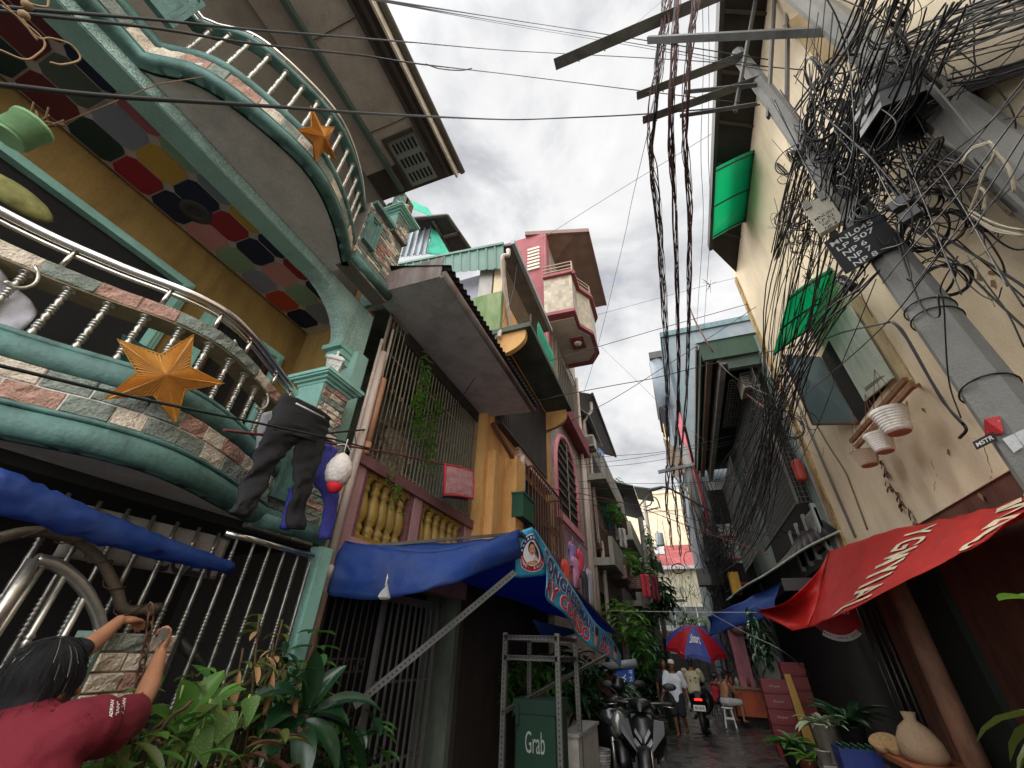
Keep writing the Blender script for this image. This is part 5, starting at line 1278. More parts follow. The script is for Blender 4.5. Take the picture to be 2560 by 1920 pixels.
zt_ = g0.z; m = MB(); m.box((g0.x, 5.3, .58), (g1.x, 5.8, zt_)); o = m.build('bag', mat('dark_green_fabric', '0d3020', rough=.75, var=.2, bump=.2, bscale=120), t); md = o.modifiers.new('bevel', 'BEVEL'); md.width = .03; md.segments = 3
m = MB(); m.box((g0.x-.012, 5.288, zt_-.11), (g1.x+.012, 5.812, zt_+.015)); m.box((g0.x+.02, 5.27, zt_-.02), (g0.x+.06, 5.288, zt_-.2)); m.build('lid', mat('dark_green_fabric2', '0f2c20', rough=.8), t)
m = MB(); text_on(m, 'Grab', plane_fn((g0.x, 5.297, .58), (g1.x-g0.x, 0, 0), (0, 0, zt_-.58)), .46, .26, bold=.0, cu=.5, cv=.5); m.build('lettering', mat('grey_print', '8f938e', rough=.5), t)
# pale counter beside the rack and things around
t = thing('counter', 'pale marbled counter box between the rack and the scooters', 'counter', (-1.72, 6.6, 0))
c0 = D(1215, 1590, y=6.0); c1 = D(1285, 1580, y=7.0)
m = MB(); m.box((c0.x, 6.0, 0), (c1.x, 7.2, c0.z)); m.build('body', mat('marbled_laminate', 'a39f95', rough=.4, var=.3, scale=6), t); m = MB(); m.box((c0.x-.02, 5.97, c0.z), (c1.x+.02, 7.23, c0.z+.03)); m.build('top', mat('grey_top', '8b8a85', rough=.4), t)
t = thing('pot_stand', 'striped white pot at the bottom edge beside the scooters', 'pot', (D(1300, 1650, y=7.6)))
o = V(t.location); m = MB(); m.lathe([(.1, -.2), (.12, 0), (.14, .15), (.13, .16)], o, n=16); m.build('pot', tile_mat('striped_pot', '9a978f', '4f4c48', '2a2826', .5, .03, .004, 0), t)
bush('rack_plants', 'mass of small-leaved potted plants seen through the slotted rack', D(1150, 1475, y=7.4), (.6, .5, .42), 260, .2, None, mats=[lf_mid, lf_bright])
bush('corner_plants', 'dark leafy potted plants behind the pale counter', D(1240, 1470, y=8.0), (.45, .5, .5), 160, .3, lf_dark)
bush('red_cordyline', 'sword-leaved plant with reddish leaves beside the blue poster', D(1300, 1500, y=9.8), (.35, .4, .55), 90, .5, None, mats=[lf_dark, lf_red], droop=1.2)
bush('red_cordyline', 'sword-leaved dark plant right behind the silver-nosed scooter', D(1350, 1525, y=11.6), (.4, .4, .5), 80, .55, lf_dark, droop=1.2)
# blue poster hung on a roller
bp0 = D(1312, 1452, y=12.2); bp1 = D(1368, 1442, y=12.2)
hgt = bp0.z-D(1312, 1565, y=12.2).z
pf = lambda u, v: bp0.lerp(bp1, u)+V((.0, .02*math.sin(u*4), -hgt*(1-v)))
t = thing('blue_poster', 'blue hanging poster with white sideways lettering above the parked scooters', 'poster', bp0-V((0, 0, hgt)))
m = MB(); m.grid(pf, 10, 10); m.build('sheet', mat('royal_blue_vinyl', '2a4fa0', rough=.4, var=.15), t, solid=.004)
m = MB(); rt = lambda k: (lambda u, v: pf(v, 1-u)+V((0, -.012*k, 0)))
text_on(m, 'IF YOU KNOW,', rt(1), .8, .13, bold=.02, cu=.44, cv=.86); text_on(m, 'YOU BLUE', rt(1), .8, .22, bold=.03, cu=.5, cv=.58); m.build('lettering', white, t)
m = MB(); m.box((bp0.x+.08, 12.17, bp0.z-hgt*.75), (bp0.x+.22, 12.185, bp0.z-hgt*.3)); m.build('printed_picture', mat('print_grey', 'a9b4c4', rough=.5, var=.4, scale=8), t)
m = MB(); m.tube([bp0+V((-.1, 0, .1)), bp1+V((.1, 0, .1))], .09, 12); m.build('roller', mat('grey_roller', '77787a', rough=.4), t)

# ---------------------------------------------------------------- scooters
sc_black = mat('black_scooter_paint', '121213', rough=.32, var=.15, bump=.03, coat=.15, spec=.4)
sc_silver = mat('silver_scooter_paint', '4c4e50', rough=.3, metal=.5, var=.1, bump=.02, coat=.5)
lamp_m = mat('headlamp_glass', '8f8e87', rough=.08, metal=.5, var=.3, scale=18, bump=.2)
def scooter(name, label, loc, yaw, panel, group=None, big=True):
    t = thing(name, label, 'motorcycle', loc, group); SCL = 1.06 if yaw < 1 else 1.04; TRIM = big
    rm = Matrix.Rotation(yaw, 3, 'Z'); L = V(loc)
    W = lambda p: L+rm @ (V((p[0]*1.3, p[1], p[2]))*SCL)
    def put(m, nm, mm, par=None):
        m.v = [W(p) for p in m.v]; return m.build(nm, mm, par or t)
    for nm, y in (('front_wheel', -.62), ('rear_wheel', .6)):
        m = MB(); m.tube([V((0, y+.21*math.cos(a), .27+.21*math.sin(a))) for a in [2*math.pi*k/24 for k in range(24)]], .055, 8, closed=True); w = put(m, nm, black)
        m = MB(); m.lathe([(.02, -.06), (.05, -.05), (.05, .05), (.02, .06)], (0, y, .27), (1, 0, 0), 12)
        for k in range(5): a = 2*math.pi*k/5; m.bar((0, y, .27), (0, y+.17*math.cos(a), .27+.17*math.sin(a)), .03, .03)
        put(m, 'rim', steel_k, w)
    m = MB()                          # front apron: loft of sections facing -y
    def sec(z, w, yf, dp): return [V((w*x_, yf+dp*abs(x_)**2.2, z)) for x_ in (-1, -.75, -.4, 0, .4, .75, 1)]+[V((w*x_, yf+dp+.05, z)) for x_ in (1, .4, -.4, -1)]
    m.loft([sec(z, w, yf, dp) for z, w, yf, dp in ((.34, .10, -.42, .16), (.45, .19, -.50, .2), (.6, .24, -.56, .22), (.74, .235, -.55, .22), (.86, .17, -.48, .18), (.93, .1, -.42, .14))]); put(m, 'apron', panel)
    m = MB()
    if TRIM:
        for s in (-1, 1):
            m.prism([V((s*x_, y_, z)) for x_, y_, z in ((.135, -.585, .86), (.235, -.5, .84), (.225, -.52, .7), (.07, -.61, .5), (.10, -.6, .64))], (0, .03, 0))
            m.prism([V((s*x_, y_, z)) for x_, y_, z in ((.0, -.625, .47), (.0, -.625, .54), (.085, -.615, .66), (.1, -.61, .62))], (0, .03, 0))
            m.prism([V((s*x_, y_, z)) for x_, y_, z in ((.015, -.62, .6), (.015, -.62, .66), (.07, -.61, .76), (.085, -.605, .72))], (0, .03, 0))
    put(m, 'front_trim', mat('bright_silver_trim', '8f9192', rough=.3, metal=.5, var=.15) if TRIM else sc_black) if TRIM else None
    m = MB(); m.loft([[V((w*math.cos(a), y_+.0, z+.03*math.sin(a)*2)) for a in [2*math.pi*k/12 for k in range(12)]] for w, y_, z in ((.02, -.52, .99), (.11, -.47, 1.0), (.13, -.4, 1.02), (.1, -.3, 1.03), (.03, -.24, 1.02))]); put(m, 'handle_cowl', panel)
    if not TRIM:
        m = MB(); m.ell((.02, -.56, .76), (.085, .06, .15), nu=16, nv=10)
        put(m, 'headlight', lamp_m)
    if not TRIM:
        m = MB(); m.loft([[V((x_*w, y_-.012, z)) for x_ in (-1, -.3, .3, 1)]+[V((x_*w, y_+.03, z)) for x_ in (1, .3, -.3, -1)] for w, y_, z in ((.06, -.52, .93), (.15, -.49, .9), (.19, -.5, .84), (.12, -.55, .9-.16))]); put(m, 'front_visor', sc_silver)
    m = MB(); m.tube(spline([V((-.36, -.28, 1.02)), V((-.2, -.36, 1.03)), V((0, -.36, 1.01)), V((.2, -.36, 1.03)), V((.36, -.28, 1.02))], 5), .016, 8); put(m, 'handlebar', steel_k)
    for s in (-1, 1):
        m = MB(); m.tube([V((s*.24, -.28, 1.02)), V((s*.38, -.27, 1.02))], .023, 8); put(m, 'grip', black)
        m = MB(); m.tube(spline([V((s*.2, -.35, 1.03)), V((s*.26, -.36, 1.14)), V((s*.33, -.35, 1.2))], 4), .008, 6); m.ell((s*.35, -.345, 1.23), (.075, .02, .048)); mi = put(m, 'mirror', black)
        m = MB(); m.tube([V((s*.25, -.35, 1.0)), V((s*.36, -.38, .99))], .007, 5); put(m, 'brake_lever', steel_d)
    m = MB(); m.loft([[V((w*math.cos(a), y_, z+.05*math.sin(a))) for a in [2*math.pi*k/12 for k in range(12)]] for w, y_, z in ((.08, -.06, .72), (.12, .05, .78), (.14, .3, .8), (.13, .55, .83), (.08, .8, .86))]); put(m, 'seat', mat('seat_vinyl', '1b1b1c', rough=.5, bump=.2))
    m = MB(); m.loft([[V((w*math.cos(a), y_, z+h*math.sin(a))) for a in [2*math.pi*k/12 for k in range(12)]] for w, y_, z, h in ((.1, -.1, .52, .14), (.15, .1, .58, .18), (.16, .4, .62, .18), (.13, .65, .7, .13), (.05, .88, .8, .05))]); put(m, 'body', sc_black)
    m = MB(); m.box((-.14, -.4, .3), (.14, .1, .37)); m.box((-.11, -.42, .36), (.11, -.36, .9)); put(m, 'footboard', sc_black)
    m = MB(); m.loft([[V((.07*math.cos(a), -.62+ (.27+.03*math.sin(a))*math.cos(q), .27+(.29+.03*math.sin(a))*math.sin(q))) for a in [2*math.pi*k/8 for k in range(8)]] for q in [R(30+20*k) for k in range(8)]]); put(m, 'front_fender', sc_black)
    m = MB()
    for s in (-1, 1): m.tube([V((s*.07, -.62, .27)), V((s*.06, -.48, .72))], .022, 8)
    put(m, 'fork', steel_d)
    m = MB(); m.tube([V((.16, .05, .3)), V((.18, .7, .38))], .05, 10); put(m, 'exhaust', steel_k)
    m = MB(); m.box((-.07, .84, .71), (.07, .9, .75)); put(m, 'tail_light', TAIL if yaw > 1 else mat('red_lens', '8a1414', rough=.2))
    m = MB(); m.box((-.11, .9, .5), (.11, .91, .62)); pl_ = put(m, 'number_plate', white)
    if yaw > 1:
        m = MB(); text_on(m, '801870', plane_fn((-.1, .912, .51), (.2, 0, 0), (0, 0, .1)) if False else (lambda u, v: V((.1-.2*u, .914, .51+.1*v))), .85, .6, bold=.02); put(m, 'lettering', black, pl_)
    return t
TAIL = emat('lit_tail_lamp', 'ff2418', 1.6)
q = D(1395, 1575, y=8.35); scooter('scooter', 'black scooter with a silver V-shaped nose, nearest to the middle of the lane', (q.x-.06, 8.6, 0), R(4), sc_black, 'parked scooters')
q = D(1325, 1562, y=8.6); scooter('scooter', 'scooter with a pale silver front panel and a big headlamp, next to the leafy plants', (q.x-.1, 8.9, 0), R(20), sc_black, 'parked scooters', False)
t = thing('helmet', 'small red sticker-marked black helmet hanging on the silver-fronted scooter', 'helmet', D(1335, 1480, y=9.4))
o = V(t.location); m = MB(); m.ell(o, (.13, .15, .14), nu=16, nv=10); m.build('shell', sc_black, t); m = MB(); m.ell(o+V((0, -.06, .0)), (.1, .1, .06), nu=12, nv=6); m.build('visor', mat('smoke_visor', '3a3d40', rough=.08), t)
# ================================================================ right side of the lane
Z8 = lambda a, b, **k: Q(1920+a/2.592, 640+b/2.592, **k)
XR = 3.2
RB = thing('building', 'tall cream building with green translucent awnings over its windows', 'building', (3.6, 5, 0))
crm = mat('cream_plaster', 'e6d4b4', rough=.75, var=.09, dirt=.34, dcol='a8936f', dscale=.8, scale=1.2, bump=.06)
m = MB()
m.box((XR, -3, 3.3), (6, 10.1, 14.5)); m.build('wall', crm, RB)
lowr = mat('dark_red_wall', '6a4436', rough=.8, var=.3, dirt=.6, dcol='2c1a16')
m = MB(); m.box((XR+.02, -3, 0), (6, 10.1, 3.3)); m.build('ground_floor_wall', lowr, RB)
m = MB(); m.box((XR-.05, 9.95, 3.3), (XR, 10.12, 11.2)); m.build('corner_strip', mat('mouldy_corner', 'b59a68', rough=.85, var=.3, dirt=1.0, dcol='2c2820', dscale=3, streak=.5), RB)
for k, (y, r) in enumerate(((10.16, .025), (10.24, .03), (10.3, .02))):
    m = MB(); m.tube([(XR-.06, y, 3.6), (XR-.06, y, 8.6)], r, 8); m.build('conduit', mat('pinkish_conduit', 'b59a8c', rough=.6, dirt=.5), RB)
m = MB(); m.tube([(XR-.03, 9.35, 3.6), (XR-.03, 9.4, 7.5)], .022, 8); m.build('conduit', mat('grey_conduit', '77736a', rough=.6), RB)
m = MB(); m.tube(spline([V((XR-.02, 9.0, 6.0)), V((XR-.02, 8.8, 5.2)), V((XR-.02, 8.6, 4.6)), V((XR-.02, 8.62, 4.3)), V((XR-.02, 8.75, 3.6))], 5), .012, 6); m.build('loose_cable', mat('tan_cable', '7d6a4d', rough=.6), RB)
# eave
m = MB(); m.prism([(2.48, -1, 11.3), (2.48, 8.7, 11.3), (3.25, 9.95, 11.3), (3.25, -1, 11.3)], (0, 0, .12)); m.build('eave', mat('rotten_dark_eave', '2f2b28', rough=.85, var=.35, dirt=.6), RB)
m = MB(); m.box((2.42, -1, 11.26), (2.5, 8.75, 11.5)); m.build('fascia', mat('dark_fascia', '3c3a38', rough=.7), RB)
m = MB()
for k in range(9): m.bar((2.5, .5+k*.95, 11.27), (3.2, .7+k*.98, 11.27), .05, .05)
m.build('rafter', brown, RB)
# tan recess and pilaster lines on the upper wall
m = MB(); a = Q(2000, 120, x=XR-.02); m.prism([Q(1955, 65, x=XR-.03), Q(2030, 10, x=XR-.03), Q(2110, 150, x=XR-.03), Q(2060, 165, x=XR-.03)], (.05, 0, 0)); m.build('tan_panel', mat('tan_plaster', 'b3986c', rough=.75), RB)
m = MB(); m.bar(D(2060, 200, x=XR-.05), D(2300, 110, x=XR-.05), .1, .1); m.build('dark_ledge', bars_d, RB)
# green awnings
ga_ = mat('green_polycarbonate', '2aa884', rough=.3, var=.12, scale=3, trans=.6, tcol='3cd0a4', bump=.03)
def awning(y0, y1, zw, xo, zo, label):
    t = thing('awning', label, 'awning', (XR-.3, (y0+y1)/2, zo), 'green polycarbonate awnings')
    fn = lambda u, v: V((XR+(xo-XR)*v, y0+(y1-y0)*u-.25*v, zw+(zo-zw)*v**1.15))
    m = MB(); m.grid(fn, 4, 8); m.build('sheet', ga_, t, solid=.006)
    m = MB()
    for u in (.04, .5, .96): m.tube([fn(u, q/6)+V((0, 0, -.02)) for q in range(7)], .018, 5)
    m.tube([fn(0, 0), fn(1, 0)], .02, 5); m.build('frame', bars_d, t)
awning(6.0, 7.9, 11.05, 2.28, 10.45, 'large green polycarbonate awning high under the eave of the cream building')
awning(5.85, 7.45, 7.0, 2.36, 6.4, 'green polycarbonate awning over the window with open shutters')
# upper window behind the first awning
# shuttered window
o1 = Z8(350, 650, x=XR); o2 = Z8(590, 1085, x=XR); o3 = Z8(800, 800, x=XR); o4 = Z8(500, 320, x=XR)
m = MB(); m.prism([p-V((.01, 0, 0)) for p in (o1, o2, o3, o4)], (.03, 0, 0)); WN = m.build('window', dark, RB)
s1 = Z8(92, 640, x=2.78); s2 = Z8(292, 1092, x=2.78)
m = MB(); m.prism([o1-V((.03, 0, 0)), o2-V((.03, 0, 0)), s2, s1], (.02, .03, 0)); m.build('shutter', mat('dark_slate_shutter', '4a5c5c', rough=.5, var=.1, dirt=.25), WN)
m = MB(); m.bar(o2, s2, .05, .03); m.bar(s1, s2, .04, .03); m.build('shutter_edge', rust, WN)
q1 = Z8(372, 505, x=XR-.06); q2 = Z8(622, 942, x=XR-.06); q3 = Z8(802, 790, x=XR-.1); q4 = Z8(520, 325, x=XR-.1)
m = MB(); m.prism([q1, q2, q3, q4], (.03, 0, 0)); m.build('shutter', mat('pale_green_shutter', 'c4ccba', rough=.55, var=.12, dirt=.5, dcol='6a7466'), WN)
m = MB(); a = Z8(640, 870, x=XR-.075); m.prism([Z8(625, 855, x=XR-.068), Z8(770, 745, x=XR-.095), Z8(775, 765, x=XR-.095), Z8(635, 880, x=XR-.068)], (-.003, 0, 0)); m.build('peeling_patch', mat('peeled_grey', '77796a', rough=.9), WN)
m = MB(); m.prism([Z8(540, 270, x=XR-.01), Z8(600, 255, x=XR-.01), Z8(940, 800, x=XR-.01), Z8(880, 800, x=XR-.01)], (-.03, 0, 0)); m.build('jamb', mat('cream_jamb', 'c4ad84', rough=.75, dirt=.3), WN)
# double rail below the window
m = MB(); ra = Z8(540, 1203, x=3.0); rb = Z8(893, 800, x=3.0); rc_ = Z8(572, 1238, x=2.88); rd_ = Z8(940, 830, x=2.88)
m.bar(ra, rb, .05, .06); m.bar(rc_, rd_, .05, .06)
for f in (.12, .5, .9): m.bar(ra.lerp(rb, f)+V((.2, 0, 0)), rc_.lerp(rd_, f), .04, .04)
m.build('pot_rail', mat('brown_rail_wood', '8a6244', rough=.7, var=.2, dirt=.4), RB)
def hpot(zc, top_r, h, label, sq=False):
    c = V(zc); t = thing('hanging_pot', label, 'flower pot', c, 'hanging flower pots under the window')
    pr = [(top_r*.62, 0)]
    for k in range(8): f = (k+1)/9; r = top_r*(.66+.34*f); pr += [(r, h*f-.006), (r*1.035, h*f), (r*1.035, h*f+.006), (r, h*f+.012)]
    pr += [(top_r*1.05, h), (top_r*.97, h), (top_r*.9, h*.9)]
    m = MB(); m.lathe(pr, c, n=6 if sq else 26, smooth=not sq); m.build('pot', mat('off_white_pot' if not sq else 'beige_ribbed_pot', 'e6e0d4' if not sq else 'b59f88', rough=.6, dirt=.5, dcol='8a7a66'), t)
    m = MB(); m.lathe([(top_r*.58, -.006), (top_r*.6, .001)], c, n=16); m.build('pot_base', mat('pinkish_pot_base', '9a6a56', rough=.8), t)
    m = MB()
    for a in (0, 2.1, 4.2): m.tube([c+V((top_r*math.cos(a), top_r*math.sin(a), h)), c+V((.1, 0, h+.62))], .004, 4)
    m.build('cord', mat('rust_cord', '7a4a36', rough=.7), t)
    return t
hpot(Z8(855, 1145, x=2.82), .19, .30, 'largest white ribbed pot, nearest of the three hung under the shuttered window')
hpot(Z8(765, 1268, x=2.84), .155, .25, 'middle white ribbed pot of the three hung under the shuttered window')
hpot(Z8(660, 1355, x=2.84), .17, .20, 'lowest, angular beige pot of the three hung under the shuttered window', True)
# crack in the plaster with scraps of dry ivy
m = MB(); cp = [Z8(*p, x=XR-.004) for p in ((720, 1300), (745, 1345), (768, 1400), (790, 1480), (845, 1560), (880, 1620), (925, 1660), (960, 1720))]
for p in range(len(cp)-1): m.tube(sag(cp[p], cp[p+1], 0, 4, .012), .006, 4)
m.build('crack', mat('dark_crack', '3a2c20', rough=.9), RB)
m = MB()
for p in cp[1:]:
    for k in range(4): leaf(m, p+V((-.01, random.uniform(-.05, .05), random.uniform(-.08, .08))), V((-.3, random.uniform(-1, 1), -.6)), random.uniform(.06, .13), .04, .4, n=3)
tag(m.build('dry_ivy', lf_red), 'scraps of dry ivy clinging along the crack below the hanging pots', 'plant')
# ground floor of the cream building: pillars, windows
m = MB(); c = D(2080, 1640, x=2.95); m.lathe([(.13, 0), (.13, 2.75)], (2.95, 8.0, 0), n=12); m.build('pillar', mat('brown_plaster_pillar', '8a6650', rough=.8, var=.25, dirt=.5), RB)
m = MB(); m.box((2.98, 8.6, 0), (3.2, 9.05, 2.9)); m.build('pillar', mat('brown_plaster_pillar2', '6f4a3c', rough=.8, dirt=.6), RB)
m = MB(); w1 = D(2060, 1370, x=XR); w2 = D(2135, 1545, x=XR); m.box((XR-.03, w2.y-.1, w2.z), (XR+.03, w1.y+.9, w1.z)); m.build('window', dark, RB)
m = MB(); m.box((XR-.06, 7.3, .2), (XR+.03, 10.0, 2.9)); m.build('doorway', mat('dim_green_doorway', '1f2a25', rough=.7), RB)
for k in range(4):
    m = MB(); m.tube([(2.98, 9.2+k*.28, 0), (2.98, 9.2+k*.28, 2.9)], .025, 8); m.build('door_pipe', steel_k, RB)
m = MB(); m.box((2.9, 4.6, .75), (3.2, 6.9, .85)); m.build('shelf', mat('orange_brown_shelf', '9a5030', rough=.7), RB)

# red awning tarpaulin
red_t = mat('red_tarpaulin', 'bf2620', rough=.5, var=.2, scale=4, dirt=.4, dcol='7a1418', trans=.22, tcol='e02a28')
AW = thing('red_tarpaulin', 'red tarpaulin with white lettering stretched along the ground floor of the cream building', 'tarpaulin', (2.7, 7, 2.4))
T_ = spline([D(*p) for p in ()], 2) if False else spline([D(1790, 1190, x=2.98), D(1900, 1151, x=3.06), D(2000, 1128, x=3.1), D(2100, 1105, x=3.12), D(2212, 1078, x=3.13), D(2330, 1050, x=3.13)], 6)
B_ = spline([D(1745, 1356, x=2.05), D(1832, 1318, x=2.15), D(1990, 1240, x=2.3), D(2095, 1183, x=2.45), D(2205, 1112, x=2.6), D(2330, 1060, x=2.7)], 6)
rf = polyfn(T_, B_); rq = lambda u, v: rf(u, v)+V((.02*math.sin(u*14)*math.sin(v*3.1)+.02*abs(nz((u*16+v*5, v*2, 9))), 0, .03*nz((u*7, v*3, 1))-.05*math.sin(math.pi*v)-.03*abs(nz((u*11-v*6, v*3, 4)))))
m = MB(); m.grid(rq, 90, 24); m.build('sheet', red_t, AW, solid=.004)
fT = spline([D(1790, 1190, x=2.98), D(1775, 1262, x=2.6), D(1762, 1310, x=2.3), D(1745, 1356, x=2.05)], 5)
fB = spline([D(1780, 1225, x=2.8), D(1700, 1300, x=1.9), D(1636, 1320, x=1.62), D(1712, 1363, x=1.85)], 5)
f2 = polyfn(fT, fB); m = MB(); m.grid(lambda u, v: f2(u, v)+V((0, .02*math.sin(v*6), .012*math.sin(u*9))), 16, 10); m.build('turned_corner', red_t, AW, solid=.004)
m = MB(); lm = mat('cream_print', 'd3c6a8', rough=.6, dirt=.3)
lf_ = lambda u, v: rq(u, 1-v)+V((-.012, -.004, .008))
# the letters run down the slope, one after another along the awning
for txt, (u0, v0), (u1, v1), hh in (('YGMYIAL', (.39, .07), (.19, .97), .12), ('NU', (.79, .12), (.60, .95), .17)):
    text_on(m, txt, lambda u, v: lf_(u0+(u1-u0)*u+hh*(v-.5), 1-(v0+(v1-v0)*u)), 1, 1, bold=.02, space=1.15)
for (u0, v0, du, dv) in ((.70, .9, .1, .1), (.90, .7, .1, .1)):
    m.add([lf_(u0, v0), lf_(u0+du, v0+.08), lf_(u0+du, v0+.08-dv), lf_(u0, v0-dv)], [(0, 1, 2, 3)], 0)
m.build('lettering', lm, AW)
m = MB(); m.tube([D(1790, 1190, x=2.98), D(1745, 1162, x=3.0), D(1650, 1130, x=3.0)], .012, 5); m.build('tie_rope', wire_m, AW)
# round drink sign
SG = thing('round_sign', 'round red drinks sign with white ribbons reading ICE-COLD and AVAILABLE HERE', 'sign', D(1797, 1320, y=10.4)+V((0, 0, -.5)))
sc_ = D(1797, 1320, y=10.4); sr = .44
m = MB(); m.lathe([(sr, 0), (sr, .03)], sc_, (0, -1, 0), n=40); m.build('disc', mat('sign_red', 'b01c22', rough=.35, var=.05), SG)
sfn = lambda k: (lambda u, v: sc_+V(((u-.5)*2*sr, -.032-.004*k, (.5-v)*2*sr)))
for a_, b_, c_ in ((.76, 60, 125), (.8, 232, 312)): m = MB(); disc_on(m, sfn(1), .5, .5, .56, .56, 0, 30, a_, R(b_), R(c_)); m.build('ribbon', white, SG)
m = MB(); arc_text(m, 'ICE-COLD', sfn(2), .5, .5, .49, .49, R(122), R(64), .16, 0); arc_text(m, 'AVAILABLE HERE', sfn(2), .5, .5, .5, .5, R(235), R(309), .11, 0, True); m.build('lettering', mat('sign_red2', '9a1a20', rough=.4), SG)
m = MB(); text_on(m, 'Royal', lambda u, v: sfn(2)(u, 1-v), .7, .24, bold=.01, shear=.35, cu=.5, cv=.5); m.build('lettering', white, SG)
# ---------------------------------------------------------------- the house beyond: dark eave, wire mesh, corrugated awning
RH = thing('house', 'grey-green house with a wide dark eave and wire mesh balconies', 'house', (3.4, 15, 0))
ggr = mat('grey_green_wall', '8b9a90', rough=.8, var=.15, dirt=.5, dcol='4a524c')
m = MB(); m.box((3.1, 10.15, 3.5), (6, 20, 9.1)); m.build('wall', ggr, RH)
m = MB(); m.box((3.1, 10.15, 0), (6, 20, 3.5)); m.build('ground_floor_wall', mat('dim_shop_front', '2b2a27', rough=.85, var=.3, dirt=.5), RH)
m = MB(); m.box((1.78, 10.3, 9.05), (3.4, 20, 9.1)); m.build('eave', mat('dark_eave_boards', '332f2e', rough=.8, var=.3), RH)
m = MB(); m.box((1.72, 10.2, 8.6), (4.5, 10.3, 9.2)); m.box((1.72, 10.3, 8.9), (1.78, 20, 9.2)); m.build('fascia', mat('dark_green_fascia', '3f5848', rough=.6, dirt=.4), RH)
m = MB(); m.prism([(1.66, 10.15, 9.2), (4.6, 10.15, 9.2), (4.6, 10.4, 9.36), (1.66, 10.4, 9.36)], (0, .1, .04)); m.box((1.66, 10.5, 9.2), (1.72, 20, 9.35)); m.build('flashing', mat('brown_flashing', '7d6a60', rough=.6, metal=.2), RH)
m = MB(); m.box((2.15, 10.4, 8.5), (2.3, 20, 9.05)); m.build('beam', mat('pale_grey_beam', '9a9a92', rough=.7, dirt=.4), RH)
m = MB(); m.box((1.85, 10.5, 8.75), (2.0, 20, 9.05)); m.build('beam', mat('tan_beam', '8a7462', rough=.7), RH)
m = MB(); m.box((2.3, 10.35, 8.3), (3.1, 10.5, 9.0)); m.build('beam', mat('dim_green_beam', '4c5a52', rough=.7), RH)
mesh_m = mat('wire_mesh', '6f6f6a', rough=.5, metal=.6, dirt=.4)
def wire_panel(m, a, b, c, nu, nv, r=.006):
    a, b, c = V(a), V(b), V(c)
    for i in range(nu+1): p = a.lerp(b, i/nu); m.bar(p, p+(c-a), r*2, r*2)
    for j in range(nv+1): p = a.lerp(c, j/nv); m.bar(p, p+(b-a), r*2, r*2)
m = MB(); wire_panel(m, (2.35, 11, 8.3), (2.35, 14, 8.3), (3.05, 11, 8.3), 20, 8); m.build('mesh_ceiling', mesh_m, RH)
m = MB(); wire_panel(m, (2.75, 10.4, 4.6), (2.75, 15.5, 4.6), (2.75, 10.4, 6.7), 44, 18, .005); wire_panel(m, (2.75, 10.4, 4.6), (3.1, 10.4, 4.6), (2.75, 10.4, 6.7), 4, 18, .005)
m.bar((2.75, 10.4, 4.6), (2.75, 15.5, 4.6), .06); m.bar((2.75, 10.4, 4.6), (2.75, 10.4, 6.8), .06); m.bar((2.75, 15.5, 4.6), (2.75, 15.5, 6.8), .06); m.build('mesh_cage', mesh_m, RH)
m = MB(); m.box((3.06, 10.6, 4.3), (3.09, 16, 8.2)); m.build('opening', dark, RH)
m = MB(); m.box((3.04, 10.5, 3.7), (3.09, 13, 4.5)); m.build('window', dark, RH)
for y in (10.5, 11.4, 12.2, 13.0):
    m = MB(); m.box((3.0, y, 3.6), (3.1, y+.12, 4.6)); m.build('window_post', mat('pale_post', 'a3aaa2', rough=.7), RH)
m = MB(); m.grid(lambda u, v: V((3.03+.05*nz((u*8, v*6, 3)), 10.75+.55*u, 4.5-.75*v)), 14, 10, ); tag(m.build('curtain', mat('grey_bundled_cloth', '8e8a86', rough=.9, var=.4, scale=9), solid=.02), 'bundled grey cloth stuffed in the window above the corrugated awning', 'curtain')
m = MB(); m.box((2.75, 10.4, 4.2), (2.95, 10.65, 4.7)); o = tag(m.build('red_container', mat('red_plastic_can', 'b54a3c', rough=.5, dirt=.3)), 'red plastic container standing in the mesh balcony by the corner pipes', 'container')
md = o.modifiers.new('bevel', 'BEVEL'); md.width = .08; md.segments = 3
o.location = D(1735, 1040, x=2.95)
# corrugated awning
CA = thing('corrugated_awning', 'dark corrugated awning with a pale scalloped edge beyond the red tarpaulin', 'awning', (2.3, 13, 3.4))
e0 = D(1815, 1150, x=3.1); e1 = D(1735, 1190, x=2.7); e2 = D(1660, 1240, x=2.2); e3 = D(1600, 1275, x=1.75); e4 = D(1545, 1318, x=1.5)
ed = resample(spline([e0, e1, e2, e3, e4], 8), .06)
m = MB(); nE = len(ed)-1
def cafn(u, v):
    s = min(nE-1e-6, u*nE); i = int(s); p = ed[i].lerp(ed[i+1], s-i); q = V((3.12, p.y+1.2, p.z+.75)); return p.lerp(q, v)+V((0, 0, .02*math.sin(u*nE*1.2)))
m.grid(cafn, nE*4, 3); m.build('sheet', corr_d, CA, solid=.006)
m = MB()
for i in range(nE//2, nE):
    if i % 2 == 0: m.ell(ed[i]+V((-.01, -.02, .0)), (.035, .02, .03), nu=8, nv=5)
m.tube([p+V((0, -.01, .02)) for p in ed[:nE//2]], .025, 6); m.build('pale_edge', mat('pale_edge_green', 'a9b8a8', rough=.6), CA)
m = MB(); m.box((2.2, 11.5, 3.0), (3.1, 11.6, 3.25)); m.build('support', bars_d, CA)
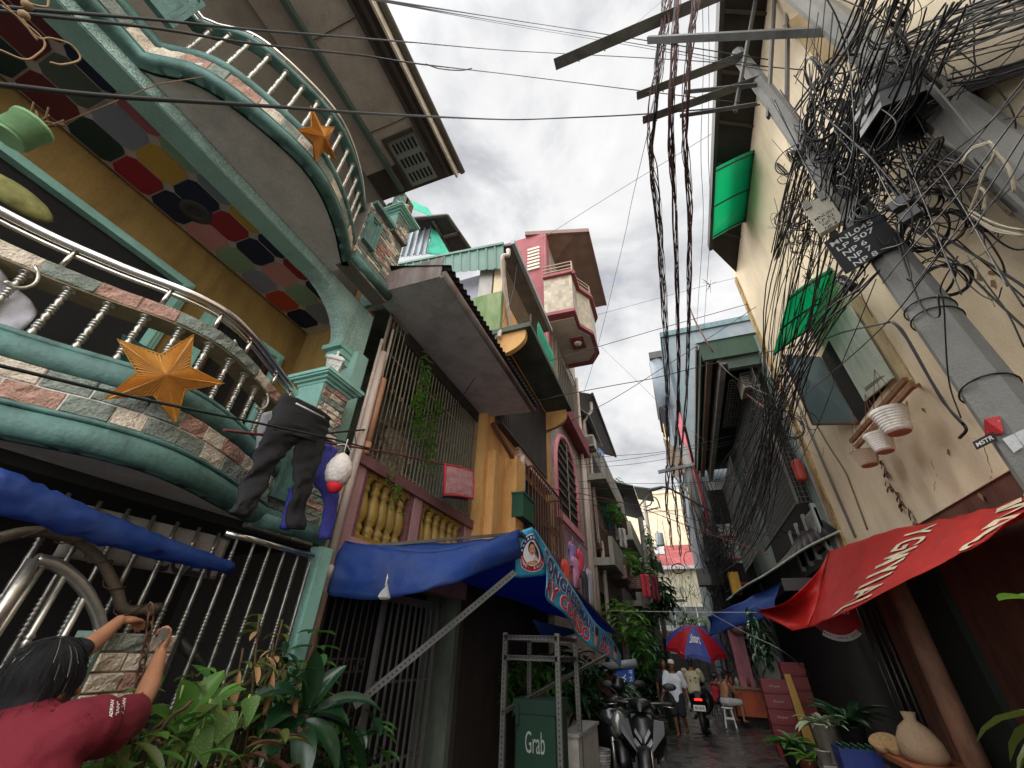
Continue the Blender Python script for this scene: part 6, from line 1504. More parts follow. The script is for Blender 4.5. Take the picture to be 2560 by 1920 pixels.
# blue tarpaulin under it, dark hanging plants
m = MB(); bt = [D(1600, 1285, y=15), D(1665, 1262, y=13.2), D(1530, 1330, y=17), D(1536, 1372, y=17)]
m.grid(lambda u, v: D(1528, 1332, y=17).lerp(D(1690, 1255, y=13), u).lerp(D(1535, 1375, y=17).lerp(D(1670, 1330, y=13), u), v)+V((.06*math.sin(v*4+u*3), 0, .05*nz((u*5, v*4, 2)))), 20, 12)
tag(m.build('blue_sheet', blue_tarp, solid=.006), 'blue tarpaulin slung below the corrugated awning on the right', 'tarpaulin')
bush('hanging_plant', 'dark drooping long-leaved plant under the corrugated awning', D(1640, 1370, y=14), (.2, .5, .75), 100, .3, lf_dark, droop=2.4)
# ---------------------------------------------------------------- blocks behind
RT = thing('building', 'blue-green flat-topped upper storey behind the dark eave', 'building', (3.5, 22, 0))
blu = mat('blue_green_concrete', '6a7071', rough=.75, var=.12, dirt=.6, dcol='4e676c', dscale=.8)
a = D(1443, 718, y=20.3); z1 = a.z; z0 = D(1480, 900, y=20.3).z
m = MB(); m.box((1.75, 20.3, 0), (8, 27, z1)); m.build('wall', blu, RT)
m = MB(); m.box((1.5, 20.15, z1-.35), (8, 27, z1)); m.build('parapet', mat('dark_teal_band', '56696b', rough=.7, dirt=.5), RT)
m = MB(); m.box((1.55, 20.25, z0+1), (1.75, 26.8, z1-.4)); m.build('side_window', mat('dim_blue_glass', '33404a', rough=.15), RT)
m = MB(); m.prism([(3.2, 20.2, z1-3.3), (5.2, 20.2, z1-1.7), (7.5, 20.2, z1-1.7), (7.5, 20.2, z1-2.2), (5.3, 20.2, z1-2.2), (3.6, 20.2, z1-3.6)], (0, .06, 0)); m.build('sloped_trim', mat('pale_green_trim', '9fb5a4', rough=.7), RT)
RS = thing('building', 'pale blue building with a rounded corner and yellow oval signs', 'building', (1.9, 30, 0))
pb = mat('pale_blue_wall', '6f7579', rough=.7, var=.15, dirt=.5, dcol='5a6f7c')
p0 = D(1425, 822, y=29)
m = MB(); m.box((1.45, 27.5, 0), (6, 38, 18)); m.build('wall', pb, RS)
m = MB(); m.loft([[V((1.45+.55*math.cos(t)-.1, 28+.5*math.sin(t)+k*0, z)) for t in [2*math.pi*k2/16 for k2 in range(16)]] for k, z in ((0, 17), (0, 21.3))]); m.box((.95, 28, 17.5), (1.6, 34, 21.3)); m.build('corner_bay', pb, RS)
m = MB(); m.box((.9, 27.4, 21.3), (6, 38, 21.9)); m.build('roof_edge', bars_d, RS)
m = MB(); m.box((.85, 29.5, 17.5), (.95, 33, 20.8)); m.build('side_window', dark2, RS)
ylw = mat('yellow_sign_paint', 'd3a94a', rough=.5, var=.1)
for (px, py, y, r, lab) in ((1441, 952, 28, 1.3, 'yellow oval sign on the pale blue building, the higher one'), (1490, 1072, 26, .55, 'small yellow oval sign beside the crossarm of the middle pole')):
    c = D(px, py, y=y); t = thing('oval_sign', lab, 'sign', c); m = MB()
    m.loft([[c+V((s, r*.45*math.cos(q), r*math.sin(q))) for q in [2*math.pi*k/24 for k in range(24)]] for s in (-.06, .06)]); m.build('face', ylw, t); m = MB(); m.loft([[c+V((s, r*.48*math.cos(q), r*1.06*math.sin(q))) for q in [2*math.pi*k/24 for k in range(24)]] for s in (-.04, .04)]); m.build('rim', brown, t)
c = D(1455, 995, y=27); t = thing('cut_board', 'brown board sign below the higher yellow oval', 'sign', c); m = MB(); m.prism([D(*p, y=26.5) for p in ((1432, 945), (1478, 985), (1480, 1020), (1462, 1030), (1450, 1020))], (0, .1, 0)); m.build('board', mat('brown_board', '8a7460', rough=.7), t)
# water tank in a cage
c = D(1492, 825, y=21); t = thing('water_tank', 'white plastic water tank in a wire cage at the edge of the blue-green block', 'tank', c-V((0, 0, 1.1)))
m = MB(); zz = c.z; m.lathe([(.5, -1.2), (.55, -1.1), (.55, .9), (.45, 1.05), (.2, 1.1)], c, n=20); m.build('vessel', mat('white_plastic_tank', 'c9c6bc', rough=.5, dirt=.3), t)
m = MB()
for k in range(12): a = 2*math.pi*k/12; m.tube([c+V((.58*math.cos(a), .58*math.sin(a), -1.2)), c+V((.58*math.cos(a), .58*math.sin(a), 1.0))], .02, 4)
for z in (-1.2, -.7, -.2, .3, .8): m.tube([c+V((.58*math.cos(a), .58*math.sin(a), z)) for a in [2*math.pi*k/20 for k in range(20)]], .02, 4, closed=True)
m.build('cage', bars_d, t)
# red and white lower houses beyond the eave
RW = thing('house', 'white boarded house with red posts beyond the middle pole', 'house', (2.2, 24, 0))
m = MB(); m.box((2.0, 20.05, 0), (3.0, 20.29, 8.6)); m.build('wall', mat('white_boards', 'c9c9c2', rough=.6, dirt=.5), RW)
redpost = mat('red_post', 'b32a34', rough=.5, dirt=.3)
m = MB(); m.box((1.62, 20.0, 0), (1.76, 20.14, 9.2)); m.build('post', redpost, RW)
m = MB(); m.box((1.5, 20.4, 8.8), (1.62, 22, 12.5)); m.build('pink_panel', mat('pink_panel', 'c4626c', rough=.7), RW)
m = MB()
for k in range(3): m.box((1.95, 19.98-.0*k, 4.2+k*.9), (3.0, 20.05, 4.28+k*.9))
m.build('rail', redpost, RW)
t = tag(MB().box((1.75, 17.5, 3.6), (2.05, 18.0, 4.3)).build('yellow_box', mat('mustard_box', 'c9952a', rough=.6, dirt=.4)), 'mustard yellow box hanging beside the black cables', 'box')
# ---------------------------------------------------------------- goods on the ground at the right
def crate(loc, sz, mm, label, group=None, name='crate', logo=None):
    t = thing(name, label, 'crate', loc, group); a = V(loc); w, d, h = sz; m = MB(); k = .02
    m.box(a+V((-w/2, -d/2, 0)), a+V((w/2, d/2, .02)))
    for s in (-1, 1):
        m.box(a+V((-w/2, s*d/2-k/2, .02)), a+V((w/2, s*d/2+k/2, h))); m.box(a+V((s*w/2-k/2, -d/2+k, .02)), a+V((s*w/2+k/2, d/2-k, h)))
        m.box(a+V((-w/2-.012, s*(d/2+.012)-.008, h-.04)), a+V((w/2+.012, s*(d/2+.012)+.008, h))); m.box(a+V((-w/2-.01, s*(d/2+.01)-.006, .04)), a+V((w/2+.01, s*(d/2+.01)+.006, .07)))
        for j in range(5): q = -w/2+w*j/4; m.box(a+V((q-.01, s*(d/2+.008)-.008, .07)), a+V((q+.01, s*(d/2+.008)+.008, h-.04)))
    m.build('case', mm, t)
    if logo:
        m = MB(); text_on(m, logo, plane_fn(a+V((-w/2, -d/2-.022, h*.25)), (w, 0, 0), (0, 0, h*.5)), .45, .4, bold=.0, shear=.3); m.build('lettering', mat('worn_print', '9a8f8c', rough=.7), t)
    return t
red_c = mat('red_crate_plastic', '6d141b', rough=.45, var=.12, dirt=.3); blue_c = mat('blue_crate_plastic', '1d2f6e', rough=.4, var=.1); yel_c = mat('yellow_crate_plastic', '94701f', rough=.45)
g = D(1670, 1655, z=0)
x0, y0 = 1.62, 12.8
wds = ['lowest', 'second', 'third', 'fourth', 'topmost']
for i in range(5): crate((x0, y0, i*.27), (.48, .36, .26), red_c, wds[i]+' red bottle crate of the stack next to the plants', 'red bottle crates', logo='Royal')
for i in range(4): crate((x0+.55, y0+.5, i*.27+.6), (.46, .36, .26), red_c, ['lowest', 'second', 'third', 'topmost'][i]+' red crate of the taller stack behind the yellow board', 'red bottle crates')
t = tag(MB().prism([(1.88, 12.4, .3), (2.06, 12.4, .3), (1.98, 12.5, 1.45), (1.86, 12.5, 1.45)], (0, .06, 0)).build('yellow_board', yel_c), 'yellow board leaning between the two red crate stacks', 'board')
cb_ = D(1842, 1640, x=2.05)
ct_ = crate((2.1, 9.55, .36), (.5, .42, .26), blue_c, 'blue crate full of green bottles at the foot of the white bucket')
crate((2.1, 9.55, .08), (.5, .42, .27), blue_c, 'blue crate underneath the bottle crate')
bot_m = mat('green_bottle_glass', '16351f', rough=.06, bump=0, spec=.8); bprof = [(.03, 0), (.034, .01), (.034, .14), (.03, .17), (.014, .21), (.013, .26), (.015, .265), (.015, .28), (.002, .28)]
first = None
for i in range(5):
    for j in range(4):
        l = V((1.91+i*.095, 9.42+j*.09, .385))
        if first is None:
            m = MB(); m.lathe(bprof, l, n=12); first = tag(m.build('bottle', bot_m, at=l), 'green glass bottle standing in the blue crate', 'bottle', 'bottles in the blue crate')
        else: q = first.copy(); COL.objects.link(q); q.location = l
def pot_plant(name, label, at, pr_, h, mm, n, sz, lm_, spread, droop=1.0):
    t = thing(name, label, 'plant', at); a = V(at); m = MB()
    m.lathe([(pr_*.75, 0), (pr_, h), (pr_*1.08, h), (pr_*1.08, h+.02), (pr_*.9, h+.02), (pr_*.85, h-.03), (.01, h-.03)], a, n=20); m.build('pot', mm, t)
    m = MB(); c = a+V((0, 0, h))
    for i in range(n):
        an = random.uniform(0, 6.3); leaf(m, c+V((random.uniform(-.5, .5)*pr_, random.uniform(-.5, .5)*pr_, 0)), V((math.cos(an)*spread, math.sin(an)*spread, random.uniform(.4, 1.2))), random.uniform(.6, 1.3)*sz, sz*.22, droop)
    m.build('foliage', lm_, t); return t
dkp = mat('dark_plastic_pot', '2a2d2a', rough=.6)
pot_plant('potted_plant', 'leafy plant in a dark pot in front of the red crates', (1.5, 11.4, 0), .2, .34, dkp, 40, .45, lf_mid, 1)
pot_plant('potted_plant', 'yellow-green low plant beside the dark pot at the right kerb', (1.62, 10.8, 0), .18, .26, clay, 30, .35, lf_bright, 1.2)
pot_plant('potted_plant', 'pale plant growing in a tall white bucket on the right', (1.85, 10.0, .35), .19, .48, mat('dirty_white_bucket', 'a39a88', rough=.6, dirt=.5), 36, .4, mat('leaf_pale', '8f9a7a', rough=.5, var=.3), 1.1)
t = thing('bucket_stand', 'grey concrete block under the tall white bucket', 'block', (1.85, 10.0, 0)); MB().box((1.65, 9.8, 0), (2.05, 10.2, .34)).build('block', conc, t)
pot_plant('potted_plant', 'small striped pot with a sprig next to the blue crates', (1.72, 9.9, .3), .11, .2, mat('pale_striped_pot', '9c958a', rough=.6, dirt=.4), 8, .2, lf_mid, 1)
pot_plant('potted_plant', 'big-leaved plant standing tall behind the white bucket', (2.3, 10.3, .4), .2, .4, dkp, 26, .75, lf_dark, .8)
pot_plant('fern', 'fern with arching fronds at the right edge of the picture', (2.75, 5.0, 1.0), .16, .3, clay, 46, .7, lf_olive, 1.3, 1.6)
t = thing('bench', 'low orange-brown bench carrying the sack at the bottom right', 'bench', (2.55, 8.0, 0)); MB().box((2.25, 7.2, .62), (2.95, 9.1, .68)).build('seat', mat('orange_brown_board', '9a5a3a', rough=.6), t)
for y in (7.3, 9.0): MB().box((2.35, y-.04, 0), (2.85, y+.04, .62)).build('leg', mat('dark_bench_leg', '3a2a20', rough=.8), t)
m = MB(); c = V((2.55, 8.25, .68))
m.loft([[c+V((r*.9*math.cos(q)*(1+.15*nz((q, h*5, 1))), r*math.sin(q)*(1+.15*nz((q, h*5, 5))), h)) for q in [2*math.pi*k/18 for k in range(18)]] for r, h in ((.22, 0), (.28, .08), (.26, .22), (.17, .34), (.07, .42), (.09, .5))]); tag(m.build('sack', mat('tan_sack', '9c8468', rough=.85, bump=.4)), 'tan cloth sack tied at the neck on the bench at the bottom right', 'sack')
for i, (x, y, lab) in enumerate(((2.35, 8.9, 'round woven basket lying on the bench behind the sack'), (2.42, 8.65, 'smaller woven basket leaning against the sack'))):
    m = MB(); m.lathe([(.06, 0), (.15-.03*i, .05), (.17-.03*i, .13), (.155-.03*i, .13), (.13-.03*i, .06), (.01, .03)], (x, y, .69), V((-.3, -.4, 1)), n=18); tag(m.build('basket', mat('woven_straw', 'a3845a', rough=.85, var=.3, scale=20, bump=.6)), lab, 'basket')
m = MB(); m.tube([V((2.9+.3*math.cos(q), 6.9, .45+.3*math.sin(q))) for q in [2*math.pi*k/24 for k in range(24)]], .1, 10, closed=True); tag(m.build('tyre', black), 'black tyre leaning at the dark red wall', 'tyre')
m = MB(); leaf(m, D(2260, 1300, x=1.9), D(2180, 1280, x=1.9)-D(2260, 1300, x=1.9), .4, .12, .3); tag(m.build('palm_leaf', lf_bright), 'single green leaf tip poking in at the right edge', 'leaf')
# stall deeper in the lane
ST = thing('food_stall', 'food stall with an orange front panel and a pink pillar on the right', 'stall', (1.9, 18.6, 0))
a = D(1582, 1487, y=17.5); b_ = D(1640, 1550, y=17.5); m = MB(); m.box((a.x, 17.5, max(.15, b_.z)), (b_.x+.5, 17.6, a.z)); m.build('front_panel', mat('orange_panel', 'b0502a', rough=.6, dirt=.4), ST)
m = MB(); m.box((a.x-.3, 17.4, a.z), (b_.x+.6, 19.5, a.z+.05)); m.build('counter_top', mat('dim_counter', '7a6a5c', rough=.5), ST)
m = MB(); m.box((a.x+.1, 17.65, 0), (b_.x+.4, 19.3, a.z)); m.build('body', dark2, ST)
m = MB(); c = D(1605, 1440, y=17.8); m.box((c.x-.2, 17.7, .1), (c.x+.22, 18.1, 2.6)); m.build('pillar', mat('faded_pink_pillar', 'a86a70', rough=.7, dirt=.5), ST)
for i in range(6): m = MB(); x_ = a.x-.15+i*.17; m.lathe([(.05, 0), (.06, .16), (.03, .2), (.03, .24)], (x_, 17.7+.1*(i % 2), a.z+.05), n=10); tag(m.build('jar', mat('jar_%d' % (i % 3), ('b9b4a8', '8a3a2c', '9aa08a')[i % 3], rough=.3)), ['pale squat jar', 'brown-red jar', 'green-grey jar', 'second pale jar', 'second brown-red jar', 'last green-grey jar'][i]+' on the stall counter', 'jar')
m = MB(); m.ell(D(1590, 1345, y=17.6), (.3, .3, .35)); tag(m.build('floral_bundle', mat('floral_cloth', 'b58a88', rough=.8, var=.6, scale=7)), 'floral cloth bundle on top of the stall pillar', 'bundle')
LD = thing('shelf_ladder', 'dark rack of narrow shelves behind the umbrella', 'rack', D(1545, 1500, y=21)); a = D(1530, 1440, y=21); b_ = D(1560, 1440, y=21)
m = MB()
for x_ in (a.x, b_.x): m.bar((x_, 21, 0), (x_, 21, 2.6), .05)
m.build('post', bars_d, LD); m = MB()
for k in range(9): m.box((a.x, 20.9, .4+k*.25), (b_.x, 21.1, .43+k*.25))
m.build('shelf', bars_d, LD)
# umbrella
UC = D(1497, 1352, y=18.5); UR = 1.0
U = thing('market_umbrella', 'red and blue market umbrella with white printing over the middle of the lane', 'umbrella', (UC.x, UC.y, 0))
ured = mat('umbrella_red', 'b8202c', rough=.5, var=.1, trans=.3, tcol='d82a30'); ublu = mat('umbrella_blue', '4a58a8', rough=.5, var=.15, trans=.3, tcol='5a6ad0')
ax = Quaternion((1, 0, 0), R(20)) @ Quaternion((0, 1, 0), R(6))
def ufn(r, a): return UC+ax @ V((UR*r*math.cos(a)*(1-.06*math.cos(a*8)*r), UR*r*math.sin(a)*(1-.06*math.cos(a*8)*r), -.62*r**2.0+.03*math.cos(a*8)*r))
m = MB()
for k in range(8):
    for j in range(6):
        for i in range(4):
            a0 = (k+i/4)*math.pi/4+.4; a1 = (k+(i+1)/4)*math.pi/4+.4; r0, r1 = j/6+.001, (j+1)/6; m.add([ufn(r0, a0), ufn(r0, a1), ufn(r1, a1), ufn(r1, a0)], [(0, 1, 2, 3)], k % 2, True)
m.build('canopy', [ured, ublu], U)
m = MB()
for k in range(8):
    a0 = k*math.pi/4+.4; n_ = 6
    m.grid(lambda u, v: ufn(1, a0+u*math.pi/4)+V((0, 0, -.13*v)), n_, 1, k % 2)
m.build('valance', [ured, ublu], U)
m = MB()
ac = 1.5*math.pi
for kk, txt in ((0, 'Smart'),):
    a0 = ac-.0+kk*math.pi/4; text_on(m, txt, lambda u, v: ufn(.9-.55*v, a0-.3+.6*u)+V((0, -.02, .025)), .85, .5, bold=.03, shear=.2)
m.build('lettering', white, U)
m = MB(); pt_ = ax @ V((0, 0, -1)); m.tube([UC, UC+pt_*.6, V((UC.x+.1, UC.y+.2, .05))], .025, 8); m.build('pole', steel_d, U)
m = MB()
for k in range(8): a0 = k*math.pi/4+.4; m.tube([UC+V((0, 0, -.02)), ufn(.5, a0)-V((0, 0, .03)), ufn(1, a0)-V((0, 0, .03))], .008, 4)
m.build('rib', bars_d, U)
# plastic stool
SL = thing('stool', 'white plastic stool under the bare-backed man', 'stool', D(1580, 1572, z=0)); so_l = V(SL.location)
m = MB(); m.lathe([(.15, .44), (.17, .45), (.17, .48), (.15, .49), (.01, .49)], so_l, n=20); m.build('seat', white, SL)
for k in range(4):
    a = math.pi/4+k*math.pi/2; m = MB(); p = V((math.cos(a), math.sin(a), 0)); m.bar(so_l+p*.13+V((0, 0, .45)), so_l+p*.2, .06, .03); m.build('leg', white, SL)
m = MB(); 
for k in range(4):
    a = math.pi/4+k*math.pi/2; b2 = a+math.pi/2; m.bar(so_l+V((math.cos(a), math.sin(a), 0))*.165+V((0, 0, .22)), so_l+V((math.cos(b2), math.sin(b2), 0))*.165+V((0, 0, .22)), .03, .04)
m.build('stretcher', white, SL)
m = MB(); gpos = D(1447, 1500, y=15.5); 
GB = thing('green_bin', 'green plastic bin between the scooters and the walking person', 'bin', (gpos.x, 15.5, 0)); MB().lathe([(.15, 0), (.19, .55), (.21, .56), (.21, .6), (.18, .6), (.14, .05)], (gpos.x, 15.5, 0), n=18).build('pail', mat('dark_green_plastic', '2c4a2c', rough=.5), GB)

# wear on the cream wall: hairline cracks, nail stains and a loose phone line
m = MB()
for pts in (((1180, 260), (1215, 420), (1260, 640), (1250, 700)), ((1340, 1180), (1400, 1240), (1450, 1400), (1440, 1470)), ((1060, 1330), (1090, 1420), (1080, 1520)), ((1350, 60), (1400, 200), (1470, 330))):
    q = [Z8(*p, x=XR-.003) for p in pts]
    for p, r_ in zip(q, q[1:]): m.tube(sag(p, r_, 0, 5, .012), .0025, 3)
m.build('hairline_crack', mat('crack_brown', '6a543c', rough=.9), RB)
m = MB()
for a, b in ((1170, 1275), (1380, 1560), (900, 960), (1010, 1000), (1365, 140), (1450, 110), (1460, 185)):
    p = Z8(a, b, x=XR-.004)
    m.add([p+V((0, .03*math.cos(q)*(1+.4*math.sin(q*3)), .035*math.sin(q)*(1+.5*math.cos(q*2+a)))) for q in [2*math.pi*k/12 for k in range(12)]], [list(range(12))])
m.build('stain', mat('brown_stain', '8a6c48', rough=.9), RB)
for pts in (((1270, -60), (1430, 160), (1560, 370), (1659, 620)), ((1420, -60), (1540, 150), (1700, 360))):
    pass

# clutter on the houses deeper in the lane
def aircon(c, sx, label, w=.7, h=.5):
    t = thing('air_conditioner', label, 'air conditioner', c); a = V(c); d = .45*sx
    m = MB(); m.box((min(a.x, a.x+d), a.y, a.z), (max(a.x, a.x+d), a.y+w, a.z+h)); m.build('case', mat('yellowed_case', 'a8a294', rough=.6, dirt=.5), t)
    m = MB()
    for k in range(7): m.box((min(a.x, a.x+d)+.03, a.y-.012, a.z+.06+k*.055), (max(a.x, a.x+d)-.03, a.y-.002, a.z+.085+k*.055))
    m.build('louvre', bars_d, t); m = MB(); m.bar((a.x, a.y+.1, a.z-.02), (a.x+d, a.y+.1, a.z-.02), .04); m.bar((a.x, a.y+w-.1, a.z-.02), (a.x+d, a.y+w-.1, a.z-.02), .04); m.build('bracket', rust, t)
aircon((-2.55, 21.9, 8.0), 1, 'air conditioner box on the block house under the dark canopy')
aircon((-2.75, 15.4, 8.9), 1, 'air conditioner box high on the bare concrete house')
aircon((3.1, 11.0, 8.0), -1, 'air conditioner box under the dark eave on the right')
aircon((2.0, 20.3, 5.6), -1, 'air conditioner box on the white boarded house')
cage(16, 20.8, 5.0, 6.6, -2.74, .25, 18, rust, HE); cage(16.2, 20.6, 8.1, 9.6, -2.74, .2, 16, bars_d, HE)
cage(22.4, 28.3, 4.9, 6.1, -2.5, .2, 22, bars_d, HF); cage(22.4, 28.3, 7.5, 8.7, -2.5, .2, 20, rust, HF); cage(30.2, 38.5, 4.4, 6.2, -2.16, .2, 24, bars_d, HG)
m = MB(); wire_panel(m, (2.6, 15.8, 4.6), (2.6, 19.8, 4.6), (2.6, 15.8, 8.0), 30, 24, .008); m.build('mesh_cage', mesh_m, RH)
m = MB(); wire_panel(m, (2.85, 10.45, 6.8), (2.85, 15.6, 6.8), (2.85, 10.45, 8.3), 30, 10, .007); m.build('mesh_cage', mesh_m, RH)
m = MB()
for k in range(10): m.box((2.9, 10.6+k*.5, 6.72), (3.08, 10.9+k*.5, 6.72+random.uniform(.2, .6)))
tag(m.build('stored_goods', mat('dim_stored_goods', '4a4440', rough=.85, var=.5, scale=3), at=(3, 12, 6.7)), 'dim boxes and goods heaped behind the wire mesh cage', 'goods', kind='stuff')
m = MB()
for z in (3.5, 6.6): m.box((1.95, 20.0, z), (3.0, 20.06, z+1.5))
m.build('window', dark2, RW)
m = MB(); m.box((1.68, 22.5, 9), (1.74, 26, z1-4)); m.build('window', mat('dim_blue_glass2', '2c3840', rough=.2), RT)
rag((1335, 1140), (1352, 1142), 20, .9, 'pale towel hanging from the concrete balcony above the planters', mat('pale_towel', 'a8a49c', rough=.9), 'towel')
rag((1300, 1090), (1318, 1092), 18, 1.1, 'teal cloth hanging in the opening of the concrete house', mat('teal_cloth', '3f6a6a', rough=.9))
bush('balcony_bush', 'leafy plants along the upper balcony edge of the concrete house', D(1325, 1110, y=17.5), (.25, 1.2, .4), 130, .3, lf_mid)
bush('balcony_bush', 'trailing greenery on the lower balcony of the block house', D(1405, 1330, y=23), (.3, 1.6, .5), 160, .34, lf_dark)
bush('street_bush', 'dense potted greenery along the wall beside the blue poster', D(1385, 1400, y=16), (.3, 1.2, .8), 170, .34, lf_mid)
# ================================================================ utility poles, boxes and cables on the right
pole_m = mat('pole_concrete', '75746f', rough=.85, var=.2, dirt=.4, dcol='5a5852', bump=.25, bscale=50)
PB = thing('utility_pole', 'grey octagonal concrete pole carrying the white-lettered black box', 'utility pole', (2.6, 3.85, 0))
m = MB(); m.lathe([(.215, 0), (.16, 4.5), (.105, 10.7)], (2.6, 3.85, 0), n=8, smooth=False); m.build('mast', pole_m, PB)
m = MB(); m.lathe([(.222, 0), (.196, 2.75)], (2.6, 3.85, 0), n=8, smooth=False); m.build('white_base', mat('white_poster_paper', 'c9cac9', rough=.7, dirt=.4), PB)
PA = thing('utility_pole', 'second concrete pole with small number plates behind the cable tangle', 'utility pole', (3.0, 2.88, 0))
m = MB(); m.lathe([(.24, 0), (.175, 5.5), (.115, 11.5)], (3.0, 2.88, 0), n=8, smooth=False); m.build('mast', pole_m, PA)
def pole_r(z, A=False): return (.24-.0118*z) if A else (.215-.0122*z)
# bands, stickers
m = MB()
for z in (3.55, 4.3, 4.42): r = pole_r(z)+.006; m = MB(); m.tube([V((2.6+r*math.cos(q), 3.85+r*math.sin(q), z+.05*math.sin(q+z))) for q in [2*math.pi*k/24 for k in range(24)]], .007, 5, closed=True); m.build('wire_band', wire_m, PB)
for (a, b, c, d_, mm, txt, lab) in (((2125, 905), (2160, 898), (2168, 935), (2128, 945), 'sticker_red', 'TO DAY', ''), ((2100, 955), (2145, 932), (2155, 950), (2110, 972), 'sticker_black', 'MSTR', ''), ((2165, 948), (2215, 925), (2235, 950), (2190, 978), 'sticker_white', '', '')):
    q = [D(*p, x=2.38) for p in (a, b, c, d_)]
    # seat each corner on the pole's surface
    def seat(p):
        d3 = p-V((0, 0, CAMZ)); best = None
        for t in [k/400 for k in range(300, 640)]:
            s_ = V((0, 0, CAMZ))+d3*t; rr = ((s_.x-2.6)**2+(s_.y-3.85)**2)**.5
            if rr < pole_r(s_.z)+.012: return s_
        return p
    q = [seat(p) for p in q]
    m = MB(); m.prism(q, (V((0, 0, CAMZ))-q[0]).normalized()*.004); st_ = m.build('sticker', mat(mm, {'sticker_red': 'a02428', 'sticker_black': '2a2a2a', 'sticker_white': 'b0b2b0'}[mm], rough=.5), PB)
    if txt: m = MB(); o_ = (V((0, 0, CAMZ))-q[0]).normalized()*.007; text_on(m, txt, lambda u, v: (q[3].lerp(q[2], u)).lerp(q[0].lerp(q[1], u), v)+o_, .8, .5, bold=.02); m.build('lettering', white, st_)
# number plates on the far pole
def seatA(px, py):
    d3 = (ROT @ V(((px*KQ-CX)/FOC, (py*KQ-CY)/FOC, 1)))
    for k in range(100, 900):
        s_ = V((0, 0, CAMZ))+d3*(k*.01)
        if ((s_.x-3.0)**2+(s_.y-2.88)**2)**.5 < pole_r(s_.z, True)+.012: return s_
    return V((0, 0, CAMZ))+d3*3.8
for pts4, lines, nm in (([(1060, 880), (1085, 830), (1245, 985), (1200, 1060)], ['LP C7A', '09', 'UFT L2'], 'plate_white'), ([(1415, 1270), (1440, 1240), (1580, 1370), (1545, 1415)], ['08E30S'], 'plate_tan')):
    q = [seatA(1920+a/2.592, b/2.592) for a, b in pts4]; o_ = (V((0, 0, CAMZ))-q[0]).normalized()
    m = MB(); m.prism(q, o_*.006); pl_ = m.build('number_plate', mat(nm, 'bdb9ad' if nm == 'plate_white' else '9a8f7e', rough=.5, dirt=.4), PA)
    m = MB(); n_ = len(lines)
    for i, t_ in enumerate(lines): text_on(m, t_, lambda u, v: (q[0].lerp(q[3], u)).lerp(q[1].lerp(q[2], u), v)+o_*.009, .85, .8/n_*.8, bold=.02, cu=.5, cv=1-(i+.5)/n_)
    m.build('lettering', black, pl_)
# crossarms of angle steel
am = mat('galvanised_arm', '6c6d6b', rough=.5, metal=.4, var=.15, dirt=.4)
def arm(a, b, w, label, brace=None, stuff=None):
    t = thing('crossarm', label, 'crossarm', a, 'steel crossarms on the poles'); m = MB(); m.angle(a, b, w, .012); m.build('angle_bar', am, t)
    if brace: m = MB(); m.bar(brace[0], brace[1], w*.5, .02); m.build('brace', am, t)
    d = (V(b)-V(a)); m = MB()
    for f in (.12, .25): p = V(a)+d*f; m.tube([p+V((0, 0, -.05)), p+V((0, 0, .2))], .012, 5)
    m.build('bolt', am, t)
    m = MB()
    for f in (.08, .3, .36, .5, .56): p = V(a)+d*f; m.lathe([(.012, -.004), (.012, .004)], p+V((0, -.0, 0))-V((0, w*.0, 0)), (0, 1, 0), 8)
    m.build('bolt_hole', black, t)
t2 = P(637, 100, y=3.8); arm(t2, V((2.62, 3.8, t2.z)), .13, 'middle steel crossarm, its tip just above the lowest one', (P(684, 92, y=3.8), P(757, 85, y=3.75)))
t3 = P(643, 124, y=3.85); arm(t3, V((2.62, 3.86, t3.z)), .12, 'lowest steel crossarm reaching over the lane', (P(680, 116, y=3.86), P(757, 104, y=3.8)))
t1 = P(556, 70, y=2.92); arm(t1, V((3.0, 2.92, t1.z)), .17, 'longest steel crossarm, its square tip farthest out over the lane')
m = MB(); m.bar(P(648, 40, y=2.95), P(838, 31, y=2.95), .1, .05); tag(m.build('steel_strut', am), 'straight steel strut running level from the longest crossarm to the pole', 'strut')
for (a, b, lab) in (((757, -8), (735, 112), 'flat pierced steel bar between the crossarms, paler and thinner'), ((775, -8), (768, 118), 'wide dark steel bar in front of the eave beside the pierced bar'), ((788, -8), (787, 105), 'dark steel bar nearest the cable tangle')):
    m = MB(); m.bar(P(*a, y=3.3), P(*b, y=3.9), .07, .03); tag(m.build('steel_bar', am), lab, 'steel bar')
# splice boxes
def obox(c, a, w, h, d, tilt=0):
    """oriented box frame: origin (left, bottom, front), u right, v up, n outward"""
    hx_ = V((math.cos(a), -math.sin(a), 0)); n = V((-math.sin(a), -math.cos(a), 0)); up = V((0, 0, 1))
    if tilt: up = (up+n*tilt).normalized()
    return V(c), hx_, up, hx_.cross(up)
def obox_mesh(m, c, hx_, up, n, w, h, d, inset_=.0):
    c = V(c); pts = []
    for s in (0, 1):
        e = -inset_ if s == 0 else 0
        for (u, v) in ((-1, -1), (1, -1), (1, 1), (-1, 1)): pts.append(c+hx_*(w/2+e)*u+up*(h/2+e)*v+n*(d*(.5 if s == 0 else -.5)))
    m.add(pts, [(0, 1, 2, 3), (7, 6, 5, 4), (0, 4, 5, 1), (1, 5, 6, 2), (2, 6, 7, 3), (3, 7, 4, 0)])
    return m
bk = mat('black_plastic_box', '2b2c2e', rough=.45, var=.12, bump=.05)
c = P(861, 243, x=2.38); cc, h_, u_, n_ = obox(c, R(33), .44, .4, .24, .75)
B1 = thing('splice_box', 'black splice box with five lines of white painted letters on the nearer pole', 'splice box', cc)
m = MB(); obox_mesh(m, cc, h_, u_, n_, .5, .42, .22, .015); o = m.build('shell', bk, B1)
m = MB()
